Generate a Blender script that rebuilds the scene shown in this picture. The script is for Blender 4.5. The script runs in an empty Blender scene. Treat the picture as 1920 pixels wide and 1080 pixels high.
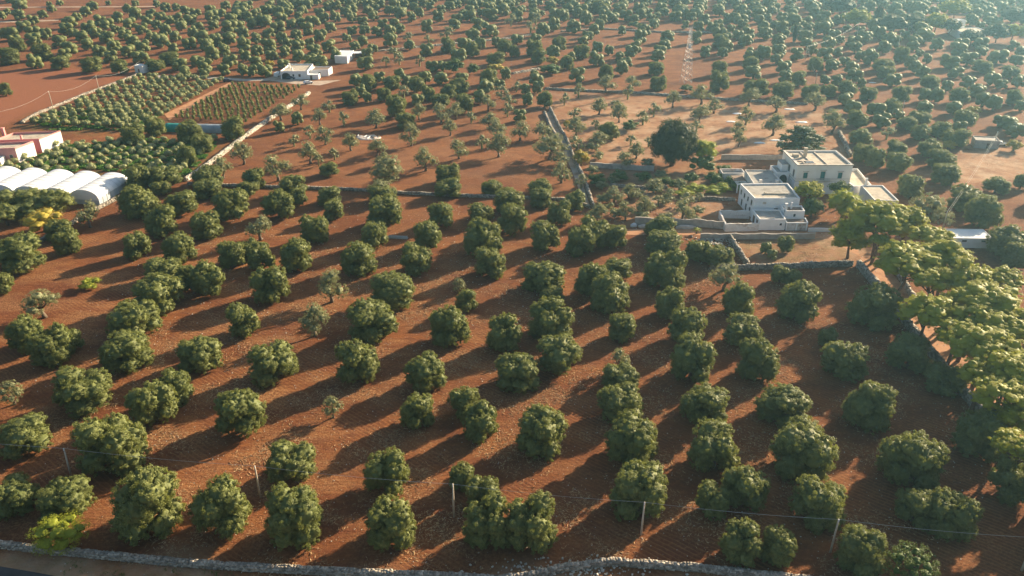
import bpy, math, random
import numpy as np
from mathutils import Vector, Matrix
R = math.radians
PI = math.pi
scene = bpy.context.scene
# ------------------------------------------------------------------ camera, world, sun, exposure
cam_d = bpy.data.cameras.new('camera')
cam_d.lens = 28.125; cam_d.sensor_width = 36.0
cam_d.clip_start = 0.5; cam_d.clip_end = 9000
cam = bpy.data.objects.new('camera', cam_d)
cam.location = (0, 0, 85); cam.rotation_euler = (R(90 - 27.173), 0, 0)
scene.collection.objects.link(cam); scene.camera = cam

SUN_AZ = 40.0      # degrees from +X towards +Y, direction in which the sun stands
SUN_EL = 19.0
world = bpy.data.worlds.new('World'); scene.world = world; world.use_nodes = True
wn = world.node_tree.nodes; wl = world.node_tree.links; wn.clear()
sky = wn.new('ShaderNodeTexSky'); sky.sky_type = 'NISHITA'; sky.sun_disc = False
sky.sun_elevation = R(SUN_EL); sky.sun_rotation = R(90 - SUN_AZ); sky.altitude = 100
sky.air_density = 1.0; sky.dust_density = 2.0; sky.ozone_density = 1.0
bg = wn.new('ShaderNodeBackground'); bg.inputs['Strength'].default_value = 0.064
wo = wn.new('ShaderNodeOutputWorld'); wl.new(sky.outputs[0], bg.inputs[0]); wl.new(bg.outputs[0], wo.inputs[0])
sun_d = bpy.data.lights.new('sun', 'SUN'); sun_d.energy = 5.0; sun_d.angle = R(0.6); sun_d.color = (1.0, 0.80, 0.55)
sun = bpy.data.objects.new('sun', sun_d)
sdir = Vector((math.cos(R(SUN_AZ)) * math.cos(R(SUN_EL)), math.sin(R(SUN_AZ)) * math.cos(R(SUN_EL)), math.sin(R(SUN_EL))))
sun.rotation_euler = sdir.to_track_quat('Z', 'Y').to_euler(); sun.location = (200, 200, 300)
scene.collection.objects.link(sun)
vs = scene.view_settings; vs.view_transform = 'Standard'; vs.look = 'None'; vs.gamma = 1.0; vs.exposure = 1.42; vs.use_curve_mapping = False
scene.render.engine = 'CYCLES'
cy = scene.cycles
cy.use_denoising = True; cy.max_bounces = 6; cy.diffuse_bounces = 2; cy.glossy_bounces = 2; cy.transmission_bounces = 3
cy.volume_bounces = 1; cy.transparent_max_bounces = 6; cy.caustics_reflective = False; cy.caustics_refractive = False

# ------------------------------------------------------------------ measured layout, in metres (camera stands above the origin, looking along +Y)
OLIVES=[(47.9,81.1,6.3,6.3,3.5,0),(37.0,82.4,4.9,4.9,2.8,0),(31.9,82.8,5.4,5.4,3.1,0),(2.5,85.6,7.3,7.3,4.0,0),(-3.5,85.9,6.8,6.8,3.8,0),(-17.2,86.1,6.8,6.8,3.8,0),(-31.4,86.7,8.4,8.4,4.5,0),(63.5,87.8,6.7,6.7,3.7,0),(-42.1,88.2,7.9,7.9,4.3,0),(-53.0,88.8,9.5,9.5,5.1,0),(44.9,89.9,7.5,7.5,4.1,0),(59.5,89.9,5.5,5.5,3.1,0),(30.2,91.5,5.3,5.3,3.0,0),(-66.7,91.7,7.4,5.2,3.0,0),(19.0,92.3,7.9,7.9,4.3,0),(-74.6,92.5,6.7,4.9,2.8,0),(-4.6,93.4,5.4,4.7,2.7,0),(35.1,93.6,6.4,6.4,3.6,0),(76.7,95.3,6.2,6.2,3.5,0),(-19.5,97.0,6.9,6.9,3.8,0),(-7.7,97.3,4.1,4.1,2.4,0),(62.5,98.7,8.9,8.9,4.8,0),(-35.0,100.1,7.6,5.6,3.2,0),(46.2,101.3,9.9,8.6,4.6,0),(32.5,102.6,8.5,7.6,4.1,0),(-64.0,102.6,10.2,9.0,4.8,0),(19.3,104.3,8.4,7.8,4.3,0),(77.3,106.1,7.9,7.9,4.3,0),(-80.8,106.7,8.2,5.1,2.9,0),(5.0,106.9,7.9,7.4,4.0,0),(-5.4,109.9,6.2,6.2,3.4,0),(-46.6,111.9,8.0,7.7,4.2,0),(-16.3,113.3,6.1,6.1,3.4,0),(61.8,113.7,8.0,7.4,4.0,0),(-62.7,114.8,7.9,7.7,4.2,0),(33.8,115.1,8.2,6.5,3.6,0),(-31.6,115.4,3.4,3.4,2.6,1),(47.6,115.5,9.3,5.9,3.3,0),(19.2,116.2,7.8,5.7,3.2,0),(-8.4,116.3,5.6,5.6,3.2,0),(-90.1,119.4,4.0,4.0,2.9,1),(-77.0,119.4,9.8,6.5,3.6,0),(-61.2,120.7,6.0,6.0,3.3,0),(80.2,124.3,7.6,4.7,2.7,0),(20.2,125.1,6.6,4.4,2.6,0),(-16.1,125.6,7.3,6.1,3.4,0),(1.2,125.9,8.3,5.7,3.2,0),(-29.2,128.0,7.7,7.7,4.2,0),(-45.3,128.2,8.9,7.1,3.9,0),(34.2,128.3,8.6,8.1,4.4,0),(46.7,128.6,7.7,7.7,4.2,0),(63.6,129.3,8.1,6.5,3.6,0),(20.9,131.2,3.8,3.8,2.8,1),(-60.5,131.6,8.4,6.1,3.4,0),(9.3,131.6,8.6,6.4,3.6,0),(76.8,131.7,8.1,6.7,3.7,0),(-75.0,132.6,9.0,6.5,3.6,0),(-90.2,133.9,7.6,7.6,4.2,0),(-88.5,138.1,4.3,4.3,2.5,0),(-97.9,139.1,6.8,6.8,3.7,0),(-1.6,139.1,6.8,6.8,3.7,0),(64.2,140.0,3.6,3.6,2.2,0),(47.4,141.1,8.0,5.8,3.2,0),(-12.8,141.5,7.8,7.8,4.2,0),(36.0,142.5,7.9,7.1,3.9,0),(22.5,142.8,5.5,5.5,3.1,0),(-40.9,143.8,5.7,5.7,3.8,1),(-29.0,144.1,9.7,7.3,4.0,0),(7.9,144.2,8.8,7.6,4.1,0),(-78.5,144.5,10.1,7.8,4.2,0),(-56.1,145.0,6.5,6.4,3.5,0),(77.0,149.2,10.5,8.9,4.8,0),(-101.4,151.6,7.6,5.4,3.9,1),(61.8,152.1,9.0,8.0,4.3,0),(34.0,152.6,6.5,6.5,3.6,0),(49.3,153.7,6.8,6.8,3.7,0),(-10.1,154.8,4.7,4.7,2.7,0),(21.4,155.3,8.8,7.7,4.2,0),(-77.9,155.9,10.2,7.4,4.1,0),(-26.6,157.7,10.3,6.9,3.8,0),(-40.5,158.7,6.7,6.7,4.4,1),(9.0,159.2,5.2,3.2,2.0,0),(-54.8,160.2,8.6,8.0,4.3,0),(-12.2,162.8,2.8,2.8,2.3,1),(-69.4,163.1,7.3,7.3,4.0,0),(18.2,163.1,7.3,7.3,4.0,0),(-117.0,163.7,4.9,4.9,2.8,0),(48.9,164.3,6.7,5.6,3.9,1),(7.1,164.8,9.0,6.6,3.6,0),(-75.4,165.1,5.3,5.3,3.0,0),(35.4,166.8,9.1,8.2,4.5,0),(65.7,167.2,4.1,3.7,2.2,0),(63.0,168.6,4.2,3.7,2.2,0),(-82.3,170.4,8.4,5.2,3.0,0),(24.9,171.0,7.2,4.6,2.7,0),(-5.1,172.7,7.4,6.8,3.7,0),(-36.9,174.2,8.1,7.2,4.0,0),(-23.1,174.8,7.9,6.2,3.5,0),(-119.7,175.7,11.6,8.2,4.5,0),(-52.5,176.1,7.5,7.4,4.0,0),(-61.1,176.5,6.7,6.5,3.6,0),(122.9,177.0,6.1,6.1,3.4,0),(-68.9,178.0,6.1,6.1,3.4,0),(50.8,178.3,7.2,4.9,2.8,0),(46.4,181.2,6.6,5.1,2.9,0),(-82.8,181.7,7.5,6.6,3.6,0),(-65.8,182.0,4.9,4.9,2.8,0),(-94.1,183.1,6.4,6.3,3.5,0),(-7.4,184.5,8.9,8.9,4.8,0),(124.6,184.6,9.4,6.9,3.8,0),(17.2,184.9,7.2,7.2,3.9,0),(38.2,185.2,8.8,5.4,3.1,0),(-113.0,185.9,6.3,6.3,3.5,0),(69.6,186.2,4.1,4.1,2.4,0),(8.4,187.8,7.7,7.6,4.1,0),(-21.7,189.0,7.5,6.6,3.6,0),(-35.6,189.1,7.3,7.1,3.9,0),(26.5,189.1,5.9,5.9,3.3,0),(21.0,189.3,7.8,7.8,4.2,0),(-51.6,192.9,7.2,7.2,3.9,0),(-66.2,193.2,6.7,5.5,3.8,1),(-118.9,193.8,7.0,5.5,3.1,0),(39.3,195.6,8.0,5.0,2.8,0),(-81.0,195.9,7.7,6.8,3.7,0),(-93.1,197.0,8.0,7.8,4.3,0),(0.0,198.3,7.8,7.8,4.3,0),(112.7,200.8,9.6,8.0,5.5,1),(-115.0,201.8,6.3,6.3,4.1,1),(128.1,202.2,8.7,8.2,4.5,0),(-34.7,202.9,9.2,8.7,4.7,0),(-19.5,203.2,7.3,6.2,3.5,0),(12.9,204.9,6.1,6.1,3.4,0),(23.7,205.4,4.9,4.1,3.0,1),(-8.6,206.1,7.4,5.1,2.9,0),(31.5,206.6,4.4,4.2,3.0,1),(47.5,207.0,5.4,5.4,3.6,1),(-49.6,207.7,5.4,5.4,3.1,0),(-78.6,208.8,9.9,8.3,4.5,0),(-65.2,209.2,8.2,7.4,4.1,0),(37.1,210.3,5.0,5.0,3.4,1),(-105.0,210.9,11.0,7.7,4.2,0),(-93.6,212.8,9.1,6.3,3.5,0),(-1.0,214.2,9.1,6.3,3.5,0),(17.7,214.4,5.6,5.6,3.1,0),(130.3,215.6,10.2,6.3,3.5,0),(8.5,218.1,6.7,5.0,2.8,0),(-62.3,219.3,5.2,4.1,2.4,0),(-53.3,219.6,7.2,4.9,2.8,0),(29.8,219.7,5.7,4.3,3.0,1),(-37.8,221.2,7.8,4.8,2.8,0),(34.6,223.4,5.2,3.8,2.8,1),(-38.6,223.8,7.4,4.6,3.5,1),(-90.6,225.2,8.5,5.2,3.0,0),(118.9,226.1,7.9,6.3,3.5,0),(-19.1,226.4,8.0,4.9,2.8,0),(-66.0,227.0,8.5,5.6,3.1,0),(8.5,227.2,6.9,4.3,2.5,0),(-105.4,227.5,5.9,4.1,2.4,0),(-79.3,227.7,6.4,4.0,2.3,0),(-6.1,227.7,6.4,4.0,2.3,0),(42.9,228.6,5.4,3.3,2.6,1),(146.3,228.8,7.0,4.3,2.5,0),(-113.9,232.2,7.6,7.6,4.1,0),(156.1,232.7,4.3,4.3,2.5,0),(-39.1,232.9,7.1,4.4,3.3,1),(-79.1,232.9,7.1,5.9,3.3,0),(-38.5,235.5,9.3,7.5,5.3,1),(-107.3,235.6,9.3,5.8,3.2,0),(-94.1,235.6,8.8,5.8,3.2,0),(15.4,237.5,6.1,6.1,4.0,1),(-19.9,237.7,7.2,6.0,3.4,0),(135.0,237.9,8.3,5.9,3.3,0),(-73.5,239.3,7.8,6.6,4.5,1),(-91.5,241.6,6.2,6.2,4.1,1),(-58.6,245.2,6.3,3.9,2.3,0),(-28.1,249.1,6.9,6.3,4.3,1),(125.8,249.8,8.4,5.6,3.1,0),(37.2,252.1,6.4,4.5,3.3,1),(141.1,252.8,8.7,5.4,3.1,0),(-42.9,253.3,5.3,4.0,2.9,1),(119.9,254.0,5.9,5.9,3.3,0),(-107.7,255.0,6.5,6.5,3.6,0),(15.9,255.1,5.9,4.0,2.9,1),(-89.2,255.5,6.8,6.5,4.3,1),(-67.2,256.6,6.5,6.5,4.3,1),(118.0,259.6,6.6,6.0,3.3,0),(12.8,260.7,10.7,6.8,5.1,1),(-18.0,261.6,6.0,6.0,4.0,1),(42.0,261.7,5.4,4.8,3.3,1),(-4.5,263.6,6.9,6.9,4.6,1),(-46.0,264.5,6.1,4.8,3.4,1),(143.3,265.6,7.9,5.3,3.0,0),(132.4,267.0,6.7,4.4,2.6,0),(-107.0,268.4,6.7,6.7,3.7,0),(-56.2,270.7,5.6,5.6,3.7,1),(30.4,274.7,6.3,4.2,3.1,1),(80.1,274.8,5.0,5.0,3.4,1),(157.3,275.8,8.8,6.1,3.4,0),(-35.8,276.3,6.9,6.9,4.6,1),(124.2,277.6,8.2,5.1,2.9,0),(-66.6,277.7,6.3,5.7,3.8,1),(-135.7,279.9,7.6,7.0,3.8,0),(-115.7,281.1,8.9,7.6,4.2,0),(2.9,282.7,7.0,6.4,4.3,1),(35.2,284.3,7.1,5.7,3.2,0),(148.5,284.4,7.1,5.1,2.9,0),(11.3,285.1,7.1,5.0,3.7,1),(-101.4,285.4,8.1,7.8,4.2,0),(-5.5,286.4,6.5,5.8,4.0,1),(82.5,286.8,5.2,5.2,3.5,1),(157.5,287.8,7.8,5.1,2.9,0),(23.5,288.4,7.2,5.8,4.1,1),(-22.9,289.1,5.2,5.2,3.5,1),(96.4,289.3,7.5,7.2,4.8,1),(-131.8,290.0,7.9,6.5,3.6,0),(118.9,291.1,8.5,7.2,5.0,1),(149.3,297.1,7.4,4.6,2.6,0),(-8.7,298.1,6.7,5.3,3.7,1),(-51.8,298.9,7.4,6.0,4.2,1),(-40.5,299.5,8.1,6.0,3.3,0),(132.0,301.3,7.8,5.7,3.2,0),(173.7,302.0,8.8,6.0,3.3,0),(90.0,303.2,6.1,6.1,4.0,1),(-74.0,303.4,5.8,5.5,3.7,1),(157.9,305.7,7.6,4.7,2.7,0),(72.9,306.4,7.6,5.4,3.9,1),(-27.5,306.6,6.9,6.9,4.5,1),(41.7,307.0,6.2,6.2,4.1,1),(-90.8,310.2,7.6,5.5,4.0,1),(-22.0,311.2,5.6,5.6,3.7,1),(-36.6,311.2,5.6,5.6,3.7,1),(-45.9,315.9,8.5,8.5,4.6,0),(34.9,318.7,6.4,5.7,3.9,1),(153.5,320.0,7.2,5.7,3.2,0),(81.6,320.2,6.4,4.9,3.5,1),(107.2,322.2,7.9,4.9,3.7,1),(-19.4,322.7,7.9,7.2,3.9,0),(-9.7,323.7,6.1,6.1,4.1,1),(123.9,324.9,8.0,5.7,4.1,1),(-86.5,325.7,6.5,5.0,3.6,1),(66.8,329.9,6.6,5.9,4.0,1),(13.6,330.5,6.3,6.3,3.5,0),(98.9,332.0,8.1,5.8,4.2,1),(-29.7,333.8,7.4,4.6,2.7,0),(210.4,334.1,6.7,5.9,3.3,0),(79.6,334.8,8.2,6.6,4.6,1),(-67.9,335.6,6.7,6.0,3.3,0),(188.9,337.2,7.5,6.0,3.3,0),(164.7,338.7,8.3,6.7,3.7,0),(-54.4,340.1,6.0,6.0,3.4,0),(-35.6,341.6,6.1,6.1,3.4,0),(152.4,342.4,6.8,5.7,3.2,0),(128.5,344.9,8.4,6.0,3.4,0),(-27.6,346.4,6.9,5.3,3.0,0),(117.7,347.2,8.5,6.5,3.6,0),(137.3,348.0,6.9,5.3,3.0,0),(-221.0,349.4,5.4,5.4,3.1,0),(107.0,350.6,11.6,7.2,4.0,0),(147.6,352.9,8.2,5.4,3.0,0),(-23.5,354.5,8.6,6.2,3.4,0),(41.5,355.1,8.6,6.2,4.5,1),(-42.1,355.9,7.1,7.1,3.9,0),(92.6,359.3,8.7,8.7,4.7,0),(-64.2,359.3,7.1,7.1,3.9,0),(65.7,361.0,7.2,6.4,3.5,0),(54.2,361.8,8.0,4.9,3.7,1),(-54.4,363.0,8.8,5.5,3.1,0),(189.3,364.6,8.0,5.5,3.1,0),(130.8,367.8,6.9,6.5,3.6,0),(-10.6,371.4,8.2,7.3,4.0,0),(44.4,382.3,7.1,6.7,3.7,0),(177.4,384.3,7.6,5.9,3.3,0),(236.9,384.5,9.3,5.8,3.2,0),(99.9,390.0,7.7,6.8,3.8,0),(69.5,392.1,7.7,6.0,3.3,0),(-190.3,393.9,7.8,6.9,3.8,0),(229.5,396.2,9.5,6.0,3.3,0),(-205.5,397.1,10.4,7.3,4.0,0),(148.6,397.9,7.0,7.0,3.8,0),(182.7,400.2,9.6,6.0,3.4,0),(-175.7,400.3,9.6,6.0,3.3,0),(118.1,402.1,7.9,6.1,3.4,0),(27.3,403.0,6.6,6.6,3.6,0),(-224.9,405.2,8.8,6.6,3.6,0),(-173.8,414.8,9.0,6.2,3.5,0),(-8.1,414.9,9.5,6.2,3.5,0),(-256.4,416.8,10.0,8.1,4.4,0),(13.7,419.0,7.3,7.3,4.0,0),(201.8,423.5,7.4,7.4,4.0,0),(-245.4,428.0,9.7,8.3,4.5,0),(36.4,430.4,8.4,7.5,4.1,0),(-21.2,435.0,7.5,7.5,4.1,0),(1.4,435.1,5.7,5.7,3.2,0),(11.9,439.8,8.6,8.6,4.6,0),(-3.8,442.3,8.6,7.6,4.2,0),(-34.8,447.2,7.7,7.7,4.2,0),(-271.2,451.0,7.8,7.3,4.0,0),(25.9,452.2,7.8,7.8,4.3,0),(116.6,460.1,8.9,6.9,3.8,0),(62.0,592.0,12.5,7.8,4.2,0)]
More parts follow.
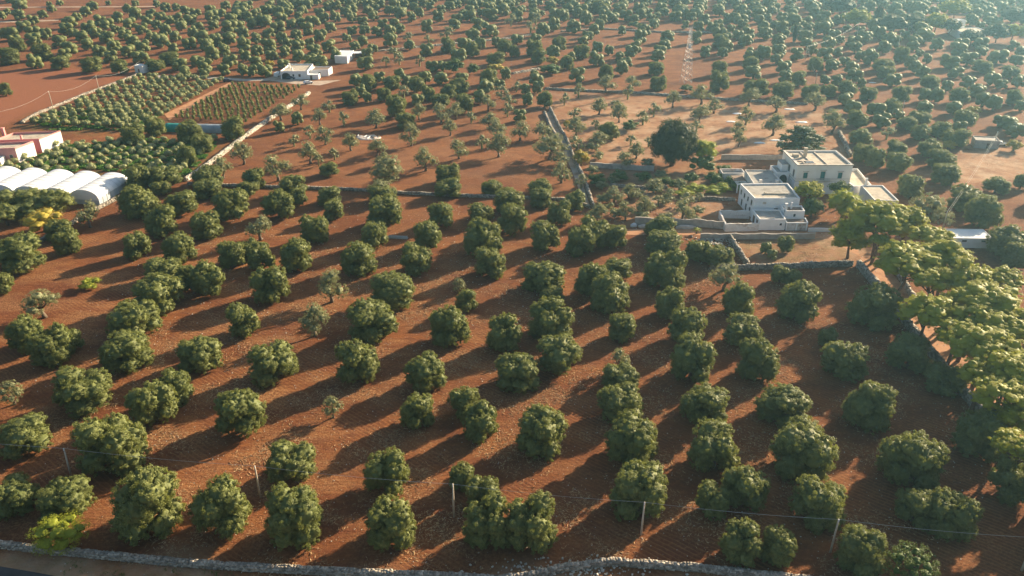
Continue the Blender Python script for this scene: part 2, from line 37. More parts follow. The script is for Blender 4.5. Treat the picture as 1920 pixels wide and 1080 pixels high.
FAR_OLIVES=[(49.8,343.2,5.7,5.7,3.8,1),(22.6,271.1,6.2,3.8,2.9,1),(184.5,286.1,6.5,4.0,2.4,0),(182.7,415.7,6.8,6.8,3.7,0),(218.2,405.7,8.9,5.5,3.1,0),(248.6,418.6,9.1,5.6,3.2,0),(-238.3,406.2,7.5,6.2,3.4,0),(-149.8,396.0,7.4,6.0,3.4,0),(-27.6,423.6,7.8,6.4,3.6,0),(42.7,412.6,7.6,6.3,3.5,0),(30.2,376.9,7.0,5.8,3.2,0),(-196.5,461.5,9.0,6.4,3.6,0),(50.9,230.1,4.8,3.4,2.6,1),(-13.3,497.0,10.1,6.3,3.5,0),(141.1,300.6,6.4,4.0,2.3,0),(-156.2,425.8,7.4,6.5,3.6,0),(-146.7,449.8,7.8,6.8,3.7,0),(-10.6,272.7,5.0,4.3,3.1,1),(-64.6,302.2,4.8,4.8,3.3,1),(-1.8,315.1,4.9,4.9,3.4,1),(-13.4,335.6,5.2,5.2,3.0,0),(47.6,538.9,8.0,8.0,4.4,0),(56.5,315.1,5.6,4.9,3.4,1),(50.5,303.5,5.5,4.8,3.3,1),(21.2,232.8,4.3,3.8,2.8,1),(176.0,340.1,5.3,5.3,3.0,0),(195.6,331.2,5.9,5.2,2.9,0),(197.3,325.5,5.8,5.1,2.9,0),(219.7,369.6,6.5,5.7,3.2,0),(-132.4,448.6,8.2,6.3,3.5,0),(136.4,284.1,5.5,4.1,3.0,1),(50.1,217.5,5.1,3.2,2.5,1),(144.5,314.2,7.0,4.4,2.5,0),(-190.6,419.3,8.2,5.4,3.0,0),(-292.2,482.2,9.3,6.2,3.4,0),(-1.1,330.1,6.6,4.3,3.2,1),(-72.5,402.2,7.9,5.2,2.9,0),(114.2,382.6,7.6,4.9,2.8,0),(123.9,423.8,8.3,5.4,3.1,0),(159.5,377.0,7.5,4.9,2.8,0),(177.7,318.7,6.4,4.2,2.4,0),(187.2,295.8,6.0,3.9,2.3,0),(230.6,412.7,8.1,5.3,3.0,0),(45.9,221.3,3.6,3.6,2.7,1),(130.8,425.8,6.9,6.5,3.6,0),(179.9,338.6,5.3,5.3,3.0,0),(64.3,184.7,2.9,2.9,1.8,0),(-118.0,387.2,6.8,5.5,3.1,0),(6.7,333.4,4.8,4.8,2.8,0),(-68.5,464.1,8.0,6.5,3.6,0),(37.5,507.5,8.7,7.0,3.9,0),(132.2,395.0,6.9,5.6,3.1,0),(-163.9,400.1,7.4,5.2,2.9,0),(-38.2,487.6,8.9,6.2,4.5,1),(139.4,332.8,6.3,4.4,2.5,0),(-141.9,409.2,8.0,5.0,2.8,0),(173.8,368.6,7.3,4.5,2.6,0),(25.9,515.4,7.7,7.7,4.2,0),(73.3,473.5,7.1,7.1,3.9,0),(53.2,392.0,6.0,6.0,3.4,0),(28.7,345.6,5.4,5.4,3.6,1),(-82.7,303.6,4.4,4.4,2.6,0),(-73.7,285.1,4.9,4.2,3.0,1),(18.7,498.2,8.0,6.9,3.8,0),(19.7,220.2,3.4,3.4,2.0,0),(-74.1,322.0,5.8,4.3,3.0,1),(-218.3,432.9,7.5,5.6,3.1,0),(-202.8,432.9,7.5,5.6,3.1,0),(-158.4,410.5,7.2,5.3,3.0,0),(-101.1,410.5,7.2,5.3,3.0,0),(-117.2,449.9,7.8,5.8,3.2,0),(-161.2,470.9,8.1,6.0,3.4,0),(-178.3,476.5,8.2,6.1,3.4,0),(-201.2,447.4,7.7,5.8,3.2,0),(-214.2,465.5,8.0,6.0,3.3,0),(-227.1,485.0,8.3,6.2,3.5,0),(-283.8,490.8,8.4,6.3,3.5,0),(-15.8,306.0,4.1,4.1,3.0,1),(-4.6,345.4,6.1,4.5,3.2,1),(-71.0,368.0,6.5,4.8,2.8,0),(-40.4,375.1,6.6,4.9,2.8,0),(-32.7,371.5,6.5,4.8,2.8,0),(11.0,369.8,6.5,4.8,2.8,0),(-26.7,457.6,7.9,5.9,3.3,0),(11.4,508.1,6.5,6.5,4.3,1),(21.6,432.9,7.5,5.6,3.1,0),(78.8,496.8,8.5,6.3,3.5,0),(62.9,432.9,7.5,5.6,3.1,0),(24.5,311.3,5.6,4.1,3.0,1),(124.1,308.7,5.5,4.1,2.9,1),(69.1,293.8,5.3,3.9,2.9,1),(105.5,473.6,6.1,6.1,3.4,0),(150.5,465.5,8.0,6.0,3.3,0),(164.7,394.1,6.9,5.1,2.9,0),(191.6,462.9,8.0,5.9,3.3,0),(175.8,457.6,7.9,5.9,3.3,0),(169.1,476.5,8.2,6.1,3.4,0),(163.6,428.2,7.4,5.5,3.1,0),(-238.0,441.4,8.1,5.2,2.9,0),(-52.1,507.5,7.1,7.1,3.9,0),(-172.6,507.3,9.8,6.1,3.4,0),(-11.8,355.0,7.1,4.4,2.5,0),(136.9,319.1,6.4,4.0,2.3,0),(165.8,319.1,6.4,4.0,2.3,0),(201.3,346.9,6.9,4.3,2.5,0),(239.0,438.6,8.6,5.3,3.0,0),(-207.1,421.4,6.9,5.5,3.1,0),(-111.3,479.3,7.7,6.2,3.4,0),(-179.7,457.6,7.4,5.9,3.3,0),(-39.8,334.2,5.6,4.4,2.6,0),(-45.5,437.6,7.1,5.7,3.2,0),(-21.1,518.8,8.3,6.6,3.7,0),(75.1,421.4,6.9,5.5,3.1,0),(201.6,444.9,7.2,5.7,3.2,0),(193.9,382.4,6.3,5.0,2.9,0),(-96.0,409.5,7.1,4.8,2.8,0),(-217.4,448.7,7.8,5.3,3.0,0),(-253.4,461.6,8.0,5.4,3.1,0),(-157.3,530.7,9.1,6.2,3.4,0),(-144.3,510.9,8.7,6.0,3.3,0),(-100.0,448.8,7.8,5.3,3.0,0),(186.9,301.2,5.4,3.7,2.2,0),(-109.9,421.4,6.4,5.5,3.1,0),(-166.5,465.4,7.0,6.0,3.4,0),(-252.6,561.0,8.3,7.1,3.9,0),(-123.8,502.9,7.5,6.4,3.6,0),(3.1,308.0,4.8,4.1,2.4,0),(-46.7,345.6,5.4,4.6,3.2,1),(-2.9,382.4,5.0,5.0,2.9,0),(-0.6,533.3,8.0,6.8,4.7,1),(3.0,564.8,8.4,7.2,3.9,0),(42.1,322.0,5.0,4.3,3.0,1),(28.1,211.5,3.5,3.0,2.4,1),(116.5,444.9,6.7,5.8,3.2,0),(130.7,462.8,7.0,6.0,3.3,0),(127.0,375.0,5.8,4.9,2.8,0),(148.5,425.9,6.5,5.5,3.1,0),(196.6,396.0,6.1,5.2,2.9,0),(229.1,364.4,5.6,4.8,2.8,0),(233.6,452.4,6.8,5.9,3.3,0),(-13.7,559.3,8.9,6.5,3.6,0),(42.4,217.5,3.9,2.7,2.3,1),(-104.8,435.3,7.6,4.7,2.7,0),(-232.6,473.8,8.2,5.1,2.9,0),(-247.7,476.6,8.2,5.1,2.9,0),(-271.5,468.3,8.1,5.0,2.9,0),(-279.4,525.6,9.0,5.6,3.1,0),(-270.5,503.1,8.6,5.3,3.0,0),(-259.4,509.3,8.7,5.4,3.1,0),(-354.8,606.1,10.2,6.4,3.5,0),(-197.8,550.1,9.4,5.8,3.3,0),(-127.2,532.4,9.1,5.6,3.2,0),(-22.9,485.1,8.3,5.2,2.9,0),(-61.7,430.9,7.5,4.6,3.5,1),(89.7,476.6,8.2,5.1,2.9,0),(122.1,488.0,8.4,5.2,2.9,0),(142.8,437.7,7.6,4.7,2.7,0),(206.3,364.5,6.4,4.0,2.3,0),(210.9,384.4,6.7,4.2,2.4,0),(-77.3,275.8,4.1,3.8,2.8,1),(-59.9,260.6,3.9,3.6,2.7,1),(-153.6,437.5,6.2,5.7,3.2,0),(-138.1,423.6,6.0,5.5,3.1,0),(-131.3,470.8,6.6,6.1,3.4,0),(-207.6,496.7,6.9,6.4,3.5,0),(11.4,354.3,5.1,4.7,2.7,0),(153.2,505.9,7.0,6.5,3.6,0),(-135.8,436.4,6.6,5.2,2.9,0),(-159.2,489.4,7.4,5.8,3.2,0),(-46.6,410.9,4.9,4.9,3.4,1),(141.4,544.6,8.1,6.4,3.5,0),(-301.5,512.5,8.2,5.4,3.1,0),(-254.4,522.3,8.4,5.5,3.1,0),(-239.9,522.3,8.4,5.5,3.1,0),(2.5,471.1,7.6,5.0,2.9,0),(-86.9,293.3,4.0,4.0,2.3,0),(-63.9,254.0,3.5,3.5,2.7,1),(-155.1,384.3,5.1,5.1,2.9,0),(-120.1,432.8,5.6,5.6,3.2,0),(-189.0,490.7,6.3,6.3,3.5,0),(-91.1,423.6,5.5,5.5,3.1,0),(-65.6,347.9,4.6,4.6,2.7,0),(-52.4,378.6,5.0,5.0,2.8,0),(-48.2,367.9,4.9,4.9,2.8,0),(-17.6,452.3,5.9,5.9,3.3,0),(-48.5,549.8,7.0,7.0,3.9,0),(15.5,537.8,6.9,6.9,4.5,1),(33.9,549.8,7.0,7.0,3.9,0),(49.0,496.7,6.4,6.4,3.5,0),(53.7,512.3,6.6,6.6,3.6,0),(46.0,442.4,5.7,5.7,3.2,0),(67.7,447.3,5.8,5.8,3.3,0),(21.9,333.4,4.5,4.5,3.1,1),(161.0,439.9,5.7,5.7,3.2,0),(199.9,408.3,5.3,5.3,3.0,0),(193.7,357.6,4.7,4.7,2.7,0),(207.5,324.0,4.3,4.3,2.5,0),(126.9,572.5,7.3,7.3,4.0,0),(-124.5,389.1,4.7,4.7,2.7,0),(-234.2,453.7,6.4,5.4,3.0,0),(-274.2,486.4,6.8,5.7,3.2,0),(-235.6,430.6,6.5,4.6,2.7,0),(-114.4,406.3,6.2,4.4,2.5,0),(-226.0,506.2,7.6,5.4,3.0,0),(-236.2,539.4,8.0,5.7,3.2,0),(-210.4,482.2,7.3,5.1,2.9,0),(-144.4,491.0,7.4,5.2,3.0,0),(-151.2,546.5,8.1,5.8,3.2,0),(-62.2,377.0,5.8,4.1,2.4,0),(-39.4,400.1,6.1,4.3,2.5,0),(44.2,597.4,8.8,6.3,3.5,0),(13.2,471.1,7.1,5.0,2.9,0),(52.0,440.0,4.8,4.8,2.7,0),(75.8,557.5,8.3,5.9,3.3,0),(78.8,437.7,6.6,4.7,2.7,0),(84.1,452.5,6.8,4.8,2.8,0),(42.3,277.0,4.4,3.1,2.4,1),(-73.9,500.0,7.5,5.3,3.0,0),(140.4,493.9,7.4,5.3,3.0,0),(135.3,417.1,6.4,4.5,2.6,0),(151.9,310.7,4.9,3.4,2.1,0),(168.6,295.7,4.7,3.3,2.0,0),(249.2,435.3,6.6,4.7,2.7,0),(255.5,412.7,6.3,4.5,2.6,0),(158.8,580.8,8.6,6.1,3.4,0),(124.9,542.9,8.1,5.7,3.2,0),(123.9,512.5,7.7,5.4,3.1,0),(-129.8,391.0,5.1,4.7,2.7,0),(-146.4,472.2,5.6,5.6,3.1,0),(-184.3,446.1,5.8,5.3,3.0,0),(-257.3,544.5,7.0,6.4,3.5,0),(-116.8,551.7,7.0,6.5,3.6,0),(102.6,434.0,5.2,5.2,2.9,0),(-139.1,392.1,5.6,4.3,2.5,0),(-126.6,485.1,6.8,5.2,2.9,0),(2.0,357.0,5.1,3.9,2.9,1),(-168.2,452.5,7.8,4.9,2.8,0),(157.4,400.1,7.0,4.3,2.5,0),(-247.4,492.5,7.4,4.7,2.7,0),(-330.0,559.5,8.3,5.3,3.0,0),(-266.0,537.7,8.0,5.1,2.9,0),(-182.2,541.3,8.1,5.1,2.9,0),(-164.4,527.4,7.9,5.0,2.9,0),(164.5,459.1,6.9,4.4,2.5,0),(142.7,575.0,8.5,5.4,3.1,0),(-195.3,479.3,6.2,5.1,2.9,0),(-309.7,539.3,6.9,5.7,3.2,0),(-291.6,572.8,7.3,6.1,3.4,0),(-123.3,546.4,7.0,5.8,3.3,0),(-111.8,512.4,6.6,5.5,3.1,0),(-34.1,400.0,5.2,4.4,2.5,0),(5.9,352.7,4.7,3.9,2.3,0),(-57.3,414.3,5.4,4.5,3.1,1),(-76.2,430.5,5.6,4.7,2.7,0),(-75.6,444.9,5.8,4.8,2.7,0),(-84.3,465.5,6.0,5.0,2.9,0),(-32.2,561.2,7.2,5.9,3.3,0),(43.8,479.3,6.2,5.1,2.9,0),(30.7,421.4,4.6,4.6,2.6,0),(89.8,525.5,6.7,5.6,3.1,0),(57.9,408.4,5.3,4.4,2.6,0),(31.6,297.3,3.4,3.4,2.6,1),(48.3,274.8,3.8,3.1,2.5,1),(111.3,432.9,5.6,4.7,2.7,0),(149.1,369.7,4.9,4.1,2.4,0),(157.4,362.7,4.0,4.0,2.4,0),(181.4,425.9,5.6,4.6,2.7,0),(219.9,449.9,5.8,4.9,2.8,0),(270.0,435.2,5.7,4.7,2.7,0),(115.1,512.4,6.6,5.5,3.1,0),(-205.8,517.4,7.2,4.9,2.8,0),(-56.4,453.9,6.4,4.4,2.5,0),(66.6,501.5,4.8,4.8,2.8,0),(-128.7,409.7,6.3,3.9,2.3,0),(-125.4,427.4,6.5,4.0,2.4,0),(-208.9,541.7,8.1,5.0,2.9,0),(-169.6,579.4,8.6,5.3,3.0,0),(-23.2,376.2,5.8,3.6,2.1,0),(-36.2,521.1,7.8,4.8,2.8,0),(108.8,522.3,4.5,4.5,2.6,0),(186.6,446.6,6.8,4.2,2.4,0),(188.3,484.1,7.3,4.5,2.6,0),(65.0,181.2,2.4,2.2,1.5,0),(-146.3,385.3,5.1,3.8,2.2,0),(-262.6,495.4,6.4,4.8,2.7,0),(-301.3,603.9,7.7,5.7,3.2,0),(-245.7,595.3,7.6,5.6,3.2,0),(-221.2,537.6,6.9,5.1,2.9,0),(-193.6,514.1,6.6,4.9,2.8,0),(-186.9,520.7,6.7,5.0,2.8,0),(-198.7,570.9,7.3,5.4,3.1,0),(-135.6,534.2,6.8,5.1,2.9,0),(-156.7,587.0,7.5,5.6,3.1,0),(-60.4,480.0,6.2,4.6,3.3,1),(-47.7,471.7,6.1,4.5,3.2,1),(-105.1,548.3,7.0,5.2,3.0,0),(-95.7,534.2,6.8,5.1,2.9,0),(-92.2,555.7,7.1,5.3,3.0,0),(-82.2,527.3,6.8,5.0,2.9,0),(-74.3,527.3,6.8,5.0,2.9,0),(-96.8,501.5,6.5,4.8,2.8,0),(-89.2,501.5,6.5,4.8,2.8,0),(-81.2,498.5,6.4,4.8,2.7,0),(-68.5,507.8,6.5,4.9,2.8,0),(220.3,361.9,4.8,3.6,2.1,0),(173.2,436.5,5.7,4.2,2.5,0),(-61.4,338.6,3.8,3.8,2.2,0),(-9.0,462.8,5.0,5.0,2.8,0),(-63.7,412.0,4.5,4.5,3.1,1),(-66.1,550.0,5.9,5.9,3.3,0),(-62.8,568.8,6.0,6.0,3.4,0),(58.6,539.2,5.7,5.7,3.2,0),(55.5,421.4,4.6,4.6,2.6,0),(212.0,416.9,4.5,4.5,2.6,0),(-287.7,551.9,6.5,5.3,3.0,0),(-302.1,490.9,4.2,4.2,2.5,0),(-245.3,569.1,7.3,4.8,2.7,0),(-233.4,553.9,7.1,4.7,2.7,0),(-223.3,522.4,6.7,4.4,2.6,0),(-220.2,550.3,7.0,4.6,2.7,0),(-169.8,519.1,6.7,4.4,2.5,0),(-125.9,463.0,6.0,3.9,2.3,0),(-140.1,529.1,6.8,4.5,2.6,0),(-162.6,581.0,7.4,4.9,2.8,0),(-145.4,581.0,7.4,4.9,2.8,0),(-174.0,569.1,7.3,4.8,2.7,0),(-176.7,557.7,7.1,4.7,2.7,0),(-191.0,581.0,7.4,4.9,2.8,0),(-206.4,606.2,7.7,5.1,2.9,0),(-212.2,589.2,7.5,5.0,2.8,0),(-216.5,573.0,7.3,4.8,2.8,0),(-226.7,581.0,7.4,4.9,2.8,0),(-5.6,364.6,4.8,3.1,1.9,0),(-86.6,452.6,5.9,3.9,2.3,0),(-36.1,546.7,7.0,4.6,2.7,0),(-29.1,585.1,7.4,4.9,2.8,0),(-44.6,601.9,7.6,5.1,2.9,0),(40.4,468.4,6.1,4.0,2.3,0),(92.4,573.0,7.3,4.8,2.8,0),(78.4,597.6,7.6,5.0,2.9,0),(-76.4,581.0,7.4,4.9,2.8,0),(-85.0,581.0,7.4,4.9,2.8,0),(-99.8,581.0,7.4,4.9,2.8,0),(-112.3,589.2,7.5,5.0,2.8,0),(160.8,543.1,6.9,4.6,2.6,0),(144.1,371.6,4.9,3.2,2.0,0),(168.3,412.7,5.4,3.5,2.1,0),(174.3,606.2,7.7,5.1,2.9,0),(179.9,581.0,7.4,4.9,2.8,0),(180.3,557.7,7.1,4.7,2.7,0),(165.2,522.4,6.7,4.4,2.6,0),(185.1,550.3,7.0,4.6,2.7,0),(172.6,503.2,6.5,4.3,2.5,0),(194.7,589.2,7.5,5.0,2.8,0),(189.8,536.0,6.9,4.5,2.6,0),(189.8,515.9,6.6,4.4,2.5,0),(-114.1,464.2,5.0,4.5,2.6,0),(-269.2,586.9,6.2,5.6,3.1,0),(55.1,221.4,3.1,1.9,1.9,1),(-317.0,565.2,6.0,4.8,2.7,0),(91.4,550.2,5.9,4.7,2.7,0),(-95.9,479.4,5.2,4.1,2.4,0),(-69.6,597.5,6.3,5.0,2.9,0),(-59.0,606.2,6.4,5.1,2.9,0),(-49.9,589.1,6.2,5.0,2.8,0),(20.7,203.6,3.9,2.4,2.1,1),(215.2,432.9,4.7,3.7,2.2,0),(134.2,509.4,5.5,4.3,2.5,0),(168.7,550.2,5.9,4.7,2.7,0),(162.4,491.0,5.3,4.2,2.5,0),(178.2,491.0,5.3,4.2,2.5,0),(-342.4,561.3,4.8,4.8,2.7,0),(-324.5,591.3,6.3,4.4,2.5,0),(-242.6,507.9,5.4,3.8,2.2,0),(-239.9,599.8,6.3,4.4,2.6,0),(10.6,386.0,4.2,2.6,1.7,0),(-348.8,579.0,4.9,4.3,2.5,0),(-260.8,617.3,5.2,4.6,2.6,0),(-277.5,619.8,5.2,3.9,2.3,0),(-335.5,624.4,5.3,3.9,2.3,0),(-342.3,622.1,3.9,3.3,2.0,0),(-300.4,626.8,4.0,3.3,2.0,0)]
WALL_PATHS={'front_left': [(-81.04, 86.49), (-73.14, 84.83), (-64.9, 83.62), (-56.16, 82.62), (-46.73, 81.44), (-35.33, 80.48), (-18.98, 79.44), (-7.99, 78.87), (-2.17, 78.32)], 'front_right': [(-2.17, 78.32), (1.82, 78.87), (7.36, 80.48), (14.11, 81.54), (25.03, 80.48), (37.03, 78.78), (49.35, 76.95)], 'mid': [(-100.85, 236.05), (-85.17, 234.12), (-52.17, 231.28), (-34.96, 228.03), (-13.88, 225.31), (5.86, 223.53), (15.29, 222.2), (22.38, 216.62)], 'pale_diag': [(-102.59, 238.99), (-100.8, 251.96), (-98.27, 284.47), (-95.75, 307.34), (-92.21, 331.01), (-89.43, 353.16)], 'lane_right': [(15.59, 326.71), (17.76, 300.59), (19.95, 279.86), (20.97, 258.61), (22.44, 243.02), (23.08, 228.49), (23.5, 215.37)], 'lane_left': [(13.16, 320.02), (14.95, 296.95), (17.51, 277.28)], 'pale_top': [(14.92, 362.15), (26.27, 359.11), (54.73, 354.14), (75.37, 347.38), (96.91, 340.85), (108.68, 338.11), (124.03, 334.53)], 'pale_right': [(122.27, 292.69), (119.24, 278.56), (115.6, 263.8)], 'garden_back': [(70.8, 260.9), (81.28, 260.9), (94.1, 260.32)], 'garden_left': [(25.64, 252.5), (33.25, 251.42), (40.03, 249.81), (46.13, 248.74)], 'garden_front': [(33.76, 203.83), (44.63, 203.07), (53.16, 201.94), (57.7, 200.82)], 'yard_front': [(49.75, 193.97), (64.82, 193.97), (80.02, 194.32)], 'pen_left': [(57.41, 193.62), (57.49, 187.17), (57.8, 177.35)], 'pen_front': [(48.29, 175.85), (55.82, 175.25), (70.48, 176.45), (83.6, 177.65)], 'avenue': [(84.78, 177.22), (84.69, 164.23), (84.25, 152.69), (83.73, 140.65), (83.32, 129.25), (83.06, 116.25), (83.13, 109.64), (82.76, 96.84)], 'avenue_far': [(93.16, 176.05), (91.83, 167.07), (90.61, 158.28)], 'greenhouse': [(-116.69, 224.42), (-119.24, 214.12), (-121.51, 202.32), (-123.65, 189.84)], 'plot_top': [(-190.26, 305.06), (-191.3, 317.57), (-187.34, 351.21), (-179.99, 391.77)], 'far_a': [(0.0, 392.95), (13.27, 403.86)], 'far_b': [(-74.51, 449.02), (-46.72, 464.56), (-2.52, 488.04), (11.3, 500.62)], 'far_c': [(30.31, 511.88), (58.67, 521.62), (92.59, 509.97), (117.22, 509.97), (154.42, 498.78)], 'garden_low': [(49.5, 221.33), (58.53, 223.08), (65.8, 221.77)], 'garden_mid': [(30.2, 234.6), (39.27, 232.22), (47.61, 233.17)], 'manor_front': [(79.86, 198.98), (87.49, 198.98)]}
POLYS={'pale': [(17.56, 351.21), (55.66, 347.38), (98.69, 334.53), (133.07, 324.17), (113.74, 263.22), (70.71, 262.05), (28.31, 254.7), (22.26, 269.18)], 'garden': [(27.79, 249.27), (69.0, 254.7), (64.68, 204.21), (33.91, 204.97)], 'plough': [(-284.19, 369.44), (-253.38, 401.39), (-232.19, 406.36), (-183.76, 397.73), (-188.76, 349.29), (-194.55, 320.84), (-209.12, 260.32)], 'green_b': [(-177.44, 244.04), (-166.17, 248.21), (-158.93, 275.37), (-134.0, 283.8), (-111.66, 283.8), (-105.1, 278.56), (-104.56, 260.32), (-104.08, 244.04), (-118.61, 234.12), (-126.81, 249.27), (-163.79, 244.04)], 'green_a': [(-188.19, 305.06), (-184.5, 326.71), (-162.2, 331.01), (-141.71, 318.38), (-139.8, 295.52), (-172.99, 295.52)], 'sandy': [(133.08, 244.04), (153.99, 269.18), (166.25, 278.56), (183.67, 277.28), (169.67, 234.12), (160.35, 236.54), (137.9, 233.17)], 'verge': [(-80.51, 84.43), (-72.57, 83.82), (-55.72, 81.64), (-35.01, 79.34), (-7.21, 77.95), (2.9, 78.41), (14.04, 80.96), (28.34, 78.87), (52.18, 75.26), (47.77, 65.22), (-68.43, 65.22)], 'straw': [(-136.9, 196.81), (-51.34, 196.81), (-7.85, 177.05), (10.12, 145.89), (-5.57, 112.77), (-32.12, 91.74), (-58.56, 86.28), (-77.82, 86.28), (-144.03, 196.81)], 'yard': [(56.12, 198.98), (77.47, 198.26), (95.55, 204.21), (90.31, 177.05), (84.34, 178.57), (62.75, 196.81)], 'dry_pen': [(58.14, 192.58), (82.9, 193.28), (83.03, 178.57), (58.24, 177.05)], 'grass_far': [(-252.91, 633.25), (-194.33, 638.98), (-203.83, 672.36), (-267.53, 672.36)], 'bare_mid': [(-80.85, 266.17), (22.75, 339.93), (21.42, 234.12), (16.06, 227.12), (-76.44, 236.54)]}
SHEETS={'lane': [(13.37, 320.02), (15.74, 325.01), (19.87, 278.56), (22.02, 242.0), (22.73, 215.37), (21.03, 217.04), (19.95, 241.5), (17.51, 277.28)], 'track': [(29.63, 200.08), (39.27, 201.57), (57.82, 200.08), (87.22, 198.26), (91.27, 196.81), (87.74, 183.26), (85.99, 186.51), (84.68, 194.32), (50.26, 196.45), (29.23, 196.81)], 'avenue_road': [(87.49, 182.63), (91.77, 183.91), (91.48, 164.23), (91.0, 148.15), (90.27, 127.38), (88.47, 105.53), (84.3, 102.16), (84.27, 117.46), (84.88, 130.9), (85.17, 142.39), (85.79, 154.52), (86.31, 166.68)], 'road': [(-83.84, 83.72), (-70.99, 81.06), (-66.05, 80.1), (-61.54, 79.15), (-51.34, 76.59), (-47.44, 67.47), (-73.14, 67.47)], 'terrace': [(-117.34, 383.68), (-113.31, 390.59), (-93.79, 378.09), (-80.46, 380.31), (-88.2, 369.44), (-99.49, 371.57), (-114.1, 379.2)], 'far_track_a': [(-346.79, 553.02), (-323.22, 555.24), (-304.17, 559.73), (-302.47, 556.36), (-320.24, 549.73), (-343.61, 547.55)], 'far_track_b': [(-389.26, 619.32), (-300.06, 622.06), (-261.44, 624.27), (-259.93, 620.41), (-298.33, 618.23), (-386.71, 614.98)], 'plot_path': [(-140.3, 319.2), (-133.57, 362.15), (-131.53, 374.8), (-128.71, 373.72), (-130.9, 359.11), (-134.86, 312.78), (-134.52, 309.65)], 'house_road': [(-172.55, 390.59), (-148.57, 388.26), (-126.38, 382.55), (-117.34, 383.68), (-114.1, 379.2), (-125.06, 378.09), (-146.99, 383.68), (-170.71, 385.96)]}
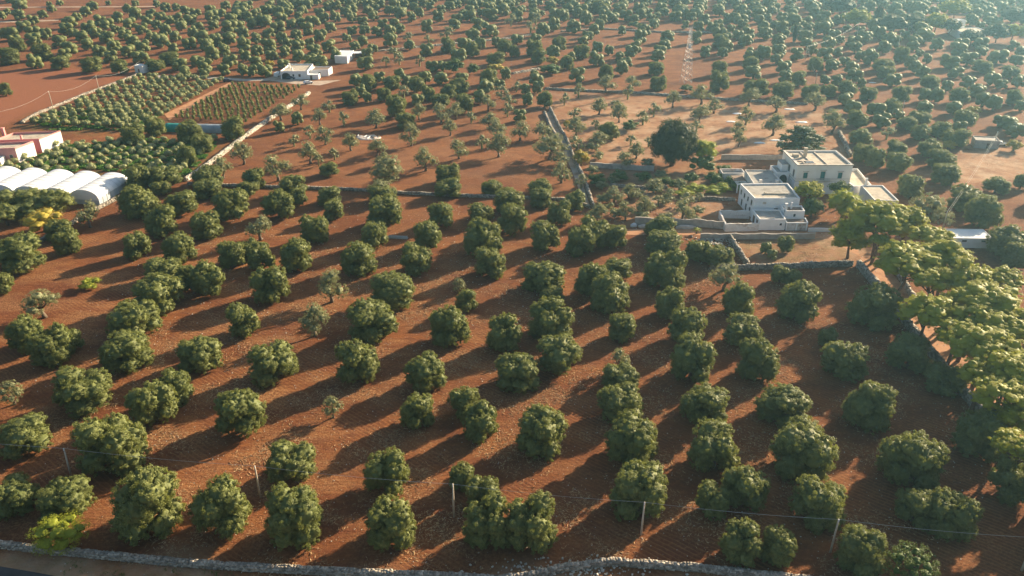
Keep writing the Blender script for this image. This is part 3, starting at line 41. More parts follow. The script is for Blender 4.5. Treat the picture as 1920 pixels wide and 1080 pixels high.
YOUNG_A=[(-184.3, 304.2, 1, 1), (-179.6, 303.3, 1, 2), (-175.3, 302.8, 1, 3), (-171.4, 302.1, 1, 4), (-167.1, 301.3, 1, 5), (-162.7, 300.2, 1, 6), (-157.9, 300.1, 1, 7), (-153.9, 298.7, 1, 8), (-149.0, 298.6, 1, 9), (-144.7, 297.3, 1, 10), (-139.9, 296.2, 1, 11), (-183.2, 310.0, 2, 1), (-179.6, 309.0, 2, 2), (-175.1, 308.9, 2, 3), (-170.8, 307.9, 2, 4), (-166.0, 306.9, 2, 5), (-161.8, 305.8, 2, 6), (-157.9, 305.1, 2, 7), (-152.9, 304.6, 2, 8), (-148.9, 303.9, 2, 9), (-144.4, 302.8, 2, 10), (-139.8, 302.5, 2, 11), (-183.3, 315.9, 3, 1), (-178.7, 315.4, 3, 2), (-174.1, 314.0, 3, 3), (-169.6, 313.1, 3, 4), (-165.8, 312.9, 3, 5), (-161.7, 311.9, 3, 6), (-157.5, 311.2, 3, 7), (-152.5, 310.4, 3, 8), (-148.0, 309.3, 3, 9), (-143.9, 308.8, 3, 10), (-139.7, 307.9, 3, 11), (-182.2, 322.0, 4, 1), (-178.2, 320.9, 4, 2), (-174.3, 320.1, 4, 3), (-169.4, 319.6, 4, 4), (-164.9, 318.1, 4, 5), (-161.1, 317.7, 4, 6), (-157.1, 316.7, 4, 7), (-152.7, 315.6, 4, 8), (-148.5, 315.4, 4, 9), (-144.1, 314.1, 4, 10), (-139.5, 313.9, 4, 11), (-182.4, 327.1, 5, 1), (-177.6, 326.8, 5, 2), (-173.1, 325.9, 5, 3), (-169.3, 324.7, 5, 4), (-165.0, 324.4, 5, 5), (-160.1, 322.8, 5, 6), (-156.6, 322.1, 5, 7), (-152.2, 321.6, 5, 8), (-147.6, 320.6, 5, 9), (-143.9, 319.9, 5, 10), (-139.2, 319.3, 5, 11), (-181.0, 333.0, 6, 1), (-177.1, 332.2, 6, 2), (-172.7, 330.8, 6, 3), (-168.2, 330.7, 6, 4), (-164.0, 329.9, 6, 5), (-160.2, 328.7, 6, 6), (-156.2, 328.2, 6, 7), (-152.0, 326.8, 6, 8), (-147.6, 326.1, 6, 9), (-143.2, 325.2, 6, 10), (-139.3, 324.5, 6, 11), (-181.3, 338.4, 7, 1), (-177.1, 338.1, 7, 2), (-172.3, 336.6, 7, 3), (-168.4, 336.0, 7, 4), (-164.1, 334.9, 7, 5), (-159.3, 335.0, 7, 6), (-155.5, 333.7, 7, 7), (-151.6, 332.5, 7, 8), (-147.1, 331.9, 7, 9), (-142.4, 331.0, 7, 10), (-139.0, 330.9, 7, 11), (-180.3, 343.8, 8, 1), (-176.1, 342.9, 8, 2), (-171.9, 343.1, 8, 3), (-167.3, 342.0, 8, 4), (-163.7, 340.8, 8, 5), (-159.6, 340.4, 8, 6), (-155.0, 339.6, 8, 7), (-151.0, 338.3, 8, 8), (-146.3, 338.2, 8, 9), (-142.0, 337.3, 8, 10), (-137.9, 336.4, 8, 11), (-180.1, 349.9, 9, 1), (-175.8, 348.6, 9, 2), (-171.9, 348.0, 9, 3), (-167.5, 347.6, 9, 4), (-162.6, 346.6, 9, 5), (-158.4, 346.3, 9, 6), (-154.2, 344.9, 9, 7), (-150.7, 343.9, 9, 8), (-146.6, 343.1, 9, 9), (-141.9, 343.0, 9, 10), (-137.5, 341.8, 9, 11), (-179.1, 355.8, 10, 1), (-175.5, 354.9, 10, 2), (-170.5, 354.2, 10, 3), (-166.5, 353.1, 10, 4), (-162.9, 352.6, 10, 5), (-158.6, 351.8, 10, 6), (-153.8, 350.6, 10, 7), (-150.2, 350.3, 10, 8), (-145.7, 348.7, 10, 9), (-142.1, 347.9, 10, 10), (-137.1, 347.7, 10, 11), (-179.1, 361.5, 11, 1), (-174.1, 360.5, 11, 2), (-170.6, 359.6, 11, 3), (-166.6, 358.3, 11, 4), (-161.7, 358.1, 11, 5), (-158.0, 357.6, 11, 6), (-153.9, 356.7, 11, 7), (-149.4, 355.2, 11, 8), (-145.8, 354.5, 11, 9), (-141.6, 354.0, 11, 10), (-137.5, 353.0, 11, 11), (-178.6, 367.3, 12, 1), (-174.2, 366.0, 12, 2), (-169.8, 365.6, 12, 3), (-165.9, 364.8, 12, 4), (-161.7, 363.6, 12, 5), (-157.5, 362.3, 12, 6), (-153.5, 361.7, 12, 7), (-149.8, 361.5, 12, 8), (-145.5, 360.3, 12, 9), (-140.8, 359.6, 12, 10), (-137.1, 358.8, 12, 11), (-177.6, 372.8, 13, 1), (-173.9, 371.8, 13, 2), (-169.7, 370.7, 13, 3), (-165.1, 370.1, 13, 4), (-161.2, 369.5, 13, 5), (-156.7, 368.4, 13, 6), (-152.9, 367.6, 13, 7), (-148.9, 367.0, 13, 8), (-144.9, 366.0, 13, 9), (-140.7, 365.6, 13, 10), (-136.4, 364.8, 13, 11), (-176.7, 378.0, 14, 1), (-173.0, 377.8, 14, 2), (-168.6, 376.2, 14, 3), (-165.2, 375.7, 14, 4), (-161.2, 374.7, 14, 5), (-157.1, 374.3, 14, 6), (-152.3, 373.7, 14, 7), (-148.9, 372.7, 14, 8), (-144.3, 371.3, 14, 9), (-140.0, 371.3, 14, 10), (-136.6, 370.5, 14, 11), (-176.7, 383.9, 15, 1), (-172.0, 383.4, 15, 2), (-168.8, 382.2, 15, 3), (-164.4, 381.2, 15, 4), (-160.6, 380.4, 15, 5), (-156.1, 379.3, 15, 6), (-152.2, 378.9, 15, 7), (-148.6, 378.0, 15, 8), (-144.0, 377.3, 15, 9), (-140.5, 377.0, 15, 10), (-135.7, 376.1, 15, 11)]
YOUNG_B=[(-122.4, 246.6, 1, 10), (-116.6, 246.5, 1, 11), (-112.3, 246.7, 1, 12), (-107.3, 246.9, 1, 13), (-166.5, 248.6, 2, 1), (-161.4, 249.6, 2, 2), (-156.9, 248.7, 2, 3), (-151.5, 249.0, 2, 4), (-147.1, 249.1, 2, 5), (-142.3, 249.3, 2, 6), (-136.9, 249.6, 2, 7), (-131.3, 249.8, 2, 8), (-126.7, 249.8, 2, 9), (-122.0, 249.8, 2, 10), (-117.1, 250.0, 2, 11), (-111.5, 250.9, 2, 12), (-107.3, 251.0, 2, 13), (-165.2, 252.1, 3, 1), (-160.5, 252.8, 3, 2), (-156.0, 253.6, 3, 3), (-151.2, 253.4, 3, 4), (-145.9, 254.4, 3, 5), (-141.5, 254.4, 3, 6), (-136.1, 254.4, 3, 7), (-131.6, 254.2, 3, 8), (-127.2, 254.2, 3, 9), (-122.3, 255.3, 3, 10), (-117.1, 254.7, 3, 11), (-112.5, 255.9, 3, 12), (-106.5, 255.9, 3, 13), (-165.4, 256.1, 4, 1), (-160.6, 256.8, 4, 2), (-155.9, 257.1, 4, 3), (-151.0, 258.1, 4, 4), (-145.1, 257.9, 4, 5), (-141.3, 258.8, 4, 6), (-136.4, 258.2, 4, 7), (-132.0, 258.6, 4, 8), (-126.5, 259.1, 4, 9), (-122.1, 259.4, 4, 10), (-117.5, 259.4, 4, 11), (-112.5, 259.9, 4, 12), (-107.8, 259.7, 4, 13), (-164.7, 260.0, 5, 1), (-159.6, 260.8, 5, 2), (-154.6, 261.4, 5, 3), (-149.9, 262.1, 5, 4), (-145.6, 261.7, 5, 5), (-140.0, 261.8, 5, 6), (-135.6, 262.9, 5, 7), (-131.7, 263.6, 5, 8), (-125.8, 263.7, 5, 9), (-121.3, 264.3, 5, 10), (-117.3, 264.3, 5, 11), (-112.0, 265.1, 5, 12), (-106.9, 265.5, 5, 13), (-158.8, 264.9, 6, 2), (-154.8, 264.5, 6, 3), (-150.2, 265.4, 6, 4), (-145.6, 266.5, 6, 5), (-140.2, 266.7, 6, 6), (-135.4, 267.2, 6, 7), (-130.9, 266.7, 6, 8), (-125.8, 268.2, 6, 9), (-121.5, 268.4, 6, 10), (-116.6, 268.2, 6, 11), (-111.8, 268.9, 6, 12), (-108.0, 269.4, 6, 13), (-158.2, 269.2, 7, 2), (-153.9, 268.9, 7, 3), (-149.3, 269.9, 7, 4), (-144.2, 270.3, 7, 5), (-139.8, 270.1, 7, 6), (-135.8, 270.9, 7, 7), (-130.4, 271.5, 7, 8), (-126.0, 271.6, 7, 9), (-122.1, 272.5, 7, 10), (-116.6, 273.6, 7, 11), (-112.0, 273.6, 7, 12), (-107.6, 274.4, 7, 13), (-157.3, 272.1, 8, 2), (-152.7, 273.7, 8, 3), (-149.5, 273.6, 8, 4), (-143.8, 274.9, 8, 5), (-139.7, 274.6, 8, 6), (-135.5, 276.1, 8, 7), (-130.9, 276.2, 8, 8), (-126.5, 276.7, 8, 9), (-120.8, 276.8, 8, 10), (-116.4, 277.9, 8, 11), (-111.8, 278.8, 8, 12), (-108.1, 279.7, 8, 13), (-161.8, 275.0, 9, 1), (-158.0, 276.4, 9, 2), (-152.9, 276.8, 9, 3), (-148.8, 277.5, 9, 4), (-144.1, 278.9, 9, 5), (-140.0, 279.4, 9, 6), (-134.4, 279.2, 9, 7), (-129.7, 280.7, 9, 8), (-125.3, 280.8, 9, 9), (-121.5, 281.6, 9, 10), (-116.2, 282.6, 9, 11), (-112.6, 283.0, 9, 12), (-108.2, 283.2, 9, 13)]
SAPLINGS=[(-132.6, 312.0, 1, 1), (-130.0, 311.6, 1, 2), (-127.6, 310.6, 1, 3), (-125.1, 310.1, 1, 4), (-122.7, 310.2, 1, 5), (-120.0, 309.6, 1, 6), (-117.8, 309.2, 1, 7), (-115.1, 308.5, 1, 8), (-112.9, 307.6, 1, 9), (-110.5, 307.5, 1, 10), (-108.1, 307.1, 1, 11), (-106.0, 306.2, 1, 12), (-103.1, 305.8, 1, 13), (-131.9, 316.2, 2, 1), (-129.6, 316.0, 2, 2), (-126.7, 315.2, 2, 3), (-124.5, 314.8, 2, 4), (-122.1, 314.4, 2, 5), (-120.0, 313.7, 2, 6), (-117.5, 313.8, 2, 7), (-114.9, 312.8, 2, 8), (-112.2, 312.9, 2, 9), (-110.1, 311.8, 2, 10), (-107.8, 311.3, 2, 11), (-105.3, 310.9, 2, 12), (-103.0, 310.5, 2, 13), (-131.4, 321.2, 3, 1), (-128.8, 320.4, 3, 2), (-126.6, 320.0, 3, 3), (-124.2, 319.4, 3, 4), (-122.0, 318.9, 3, 5), (-118.9, 318.3, 3, 6), (-116.8, 318.2, 3, 7), (-114.1, 317.4, 3, 8), (-112.1, 317.0, 3, 9), (-109.5, 316.6, 3, 10), (-106.7, 316.4, 3, 11), (-104.3, 315.4, 3, 12), (-102.5, 315.4, 3, 13), (-130.7, 325.5, 4, 1), (-128.5, 324.7, 4, 2), (-126.2, 324.9, 4, 3), (-123.4, 324.3, 4, 4), (-120.9, 323.4, 4, 5), (-119.0, 322.9, 4, 6), (-116.2, 322.8, 4, 7), (-113.5, 322.4, 4, 8), (-111.2, 321.9, 4, 9), (-108.9, 321.3, 4, 10), (-106.7, 321.0, 4, 11), (-104.1, 320.6, 4, 12), (-101.4, 319.7, 4, 13), (-130.9, 329.9, 5, 1), (-128.0, 329.8, 5, 2), (-125.9, 328.9, 5, 3), (-123.2, 328.7, 5, 4), (-120.8, 328.0, 5, 5), (-118.1, 327.4, 5, 6), (-115.9, 327.2, 5, 7), (-112.9, 326.9, 5, 8), (-110.5, 326.3, 5, 9), (-108.5, 325.7, 5, 10), (-105.5, 325.5, 5, 11), (-103.5, 324.6, 5, 12), (-100.9, 324.6, 5, 13), (-130.2, 334.5, 6, 1), (-127.6, 334.5, 6, 2), (-125.4, 333.4, 6, 3), (-122.8, 333.2, 6, 4), (-120.1, 332.6, 6, 5), (-117.5, 332.5, 6, 6), (-115.2, 331.7, 6, 7), (-112.4, 331.3, 6, 8), (-110.0, 330.7, 6, 9), (-107.9, 330.6, 6, 10), (-105.4, 330.3, 6, 11), (-102.7, 329.3, 6, 12), (-100.4, 329.0, 6, 13), (-129.7, 339.6, 7, 1), (-127.5, 338.8, 7, 2), (-124.9, 338.7, 7, 3), (-122.5, 337.6, 7, 4), (-120.0, 337.3, 7, 5), (-116.9, 337.2, 7, 6), (-114.5, 336.8, 7, 7), (-111.9, 335.9, 7, 8), (-109.9, 335.8, 7, 9), (-107.0, 334.7, 7, 10), (-104.5, 334.5, 7, 11), (-102.2, 334.0, 7, 12), (-99.8, 333.3, 7, 13), (-129.5, 343.8, 8, 1), (-126.5, 343.2, 8, 2), (-124.0, 342.7, 8, 3), (-121.8, 342.7, 8, 4), (-119.0, 342.0, 8, 5), (-117.0, 341.5, 8, 6), (-114.2, 341.3, 8, 7), (-111.8, 340.5, 8, 8), (-108.8, 339.8, 8, 9), (-106.6, 339.8, 8, 10), (-103.8, 338.8, 8, 11), (-101.8, 338.4, 8, 12), (-98.6, 338.0, 8, 13), (-128.8, 348.8, 9, 1), (-126.5, 347.9, 9, 2), (-123.5, 347.6, 9, 3), (-121.4, 347.2, 9, 4), (-118.9, 346.4, 9, 5), (-116.5, 346.3, 9, 6), (-113.3, 345.7, 9, 7), (-110.8, 344.8, 9, 8), (-108.7, 344.7, 9, 9), (-105.6, 344.5, 9, 10), (-103.5, 343.6, 9, 11), (-100.9, 343.3, 9, 12), (-98.0, 342.6, 9, 13), (-128.3, 353.3, 10, 1), (-125.7, 352.8, 10, 2), (-123.3, 352.0, 10, 3), (-120.9, 351.6, 10, 4), (-118.0, 350.9, 10, 5), (-115.9, 350.9, 10, 6), (-113.3, 349.9, 10, 7), (-110.8, 349.8, 10, 8), (-108.1, 349.6, 10, 9), (-105.1, 349.1, 10, 10), (-103.0, 348.0, 10, 11), (-100.5, 347.8, 10, 12), (-97.5, 347.3, 10, 13), (-128.3, 357.6, 11, 1), (-125.4, 357.3, 11, 2), (-122.7, 357.0, 11, 3), (-120.2, 356.0, 11, 4), (-117.5, 355.6, 11, 5), (-115.1, 355.2, 11, 6), (-112.4, 354.6, 11, 7), (-110.1, 354.2, 11, 8), (-107.6, 354.1, 11, 9), (-104.7, 353.3, 11, 10), (-102.3, 353.3, 11, 11), (-99.6, 352.2, 11, 12), (-96.8, 352.1, 11, 13), (-127.3, 362.0, 12, 1), (-125.1, 362.0, 12, 2), (-122.2, 361.6, 12, 3), (-120.2, 360.7, 12, 4), (-117.5, 360.2, 12, 5), (-114.3, 360.0, 12, 6), (-111.7, 359.3, 12, 7), (-109.2, 358.9, 12, 8), (-107.0, 358.7, 12, 9), (-103.9, 357.7, 12, 10), (-101.5, 357.6, 12, 11), (-99.2, 356.9, 12, 12), (-96.6, 356.3, 12, 13), (-127.4, 367.0, 13, 1), (-124.5, 366.2, 13, 2), (-122.4, 365.8, 13, 3), (-119.3, 365.2, 13, 4), (-116.9, 364.8, 13, 5), (-113.9, 364.5, 13, 6), (-111.8, 363.7, 13, 7), (-108.9, 363.6, 13, 8), (-106.1, 362.8, 13, 9), (-103.9, 362.7, 13, 10), (-101.1, 361.9, 13, 11), (-98.5, 361.9, 13, 12), (-95.9, 361.2, 13, 13)]
PINES=[(90.65, 182.88, 14.15, 10.22, 11), (97.39, 183.07, 9.45, 8.66, 10.5), (83.23, 181.76, 8.69, 13.17, 6.5), (86.55, 157.89, 12.55, 8.83, 11), (98.12, 172.5, 9.0, 6.25, 10.5), (95.4, 160.11, 10.81, 8.46, 11), (95.58, 150.02, 10.27, 9.16, 10.5), (81.82, 138.56, 10.31, 8.2, 9.5), (90.01, 141.92, 7.07, 6.21, 9.5), (93.91, 138.6, 11.71, 7.95, 11.5), (91.48, 128.58, 9.48, 6.52, 11), (85.48, 124.05, 11.55, 8.09, 10.5), (85.35, 114.46, 8.32, 6.87, 11), (80.12, 108.34, 9.06, 7.32, 10), (96.71, 130.99, 6.61, 7.62, 11), (80.89, 104.0, 6.12, 5.61, 8.5), (89.61, 177.36, 6.45, 4.38, 7), (88.8, 151.03, 8.99, 6.74, 10), (89.36, 133.95, 8.17, 6.13, 10.5), (84.42, 130.45, 8.04, 5.63, 9), (103.28, 150.02, 7.82, 5.58, 10.5), (82.29, 116.63, 8.32, 6.47, 8.5), (76.16, 96.87, 6.45, 5.64, 9), (80.01, 93.12, 7.81, 6.24, 10), (76.24, 85.1, 7.33, 5.86, 10), (74.02, 77.07, 6.85, 5.48, 10), (93.49, 102.24, 8.35, 6.68, 10)]
FAR_PINES=[(219.29, 530.92, 15.59, 12.2, 6), (228.46, 500.72, 17.97, 11.55, 6.5), (243.06, 504.68, 12.93, 11.64, 6.5), (256.91, 503.46, 13.54, 12.89, 7), (263.53, 498.03, 11.5, 8.94, 6), (225.4, 575.92, 19.73, 10.23, 7), (294.42, 558.57, 18.45, 12.06, 8), (320.12, 532.95, 16.99, 13.59, 7), (278.04, 475.74, 14.7, 10.41, 6), (288.45, 475.74, 13.47, 10.41, 6), (261.74, 470.65, 13.36, 6.68, 4.5)]
SPECIAL={'carob': [(52.92, 254.44, 15.02, 16.07, 7)], 'garden_tree': [(63.03, 253.03, 9.05, 8.01, 6)], 'garden_shrub': [(50.6, 232.36, 5.55, 3.92, 1.5), (47.26, 235.75, 4.96, 3.64, 1.5), (51.68, 225.8, 6.38, 2.87, 1.0), (67.76, 244.45, 5.79, 5.11, 2.0), (64.09, 229.88, 5.83, 3.56, 1.2), (43.59, 229.33, 4.84, 3.23, 1.4), (71.37, 229.33, 3.88, 3.23, 1.4), (61.71, 248.28, 9.65, 7.58, 2.5), (56.05, 238.44, 5.0, 4.0, 1.6), (63.12, 237.37, 6.64, 4.98, 1.8), (67.76, 234.5, 4.93, 4.28, 1.6), (69.01, 230.93, 5.52, 3.9, 1.5), (55.97, 230.42, 7.14, 2.92, 1.0), (61.23, 228.56, 7.41, 2.9, 1.0), (26.44, 235.89, 6.28, 4.96, 1.8), (33.62, 240.68, 5.72, 4.37, 1.7), (41.06, 239.73, 6.03, 4.02, 1.5), (44.8, 296.04, 6.83, 5.42, 1.9), (34.4, 240.02, 5.03, 3.36, 1.4)], 'scrub': [(26.51, 220.02, 4.68, 3.43, 1.5), (27.46, 232.64, 4.25, 3.27, 1.4), (31.64, 237.8, 4.0, 3.0, 1.3), (28.25, 270.51, 5.58, 4.09, 1.5), (37.21, 224.19, 5.38, 3.8, 1.6), (38.87, 214.2, 5.18, 3.66, 1.6), (45.27, 220.28, 4.68, 3.12, 1.4), (44.74, 252.94, 5.26, 3.86, 1.5), (47.47, 242.86, 5.09, 3.05, 1.3), (52.88, 211.82, 4.23, 3.02, 1.4), (42.92, 206.6, 5.03, 2.96, 1.4), (36.39, 207.54, 4.75, 3.27, 1.5), (50.14, 205.68, 4.13, 2.65, 1.3), (26.07, 246.22, 4.46, 3.77, 1.4), (29.16, 260.62, 5.04, 3.96, 1.4), (29.86, 208.88, 5.08, 3.58, 1.6)], 'manor_pine': [(83.91, 213.96, 8.13, 6.33, 7.0), (94.01, 217.6, 6.43, 4.59, 6.0), (84.01, 209.32, 6.55, 5.96, 3.5)], 'lime_tree': [(91.86, 207.01, 9.11, 8.82, 5.5)], 'oak': [(-142.06, 212.96, 9.95, 7.24, 4.5), (-135.53, 213.86, 9.38, 7.26, 4.8), (-128.37, 212.11, 8.42, 7.52, 4.5), (-134.34, 207.36, 9.17, 5.62, 3.0), (-138.43, 203.34, 6.4, 6.4, 3.5)], 'yellow_tree': [(-125.84, 199.12, 10.87, 6.58, 3.2)], 'lime_bush': [(-64.27, 85.19, 7.56, 5.44, 2.6)], 'almond': [(53.94, 78.94, 6.89, 5.74, 3.2)], 'field_shrub': [(-98.26, 165.81, 5.2, 3.1, 1.0)], 'yellow': [(22.88, 254.35, 5.81, 6.69, 2.5), (20.58, 414.34, 7.04, 5.42, 2.6), (-7.82, 397.34, 8.87, 5.22, 2.4), (-122.33, 410.73, 5.38, 3.76, 2.0), (152.82, 271.93, 5.22, 4.1, 2.6), (175.15, 270.64, 5.94, 4.82, 2.8), (186.81, 320.69, 6.03, 3.45, 2), (20.94, 300.09, 2.85, 3.25, 1.8), (-189.99, 420.41, 6.04, 3.84, 2.2)], 'dark_bush': [(18.6, 392.89, 11.88, 6.2, 1.8), (-27.84, 396.38, 10.41, 8.85, 2.6), (-18.82, 392.2, 6.19, 6.7, 2.2), (77.75, 527.35, 10.14, 5.41, 2.0), (77.94, 357.78, 6.18, 3.8, 1.5)], 'cypress': [(163.53, 478.18, 2.77, 9.24, 5), (229.23, 524.2, 4.02, 13.39, 7), (230.62, 523.26, 3.34, 12.7, 6.5)]}
CEDAR=(98.64, 265.24, 15.62)
POLES={'front': [(-102.62, 103.62), (-69.88, 99.18), (-38.81, 95.0), (-8.7, 90.95), (18.77, 87.13), (45.09, 83.72), (70.19, 80.29)], 'left': [(-188.89, 326.71), (-182.81, 355.12), (-197.06, 291.99)], 'right': [(205.06, 491.57), (210.96, 449.02), (153.65, 427.41), (138.8, 368.38), (154.1, 312.78), (114.31, 196.1), (169.65, 273.49), (105.37, 186.51)]}
PYLON=(81.11, 375.89)
BLOCKS={'farm': ([(67.17, 208.37), (79.72, 208.37), (80.12, 220.75), (65.98, 219.39)], 6.0), 'mid_block': ([(71.23, 224.43), (80.58, 225.13), (80.15, 236.79), (72.37, 237.3)], 4.6), 'porch': ([(80.45, 232.53), (84.51, 232.53), (84.72, 239.11), (80.41, 238.6)], 5.2), 'porch_upper': ([(82.96, 234.23), (83.94, 234.23), (84.7, 238.89), (82.89, 238.36)], 7.0), 'shed_back': ([(65.44, 237.35), (72.7, 237.85), (73.42, 241.95), (66.01, 241.95)], 3.2), 'shed_pergola': ([(68.45, 228.74), (71.79, 229.22), (72.66, 237.5), (68.22, 237.0)], 2.8), 'front_low': ([(66.7, 199.87), (73.73, 199.87), (75.27, 206.86), (66.97, 207.26)], 3.2), 'front_right': ([(73.94, 199.61), (79.74, 199.8), (80.43, 203.22), (74.89, 203.22)], 2.3), 'front_upper': ([(74.22, 201.98), (79.75, 202.57), (80.63, 207.53), (75.91, 207.53)], 4.2), 'stair': ([(70.17, 203.88), (73.85, 203.09), (74.45, 205.07), (70.51, 205.07)], 5.0), 'out_right': ([(102.08, 211.64), (108.66, 211.22), (109.4, 223.93), (104.68, 223.93)], 4.2), 'terrace': ([(101.11, 222.03), (107.52, 227.08), (109.87, 241.36), (106.93, 239.81)], 3.4), 'small': ([(113.28, 188.38), (123.22, 188.04), (124.71, 193.96), (114.13, 194.68)], 2.6), 'pink_a': ([(-178.45, 253.92), (-164.98, 257.4), (-163.14, 265.24), (-176.96, 263.39)], 5.0), 'pink_b': ([(-164.95, 268.44), (-161.62, 274.87), (-166.36, 282.25), (-177.11, 281.57)], 4.6), 'pink_c': ([(-180.49, 263.77), (-162.44, 263.77), (-171.99, 274.66), (-185.78, 272.68)], 6.0), 'pink_low': ([(-172.38, 254.49), (-167.8, 257.93), (-170.64, 262.04), (-175.74, 260.26)], 3.0), 'white_a': ([(-109.09, 382.05), (-96.53, 382.05), (-97.51, 399.0), (-106.7, 400.26)], 3.6), 'white_b': ([(-96.91, 385.8), (-89.02, 389.38), (-87.68, 395.47), (-95.99, 395.47)], 3.3), 'white_c': ([(-96.6, 382.78), (-91.31, 382.78), (-91.3, 385.09), (-96.37, 385.09)], 2.2), 'house2': ([(-88.49, 420.11), (-84.15, 417.37), (-84.42, 435.85), (-90.94, 432.91)], 3.6), 'house2_b': ([(-83.74, 431.72), (-79.53, 431.72), (-80.14, 435.36), (-84.1, 435.36)], 3.0), 'hut': ([(-184.23, 396.22), (-179.57, 394.37), (-179.53, 398.72), (-184.76, 401.25)], 3.4), 'ruin': ([(163.05, 273.81), (169.12, 272.53), (172.27, 277.7), (166.13, 279.02)], 2.8), 'far_house': ([(265.3, 487.79), (276.62, 491.46), (285.74, 502.81), (279.28, 502.81)], 4.0), 'far_house_b': ([(260.57, 474.33), (264.53, 474.33), (273.82, 491.15), (270.67, 491.15)], 8.0), 'far_house_c': ([(225.26, 528.54), (227.28, 528.54), (231.18, 537.42), (229.47, 537.42)], 7.0), 'court': ([(57.38, 198.66), (66.54, 198.66), (66.62, 208.68), (58.07, 209.08)], 2.0), 'shade_a': ([(-141.17, 302.37), (-136.9, 299.37), (-136.92, 297.88), (-139.74, 297.88)], 2.0)}
POINTS={'greenhouse': [(-129.01, 220.03), (-120.09, 218.31), (-118.33, 232.69), (-164.27, 223.97)], 'polytunnel': [(-130.6, 294.1), (-106.69, 291.99)], 'tarp': [(-52.86, 286.48)], 'pipes': [(-30.39, 194.68)], 'cars': [(-112.45, 388.26), (-104.64, 382.55), (-132.96, 376.99), (174.15, 277.28), (-94.31, 372.64), (125.13, 205.74)], 'heaps': [(33.31, 202.69), (35.83, 201.94)], 'trailer': [(47.19, 201.2)], 'palm': [(49.49, 197.53)], 'sheets': [(85.53, 308.11), (89.02, 279.86), (96.13, 283.14), (91.02, 320.02), (114.21, 326.71), (112.82, 307.34), (167.51, 374.8), (62.36, 295.52)], 'cistern': [(55.08, 294.1), (28.46, 299.13)], 'logs': [(47.77, 193.28), (30.26, 224.86)]}

rng = np.random.default_rng(11); random.seed(11)
COL = scene.collection

# ------------------------------------------------------------------ materials
def newmat(name):
    m = bpy.data.materials.new(name); m.use_nodes = True
    nt = m.node_tree; nt.nodes.clear()
    return m, nt.nodes, nt.links
def nd(N, t, **kw):
    n = N.new(t)
    for k, v in kw.items():
        if k in n.inputs.keys(): n.inputs[k].default_value = v
        else: setattr(n, k, v)
    return n
def ramp(N, stops, interp='LINEAR'):
    r = N.new('ShaderNodeValToRGB'); cr = r.color_ramp; cr.interpolation = interp
    while len(cr.elements) < len(stops): cr.elements.new(0.5)
    for e, (p, c) in zip(cr.elements, stops):
        e.position = p; e.color = (c[0], c[1], c[2], 1) if hasattr(c, '__len__') else (c, c, c, 1)
    return r
def mixc(N, L, fac, a, b, mode='MIX'):
    m = N.new('ShaderNodeMix'); m.data_type = 'RGBA'; m.blend_type = mode
    for sock, v in ((m.inputs[0], fac), (m.inputs[6], a), (m.inputs[7], b)):
        if isinstance(v, bpy.types.NodeSocket): L.new(v, sock)
        elif hasattr(v, '__len__'): sock.default_value = (v[0], v[1], v[2], 1)
        else: sock.default_value = v
    return m.outputs[2]
CORE = {}
def foliage(name, ca, cb, cc, transl=0.28, tcol=(0.20, 0.24, 0.05)):
    """leaf material and, for the body of the crown behind the leaves, the same with the leaf to leaf range narrowed"""
    m = foliage1(name, ca, cb, cc, transl, tcol)
    mid = [a*0.62+b*0.38 for a, b in zip(ca, cb)]
    CORE[name] = foliage1(name+'_body', [q*0.88 for q in mid], [q*1.1 for q in mid], cc, transl*0.6, tcol)
    return m
def foliage1(name, ca, cb, cc, transl, tcol):
    """ca/cb: leaf to leaf range, cc: what some whole trees lean to"""
    m, N, L = newmat(name)
    geo = N.new('ShaderNodeNewGeometry'); oi = N.new('ShaderNodeObjectInfo')
    c1 = mixc(N, L, geo.outputs['Random Per Island'], ca, cb)
    tc = N.new('ShaderNodeNewGeometry')
    no = nd(N, 'ShaderNodeTexNoise', Scale=0.55, Detail=2.0)
    L.new(tc.outputs['Position'], no.inputs['Vector'])
    rr = ramp(N, [(0.42, 0.0), (0.62, 1.0)]); L.new(no.outputs[0], rr.inputs[0])
    mul = nd(N, 'ShaderNodeMath', operation='MULTIPLY'); L.new(rr.outputs[0], mul.inputs[0]); mul.inputs[1].default_value = 0.35
    ad = nd(N, 'ShaderNodeMath', operation='MULTIPLY_ADD'); L.new(oi.outputs['Random'], ad.inputs[0]); ad.inputs[1].default_value = 0.5; L.new(mul.outputs[0], ad.inputs[2])
    c2 = mixc(N, L, ad.outputs[0], c1, cc)
    bs = nd(N, 'ShaderNodeBsdfPrincipled', Roughness=0.62); bs.inputs['Specular IOR Level'].default_value = 0.25
    L.new(c2, bs.inputs['Base Color'])
    tr = N.new('ShaderNodeBsdfTranslucent'); tr.inputs[0].default_value = (*tcol, 1)
    mx = N.new('ShaderNodeMixShader'); mx.inputs[0].default_value = transl
    L.new(bs.outputs[0], mx.inputs[1]); L.new(tr.outputs[0], mx.inputs[2])
    o = N.new('ShaderNodeOutputMaterial'); L.new(mx.outputs[0], o.inputs[0])
    return m
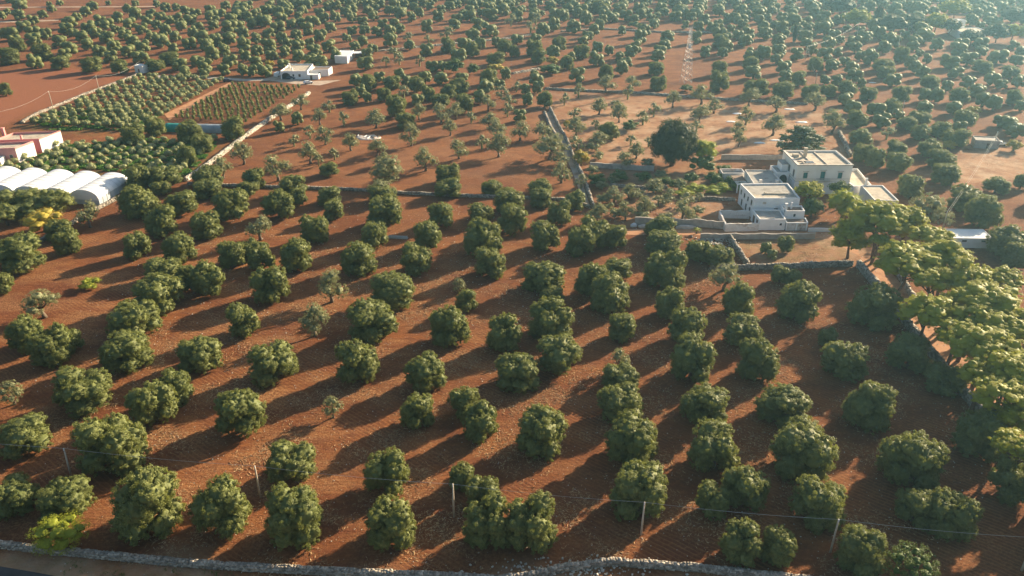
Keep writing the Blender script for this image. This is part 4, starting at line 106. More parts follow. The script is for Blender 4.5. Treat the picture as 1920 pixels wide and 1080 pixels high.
def rough(name, ca, cb, scale=1.0, rgh=0.85, bump=0.3, bscale=None, spots=None, metallic=0.0, streak=None, island=0.0):
    """plain surface with noise between two colours, bump and optional stains"""
    m, N, L = newmat(name)
    g = N.new('ShaderNodeNewGeometry')
    vec = g.outputs['Position']
    n1 = nd(N, 'ShaderNodeTexNoise', Scale=scale, Detail=5.0, Roughness=0.62); L.new(vec, n1.inputs['Vector'])
    r1 = ramp(N, [(0.33, 0.0), (0.68, 1.0)]); L.new(n1.outputs[0], r1.inputs[0])
    c = mixc(N, L, r1.outputs[0], ca, cb)
    if island:
        c = mixc(N, L, island, c, (0, 0, 0), 'MIX') if False else c
        k = ramp(N, [(0.0, 1.0-island), (1.0, 1.0+island)]); L.new(g.outputs['Random Per Island'], k.inputs[0])
        c = mixc(N, L, 1.0, c, k.outputs[0], 'MULTIPLY')
    if spots:
        sc, lo, hi, col = spots
        v2 = vec
        if streak:
            mp = N.new('ShaderNodeMapping'); mp.inputs['Scale'].default_value = streak; L.new(vec, mp.inputs['Vector']); v2 = mp.outputs[0]
        n2 = nd(N, 'ShaderNodeTexNoise', Scale=sc, Detail=4.0, Roughness=0.7); L.new(v2, n2.inputs['Vector'])
        r2 = ramp(N, [(lo, 0.0), (hi, 1.0)]); L.new(n2.outputs[0], r2.inputs[0])
        c = mixc(N, L, r2.outputs[0], c, col)
    bs = nd(N, 'ShaderNodeBsdfPrincipled', Roughness=rgh, Metallic=metallic); bs.inputs['Specular IOR Level'].default_value = 0.25
    L.new(c, bs.inputs['Base Color'])
    if bump:
        n3 = nd(N, 'ShaderNodeTexNoise', Scale=bscale or scale * 4, Detail=4.0); L.new(vec, n3.inputs['Vector'])
        b = nd(N, 'ShaderNodeBump', Strength=bump, Distance=0.1); L.new(n3.outputs[0], b.inputs['Height']); L.new(b.outputs[0], bs.inputs['Normal'])
    o = N.new('ShaderNodeOutputMaterial'); L.new(bs.outputs[0], o.inputs[0])
    return m
M = {}
M['olive'] = foliage('olive_leaf', (0.074, 0.096, 0.026), (0.31, 0.325, 0.105), (0.125, 0.152, 0.046), 0.26, (0.38,0.41,0.07))
M['pale_olive'] = foliage('pale_olive_leaf', (0.20, 0.215, 0.10), (0.38, 0.38, 0.20), (0.26, 0.27, 0.13), 0.35, (0.30,0.30,0.12))
M['young'] = foliage('young_olive_leaf', (0.20, 0.225, 0.09), (0.40, 0.41, 0.19), (0.27, 0.29, 0.12), 0.36, (0.34,0.36,0.12))
M['pine'] = foliage('pine_needle', (0.15, 0.175, 0.013), (0.47, 0.465, 0.038), (0.28, 0.29, 0.022), 0.36, (0.55, 0.54, 0.035))
M['dark'] = foliage('dark_leaf', (0.028, 0.045, 0.02), (0.075, 0.10, 0.04), (0.05, 0.07, 0.03), 0.15)
M['lime'] = foliage('lime_leaf', (0.16, 0.21, 0.02), (0.42, 0.45, 0.05), (0.27, 0.30, 0.03), 0.36, (0.44, 0.48, 0.05))
M['yellow'] = foliage('yellow_leaf', (0.34, 0.27, 0.03), (0.55, 0.44, 0.07), (0.32, 0.28, 0.05), 0.3, (0.5, 0.38, 0.04))
M['green'] = foliage('garden_leaf', (0.05, 0.095, 0.022), (0.14, 0.21, 0.045), (0.08, 0.13, 0.025), 0.25)
M['cedar'] = foliage('cedar_needle', (0.045, 0.075, 0.035), (0.11, 0.15, 0.06), (0.08, 0.11, 0.04), 0.2)
M['young_pale'] = foliage('young_pale_leaf', (0.27, 0.29, 0.13), (0.46, 0.47, 0.24), (0.34, 0.36, 0.16), 0.36, (0.40,0.42,0.15))
M['sapling'] = foliage('sapling_leaf', (0.09, 0.115, 0.025), (0.22, 0.24, 0.05), (0.13, 0.15, 0.03), 0.3, (0.28,0.30,0.05))
M['bark'] = rough('bark', (0.10, 0.075, 0.055), (0.22, 0.17, 0.12), 5.0, 0.9, 0.6)
M['pine_bark'] = rough('pine_bark', (0.10, 0.065, 0.045), (0.20, 0.13, 0.09), 4.0, 0.9, 0.6)
M['stone'] = rough('drystone', (0.27, 0.235, 0.19), (0.44, 0.39, 0.32), 1.7, 0.9, 0.5, 9.0, (0.6, 0.5, 0.7, (0.20, 0.175, 0.14)), island=0.42)
M['stone_pale'] = rough('pale_drystone', (0.42, 0.38, 0.31), (0.62, 0.57, 0.48), 1.7, 0.9, 0.5, 9.0, (0.6, 0.55, 0.75, (0.30, 0.25, 0.19)), island=0.35)
M['concrete'] = rough('old_concrete', (0.34, 0.30, 0.26), (0.48, 0.43, 0.37), 0.8, 0.9, 0.3, 6.0, (0.5, 0.55, 0.75, (0.24, 0.21, 0.18)))
M['lime_white'] = rough('limewash', (0.78, 0.76, 0.73), (0.87, 0.86, 0.84), 0.5, 0.85, 0.12, 5.0, (0.35, 0.62, 0.84, (0.44, 0.35, 0.27)), streak=(1.0, 1.0, 0.45))
M['old_white'] = rough('worn_limewash', (0.62, 0.58, 0.53), (0.78, 0.75, 0.71), 0.6, 0.88, 0.2, 4.0, (0.3, 0.50, 0.68, (0.36, 0.26, 0.19)), streak=(1.0, 1.0, 1.4))
M['cream'] = rough('cream_render', (0.82, 0.76, 0.66), (0.89, 0.84, 0.75), 0.5, 0.85, 0.1, 5.0, (0.4, 0.60, 0.85, (0.48, 0.42, 0.34)), streak=(1.0, 1.0, 0.4))
M['trim'] = rough('stone_trim', (0.50, 0.42, 0.34), (0.62, 0.54, 0.45), 1.0, 0.85, 0.15)
M['roof_stone'] = rough('roof_slabs', (0.42, 0.36, 0.27), (0.58, 0.51, 0.40), 0.55, 0.9, 0.2, 3.0, (0.4, 0.50, 0.72, (0.27, 0.23, 0.18)))
M['roof_grey'] = rough('roof_grey', (0.30, 0.28, 0.25), (0.44, 0.41, 0.36), 0.55, 0.9, 0.2, 3.0, (0.4, 0.52, 0.72, (0.18, 0.16, 0.13)))
M['roof_white'] = rough('roof_membrane', (0.62, 0.66, 0.68), (0.74, 0.77, 0.78), 0.3, 0.6, 0.05)
M['roof_brown'] = rough('roof_brown', (0.20, 0.14, 0.10), (0.32, 0.23, 0.17), 0.7, 0.9, 0.2)
M['pink'] = rough('pink_render', (0.60, 0.25, 0.23), (0.68, 0.32, 0.29), 0.5, 0.85, 0.08, 4.0, (0.4, 0.62, 0.85, (0.48, 0.26, 0.22)))
M['white'] = rough('white_render', (0.74, 0.73, 0.70), (0.82, 0.81, 0.79), 0.6, 0.8, 0.06)
M['teal'] = rough('teal_shutter', (0.035, 0.20, 0.19), (0.06, 0.27, 0.25), 2.0, 0.6, 0.05)
M['teal_net'] = rough('teal_netting', (0.02, 0.22, 0.20), (0.04, 0.30, 0.27), 1.0, 0.8, 0.2)
M['wood'] = rough('weathered_wood', (0.22, 0.17, 0.12), (0.36, 0.29, 0.21), 3.0, 0.85, 0.3)
M['pole'] = rough('pole_wood', (0.46, 0.38, 0.28), (0.60, 0.51, 0.39), 2.0, 0.85, 0.3)
M['door'] = rough('brown_door', (0.10, 0.055, 0.035), (0.16, 0.09, 0.06), 2.0, 0.7, 0.1)
M['bluedoor'] = rough('blue_door', (0.22, 0.32, 0.46), (0.30, 0.40, 0.52), 2.0, 0.7, 0.1)
M['glass'] = rough('dark_pane', (0.02, 0.025, 0.03), (0.04, 0.045, 0.05), 1.0, 0.12, 0.0)
M['metal'] = rough('galvanised', (0.38, 0.39, 0.40), (0.52, 0.53, 0.53), 1.5, 0.5, 0.05, metallic=0.4)
M['wire'] = rough('wire', (0.50, 0.48, 0.44), (0.62, 0.60, 0.55), 1.0, 0.5, 0.0)
M['film'] = rough('greenhouse_film', (0.74, 0.75, 0.75), (0.82, 0.83, 0.82), 0.25, 0.45, 0.05, 1.2, (0.12, 0.60, 0.75, (0.62, 0.65, 0.66)))
M['film_side'] = rough('clear_film', (0.42, 0.46, 0.48), (0.56, 0.60, 0.62), 0.5, 0.35, 0.05)
M['tunnel'] = rough('grey_film', (0.22, 0.27, 0.30), (0.32, 0.37, 0.40), 0.5, 0.4, 0.05)
M['asphalt'] = rough('asphalt', (0.050, 0.050, 0.048), (0.085, 0.082, 0.078), 0.5, 0.9, 0.15, 12.0)
M['lane'] = rough('pale_lane', (0.40, 0.30, 0.22), (0.54, 0.43, 0.33), 0.4, 0.95, 0.2, 5.0, (0.25, 0.5, 0.7, (0.34, 0.20, 0.12)))
M['track'] = rough('orange_track', (0.40, 0.19, 0.09), (0.52, 0.28, 0.15), 0.35, 0.95, 0.3, 4.0, (0.3, 0.5, 0.72, (0.30, 0.13, 0.065)))
M['car_white'] = rough('white_paint', (0.72, 0.73, 0.73), (0.76, 0.77, 0.77), 0.5, 0.3, 0.0)
M['car_dark'] = rough('dark_paint', (0.04, 0.05, 0.08), (0.05, 0.06, 0.10), 0.5, 0.3, 0.0)
M['tyre'] = rough('tyre', (0.02, 0.02, 0.02), (0.03, 0.03, 0.03), 2.0, 0.8, 0.0)
M['sheet'] = rough('plastic_sheet', (0.62, 0.66, 0.68), (0.76, 0.78, 0.78), 0.8, 0.5, 0.2)
M['tarp'] = rough('old_tarp', (0.50, 0.42, 0.36), (0.66, 0.58, 0.50), 1.2, 0.8, 0.3)
M['straw'] = rough('dry_straw', (0.30, 0.17, 0.08), (0.52, 0.36, 0.19), 1.5, 0.9, 0.0, island=0.4)
M['weed'] = foliage('weed_leaf', (0.05, 0.13, 0.018), (0.13, 0.26, 0.04), (0.08, 0.17, 0.02), 0.3, (0.15,0.32,0.04))
M['fallow'] = rough('fallow_leaf', (0.035, 0.085, 0.02), (0.09, 0.15, 0.035), 0.6, 0.8, 0.0)

# ------------------------------------------------------------------ mesh helpers
class MB:
    """collects vertices and faces; build() makes one mesh object"""
    def __init__(s): s.v = []; s.f = []
    def add(s, v, f):
        o = len(s.v); s.v.extend([tuple(p) for p in v]); s.f.extend([tuple(i + o for i in q) for q in f]); return s
    def box(s, x0, x1, y0, y1, z0, z1):
        return s.add([(x0,y0,z0),(x1,y0,z0),(x1,y1,z0),(x0,y1,z0),(x0,y0,z1),(x1,y0,z1),(x1,y1,z1),(x0,y1,z1)],
                     [(0,3,2,1),(4,5,6,7),(0,1,5,4),(1,2,6,5),(2,3,7,6),(3,0,4,7)])
    def prism(s, pts, z0, z1):
        n = len(pts)
        return s.add([(x,y,z0) for x,y in pts] + [(x,y,z1) for x,y in pts],
                     [tuple(range(n-1,-1,-1)), tuple(range(n,2*n))] + [(i,(i+1)%n,(i+1)%n+n,i+n) for i in range(n)])
    def tube(s, pts, radii, n=7, caps=True):
        pts = [Vector(p) for p in pts]; rings = []
        for i, p in enumerate(pts):
            d = (pts[min(i+1,len(pts)-1)] - pts[max(i-1,0)])
            d = d.normalized() if d.length > 1e-9 else Vector((0,0,1))
            a = d.cross(Vector((0,0,1))) if abs(d.z) < 0.95 else d.cross(Vector((1,0,0)))
            a.normalize(); b = d.cross(a)
            rings.append([p + (a*math.cos(2*PI*k/n) + b*math.sin(2*PI*k/n)) * radii[i] for k in range(n)])
        v = [q for r in rings for q in r]; f = []
        for i in range(len(pts)-1):
            for k in range(n): f.append((i*n+k, i*n+(k+1)%n, (i+1)*n+(k+1)%n, (i+1)*n+k))
        if caps: f.append(tuple(range(n-1,-1,-1))); f.append(tuple((len(pts)-1)*n+k for k in range(n)))
        return s.add(v, f)
    def bar(s, a, b, r): return s.tube([a, b], [r, r], 4)
    def mesh(s, name, mat, smooth=False):
        me = bpy.data.meshes.new(name); me.from_pydata(s.v, [], s.f); me.materials.append(mat)
        if smooth: me.polygons.foreach_set('use_smooth', [True]*len(me.polygons))
        me.update(); return me
    def build(s, name, mat, parent=None, smooth=False):
        return link(name, s.mesh(name, mat, smooth), parent)
def link(name, data, parent=None):
    o = bpy.data.objects.new(name, data); COL.objects.link(o)
    if parent is not None: o.parent = parent
    return o
def tag(o, label, cat, group=None):
    o['label'] = label; o['category'] = cat
    if group: o['group'] = group
    return o
def thing(name, label, cat, loc=(0,0,0), rz=0.0, group=None):
    o = link(name, None); o.location = loc; o.rotation_euler = (0,0,rz); o.empty_display_size = 0.5
    return tag(o, label, cat, group)
def np_mesh(name, V, Q, mat, smooth=False):
    """V (n,3), Q (m,4) quads"""
    me = bpy.data.meshes.new(name)
    me.vertices.add(len(V)); me.vertices.foreach_set('co', np.ascontiguousarray(V, np.float32).ravel())
    k = Q.shape[1]
    me.loops.add(len(Q)*k); me.loops.foreach_set('vertex_index', np.ascontiguousarray(Q, np.int32).ravel())
    me.polygons.add(len(Q)); me.polygons.foreach_set('loop_start', np.arange(0, len(Q)*k, k, dtype=np.int32))
    me.polygons.foreach_set('loop_total', np.full(len(Q), k, np.int32))
    if smooth: me.polygons.foreach_set('use_smooth', np.ones(len(Q), bool))
    me.materials.append(mat); me.update(calc_edges=True); return me
def in_poly(X, Y, poly):
    ins = np.zeros(X.shape, bool); n = len(poly); j = n-1
    for i in range(n):
        xi, yi = poly[i]; xj, yj = poly[j]
        c = ((yi > Y) != (yj > Y)) & (X < (xj-xi)*(Y-yi)/((yj-yi) or 1e-9) + xi)
        ins ^= c; j = i
    return ins
def poly_dist(X, Y, poly, closed=True):
    d = np.full(X.shape, 1e9); n = len(poly)
    for i in range(n if closed else n-1):
        ax, ay = poly[i]; bx, by = poly[(i+1) % n]
        L2 = (bx-ax)**2 + (by-ay)**2 or 1e-9
        t = np.clip(((X-ax)*(bx-ax)+(Y-ay)*(by-ay))/L2, 0, 1)
        d = np.minimum(d, np.hypot(X-ax-t*(bx-ax), Y-ay-t*(by-ay)))
    return d
def soft(X, Y, poly, w):
    d = poly_dist(X, Y, poly); d = np.where(in_poly(X, Y, poly), d, -d)
    return np.clip(d/w*0.5+0.5, 0, 1)

# ------------------------------------------------------------------ ground: one sheet, fine near, coarse far
def ground():
    xs = np.concatenate([np.array([-4000,-2500,-1500,-1000,-700,-520]), np.linspace(-420,420,421), np.array([520,700,1000,1500,2500,4000])])
    ys = np.concatenate([np.array([-600,-200,-50,20,50]), np.linspace(58,560,252), np.array([580,620,680,760,900,1100,1400,2000,3000,5000])])
    X, Y = np.meshgrid(xs, ys); nx, ny = len(xs), len(ys)
    V = np.stack([X.ravel(), Y.ravel(), np.zeros(X.size)], 1)
    i, j = np.meshgrid(np.arange(nx-1), np.arange(ny-1)); a = (j*nx+i).ravel()
    me = np_mesh('ground', V, np.stack([a, a+1, a+nx+1, a+nx], 1), None)
    me.materials.clear()
    def attr(name, arr):
        at = me.attributes.new(name, 'FLOAT', 'POINT'); at.data.foreach_set('value', np.ascontiguousarray(arr, np.float32).ravel())
    wob = lambda s: (np.sin(X*0.21*s+Y*0.13)+np.sin(Y*0.27*s-X*0.11+1.3))*1.6
    Xw, Yw = X+wob(1), Y+wob(1.3)
    S = lambda k, w: soft(Xw, Yw, POLYS[k], w)
    attr('pale', np.maximum.reduce([S('pale',16), S('sandy',6), S('verge',1.5)*0.95, S('yard',3)*0.7, S('dry_pen',2)*0.55, S('garden',10)*0.85, S('bare_mid',25)*0.12]))
    attr('green', np.maximum.reduce([S('green_b',5), S('green_a',8)*0.8, S('grass_far',6)*0.8, S('verge',1.0)*0.22, S('dry_pen',2)*0.3]))
    attr('plough', S('plough',2.0))
    attr('straw', S('straw',30))
    m, N, L = newmat('red_soil'); 
    g = N.new('ShaderNodeNewGeometry'); P = g.outputs['Position']
    def noise(sc, det=4.0, ro=0.6, vec=P):
        n = nd(N, 'ShaderNodeTexNoise', Scale=sc, Detail=det, Roughness=ro); L.new(vec, n.inputs['Vector']); return n.outputs[0]
    def rmp(sock, a, b):
        r = ramp(N, [(a, 0.0), (b, 1.0)]); L.new(sock, r.inputs[0]); return r.outputs[0]
    def mul(a, b):
        q = nd(N, 'ShaderNodeMath', operation='MULTIPLY')
        for k, v in enumerate((a, b)):
            if isinstance(v, bpy.types.NodeSocket): L.new(v, q.inputs[k])
            else: q.inputs[k].default_value = v
        return q.outputs[0]
    def at(name):
        a = N.new('ShaderNodeAttribute'); a.attribute_name = name; return a.outputs['Fac']
    def stretched(sx, sy, rz):
        mp = N.new('ShaderNodeMapping'); mp.inputs['Rotation'].default_value = (0,0,R(rz)); mp.inputs['Scale'].default_value = (sx, sy, 1); L.new(P, mp.inputs['Vector']); return mp.outputs[0]
    c = mixc(N, L, rmp(noise(0.035, 5.0), 0.36, 0.66), (0.15, 0.050, 0.019), (0.275, 0.102, 0.034))
    c = mixc(N, L, mul(rmp(noise(0.22, 5.0, 0.7), 0.40, 0.62), 0.8), c, (0.115, 0.040, 0.020))
    c = mixc(N, L, mul(rmp(noise(1.4, 4.0, 0.75), 0.50, 0.78), 0.75), c, (0.42, 0.175, 0.070))
    # cultivation passes
    cult = rmp(noise(1.0, 3.0, 0.6, stretched(0.10, 0.9, 38)), 0.45, 0.62)
    c = mixc(N, L, mul(cult, 0.5), c, (0.17, 0.058, 0.028))
    tw = nd(N, 'ShaderNodeTexWave', Scale=0.42, Distortion=2.5, Detail=3.0, wave_profile='SAW'); tw.inputs['Detail Scale'].default_value = 0.6; L.new(stretched(1, 1, -52), tw.inputs['Vector'])
    trk = mul(rmp(tw.outputs['Fac'], 0.55, 0.95), rmp(noise(0.05, 3.0), 0.42, 0.60))
    c = mixc(N, L, mul(trk, 0.6), c, (0.36, 0.16, 0.062))
    # straw and dry weed litter, in broken streaks
    st1 = rmp(noise(0.07, 4.0, 0.65, stretched(1.0, 2.2, 35)), 0.43, 0.60)
    st2 = rmp(noise(2.6, 5.0, 0.85), 0.46, 0.64)
    stf = mul(st1, st2); sa = nd(N, 'ShaderNodeMath', operation='MULTIPLY_ADD'); L.new(at('straw'), sa.inputs[0]); sa.inputs[1].default_value = 0.60; sa.inputs[2].default_value = 0.40
    c = mixc(N, L, mul(stf, sa.outputs[0]), c, (0.50, 0.29, 0.13))
    # bare pale ground
    pc = mixc(N, L, rmp(noise(0.10, 5.0, 0.65), 0.36, 0.64), (0.42, 0.22, 0.115), (0.48, 0.32, 0.20))
    pc = mixc(N, L, mul(rmp(noise(0.6, 4.0, 0.7), 0.52, 0.72), 0.7), pc, (0.36, 0.30, 0.22))
    pf = nd(N, 'ShaderNodeMath', operation='MULTIPLY_ADD'); pf.use_clamp = True
    L.new(at('pale'), pf.inputs[0]); L.new(noise(0.16, 5.0, 0.7), pf.inputs[1]); pf.inputs[1].default_value = 1
    pm = nd(N, 'ShaderNodeMath', operation='MULTIPLY'); L.new(at('pale'), pm.inputs[0]); L.new(rmp(noise(0.13, 5.0, 0.7), 0.30, 0.56), pm.inputs[1])
    c = mixc(N, L, pm.outputs[0], c, pc)
    # ploughed field
    w = nd(N, 'ShaderNodeTexWave', Scale=0.35, Distortion=1.2, Detail=2.0); L.new(stretched(1, 1, 62), w.inputs['Vector'])
    pl = mixc(N, L, mul(w.outputs['Fac'], 0.5), (0.30, 0.115, 0.055), (0.23, 0.082, 0.040))
    c = mixc(N, L, at('plough'), c, pl)
    # weeds
    gf = mul(at('green'), rmp(noise(0.35, 5.0, 0.7), 0.42, 0.60))
    gc = mixc(N, L, rmp(noise(0.8), 0.35, 0.65), (0.065, 0.12, 0.028), (0.15, 0.17, 0.05))
    c = mixc(N, L, gf, c, gc)
    # scattered pale limestone chips
    vo = nd(N, 'ShaderNodeTexVoronoi', Scale=0.55, feature='F1'); L.new(P, vo.inputs['Vector'])
    chip = ramp(N, [(0.05, 1.0), (0.09, 0.0)]); L.new(vo.outputs['Distance'], chip.inputs[0])
    sel = ramp(N, [(0.80, 0.0), (0.82, 1.0)]); L.new(vo.outputs['Color'], sel.inputs[0])
    c = mixc(N, L, mul(chip.outputs[0], mul(sel.outputs[0], 0.8)), c, (0.55, 0.46, 0.36))
    bs = nd(N, 'ShaderNodeBsdfPrincipled', Roughness=0.95); bs.inputs['Specular IOR Level'].default_value = 0.1
    L.new(c, bs.inputs['Base Color'])
    h1 = noise(3.2, 6.0, 0.78); h2 = noise(1.0, 3.0, 0.6, stretched(0.25, 1.6, 38))
    hs = nd(N, 'ShaderNodeMath', operation='MULTIPLY_ADD'); L.new(h2, hs.inputs[0]); hs.inputs[1].default_value = 0.8; L.new(h1, hs.inputs[2])
    b = nd(N, 'ShaderNodeBump', Strength=0.9, Distance=0.30); L.new(hs.outputs[0], b.inputs['Height']); L.new(b.outputs[0], bs.inputs['Normal'])
    o = N.new('ShaderNodeOutputMaterial'); L.new(bs.outputs[0], o.inputs[0])
    me.materials.append(m)
    ob = link('ground', me); ob['kind'] = 'structure'
ground()
def sheet(name, key, mat, z):
    b = MB(); p = SHEETS[key]; n = len(p)
    b.add([(x, y, z) for x, y in p], [tuple(range(n))])
    o = b.build(name, M[mat]); o['kind'] = 'structure'
    if o.data.polygons[0].normal.z < 0: o.data.flip_normals()
    return o
sheet('road', 'road', 'asphalt', 0.012)
sheet('lane', 'lane', 'lane', 0.012)
sheet('track', 'track', 'track', 0.010)
sheet('avenue_path', 'avenue_road', 'track', 0.010)
sheet('terrace_pavement', 'terrace', 'lane', 0.012)
sheet('far_track', 'far_track_a', 'lane', 0.010)
sheet('far_track', 'far_track_b', 'lane', 0.010)
sheet('plot_path', 'plot_path', 'track', 0.012)
sheet('house_path', 'house_road', 'concrete', 0.014)

# ------------------------------------------------------------------ foliage
def unit(v): return v/np.maximum(np.linalg.norm(v, axis=-1, keepdims=True), 1e-9)
ICOS = {}
def ico(sub=2):
    if sub not in ICOS:
        import bmesh
        bm = bmesh.new(); bmesh.ops.create_icosphere(bm, subdivisions=sub, radius=1.0)
        ICOS[sub] = (np.array([v.co[:] for v in bm.verts]), np.array([[l.index for l in f.verts] for f in bm.faces])); bm.free()
    return ICOS[sub]
def leaf_cloud(lobes, nclump, nleaf, clump_r, leaf_l, leaf_w, rg, core=0.97, jit=0.5, zmin=-0.8, upb=0.0, knob=44, depth=0.26, sub=4, vn=0.035):
    """lobes: (cx,cy,cz,rx,ry,rz). Leaf faces set in clumps over the lobes. Returns V, Q (quads; core triangles repeat the last corner via degenerate-free split)"""
    lob = np.array(lobes, float); Vs = []; rmax = lob[:,3:].max()
    P = []; Dn = []
    for c in lob:
        area = (c[3]*c[4]+c[3]*c[5]+c[4]*c[5])/3
        n = max(6, int(nclump*area/(rmax*rmax)))
        k = np.arange(n)+0.5; ph = np.arccos(1-2*k/n); th = PI*(1+5**0.5)*k+rg.random()*6
        d = np.stack([np.cos(th)*np.sin(ph), np.sin(th)*np.sin(ph), np.cos(ph)], 1)
        d = unit(d+rg.normal(0, 0.16, d.shape)); d = d[d[:,2] > zmin]
        p = c[:3]+d*c[3:]*rg.uniform(0.92, 1.04, (len(d),1))
        keep = np.ones(len(p), bool)
        for e in lob:
            if e is c: continue
            if np.allclose(e, c): continue
            keep &= np.linalg.norm((p-e[:3])/e[3:], axis=1) > 0.86
        P.append(p[keep]); Dn.append(d[keep])
    P = np.concatenate(P); Dn = np.concatenate(Dn)
    n = len(P)*nleaf
    ci = np.repeat(np.arange(len(P)), nleaf)
    off = unit(rg.normal(0, 1, (n,3)))*(rg.random((n,1))**0.45)
    cr = (clump_r*rg.uniform(0.65, 1.3, len(P)))[ci][:,None]
    pos = P[ci]+(off*0.85+Dn[ci]*0.15)*cr
    nor = unit(off*0.6+Dn[ci]*0.95+rg.normal(0, jit*0.7, (n,3))+np.array([0,0,upb]))
    t = unit(np.cross(nor, rg.normal(0, 1, (n,3)))); b = np.cross(nor, t)
    s = rg.uniform(0.7, 1.3, (n,1))
    l = t*leaf_l*0.5*s; w = b*leaf_w*0.5*s
    V = np.stack([pos-l, pos+w, pos+l, pos-w], 1).reshape(-1,3)
    # foliage body of each lobe: knobbly like the clumps that sit on it
    iv, iq = ico(sub); CV = []; CT = []; base = len(V)
    for c in lob:
        nb = max(8, int(knob*(c[3]/rmax)**2)); bd = unit(rg.normal(0, 1, (nb,3)))
        cosd = iv@bd.T; m = np.sort(cosd, axis=1)[:,-1]; th = np.arccos(np.clip(m, -1, 1)); t0 = math.sqrt(4.0/nb)*1.05
        rad = core*(1.0-depth+depth*np.sqrt(np.clip(1-(th/t0)**2, 0, 1)))*(1+rg.normal(0, vn, len(iv)))
        CV.append(c[:3]+iv*rad[:,None]*c[3:]); CT.append(iq+base); base += len(iv)
    V = np.concatenate([V]+CV); Q = np.arange(n*4).reshape(-1,4); T = np.concatenate(CT)
    return V, Q, T
def cloud_mesh(name, parts, mat):
    return mixed_mesh(name, parts[0], parts[1], parts[2], mat)
def mixed_mesh(name, V, Q, T, mat):
    me = bpy.data.meshes.new(name)
    me.vertices.add(len(V)); me.vertices.foreach_set('co', V.astype(np.float32).ravel())
    loops = np.concatenate([Q.ravel(), T.ravel()]).astype(np.int32)
    me.loops.add(len(loops)); me.loops.foreach_set('vertex_index', loops)
    tot = np.concatenate([np.full(len(Q), 4), np.full(len(T), 3)]).astype(np.int32)
    me.polygons.add(len(tot)); me.polygons.foreach_set('loop_start', np.concatenate([[0], np.cumsum(tot)[:-1]]).astype(np.int32)); me.polygons.foreach_set('loop_total', tot)
    me.materials.append(mat); me.materials.append(CORE[mat.name])
    mi = np.zeros(len(tot), np.int32); mi[len(Q):] = 1; me.polygons.foreach_set('material_index', mi)
    me.update(calc_edges=True)
    return me
def olive_lobes(rg, n):
    """dense crown filling a unit-diameter ball: rounded lobes with clefts between them, skirts down to the ground"""
    L = []
    a0 = rg.random()*6; tall = rg.integers(0, n)
    for i in range(n):
        a = a0+2*PI*i/n+rg.normal(0, 0.22); r = rg.uniform(0.195, 0.265)+(0.03 if n < 4 else 0); rr = min(rg.uniform(0.20, 0.27), 0.50-r)
        z = rg.uniform(-0.02, 0.18)+(0.07 if i == tall else 0)
        L.append((math.cos(a)*rr, math.sin(a)*rr, z, r, r, r*rg.uniform(0.95, 1.15)))
    for i in range(n+1):
        a = a0+2*PI*(i+0.4)/(n+1)+rg.normal(0, 0.25); r = rg.uniform(0.17, 0.235); rr = min(0.29, 0.49-r)
        L.append((math.cos(a)*rr, math.sin(a)*rr, rg.uniform(-0.31, -0.19), r, r, r*1.1))
    if rg.random() < 0.6:
        r = rg.uniform(0.18, 0.24); L.append((rg.normal(0, .08), rg.normal(0, .08), rg.uniform(0.18, 0.27), r, r, r))
    L.append((0, 0, -0.10, 0.24, 0.24, 0.28))
    return L
def pale_lobes(rg, n):
    L = []; a0 = rg.random()*6
    for i in range(n):
        a = a0+2*PI*i/n+rg.normal(0, 0.3); rr = rg.uniform(0.22, 0.33); r = rg.uniform(0.145, 0.215)
        L.append((math.cos(a)*rr, math.sin(a)*rr, rg.uniform(-0.22, 0.14), r*1.1, r*1.1, r))
    for i in range(3):
        a = rg.random()*6; rr = rg.uniform(0.02, 0.18); r = rg.uniform(0.15, 0.22)
        L.append((math.cos(a)*rr, math.sin(a)*rr, rg.uniform(0.12, 0.32), r, r, r))
    return L
def trunk_mesh(name, rg, lobes, hz, thick, mat, nlimb=4, bend=0.05, fork=0.5):
    """trunk in units of the crown: from z=-hz (ground) up to the lobes"""
    b = MB(); top = Vector((rg.normal(0, bend), rg.normal(0, bend), -hz+hz*fork))
    pts = [Vector((0,0,-hz-0.02)), Vector((rg.normal(0,bend*.4), rg.normal(0,bend*.4), -hz+hz*fork*0.45)), top]
    b.tube(pts, [thick*1.35, thick*0.95, thick*0.85], 8)
    idx = rg.permutation(len(lobes))[:nlimb]
    for i in idx:
        c = Vector(lobes[i][:3]); mid = top.lerp(c, 0.5)+Vector((rg.normal(0,.03), rg.normal(0,.03), -0.02))
        b.tube([top-Vector((0,0,thick*.5)), mid, c], [thick*0.6, thick*0.42, thick*0.2], 6)
    return b.mesh(name, mat, True)
OLIVE_V = []; PALE_V = []
for i in range(10):
    lb = olive_lobes(rng, int(rng.integers(3, 6)))
    cr = cloud_mesh('olive_crown', leaf_cloud(lb, 84, 84, 0.052, 0.027, 0.0115, rng, 0.91, 0.75, vn=0.06), M['olive'])
    OLIVE_V.append((cr, trunk_mesh('olive_trunk', rng, lb, 0.52, 0.055, M['bark'], 4, 0.03, 0.45)))
for i in range(7):
    lb = pale_lobes(rng, int(rng.integers(4, 7)))
    cr = cloud_mesh('pale_olive_crown', leaf_cloud(lb, 36, 56, 0.062, 0.030, 0.0120, rng, 0.62, 0.6, depth=0.35, sub=3), M['pale_olive'])
    PALE_V.append((cr, trunk_mesh('pale_olive_trunk', rng, lb, 0.62, 0.060, M['bark'], 6, 0.05, 0.5)))

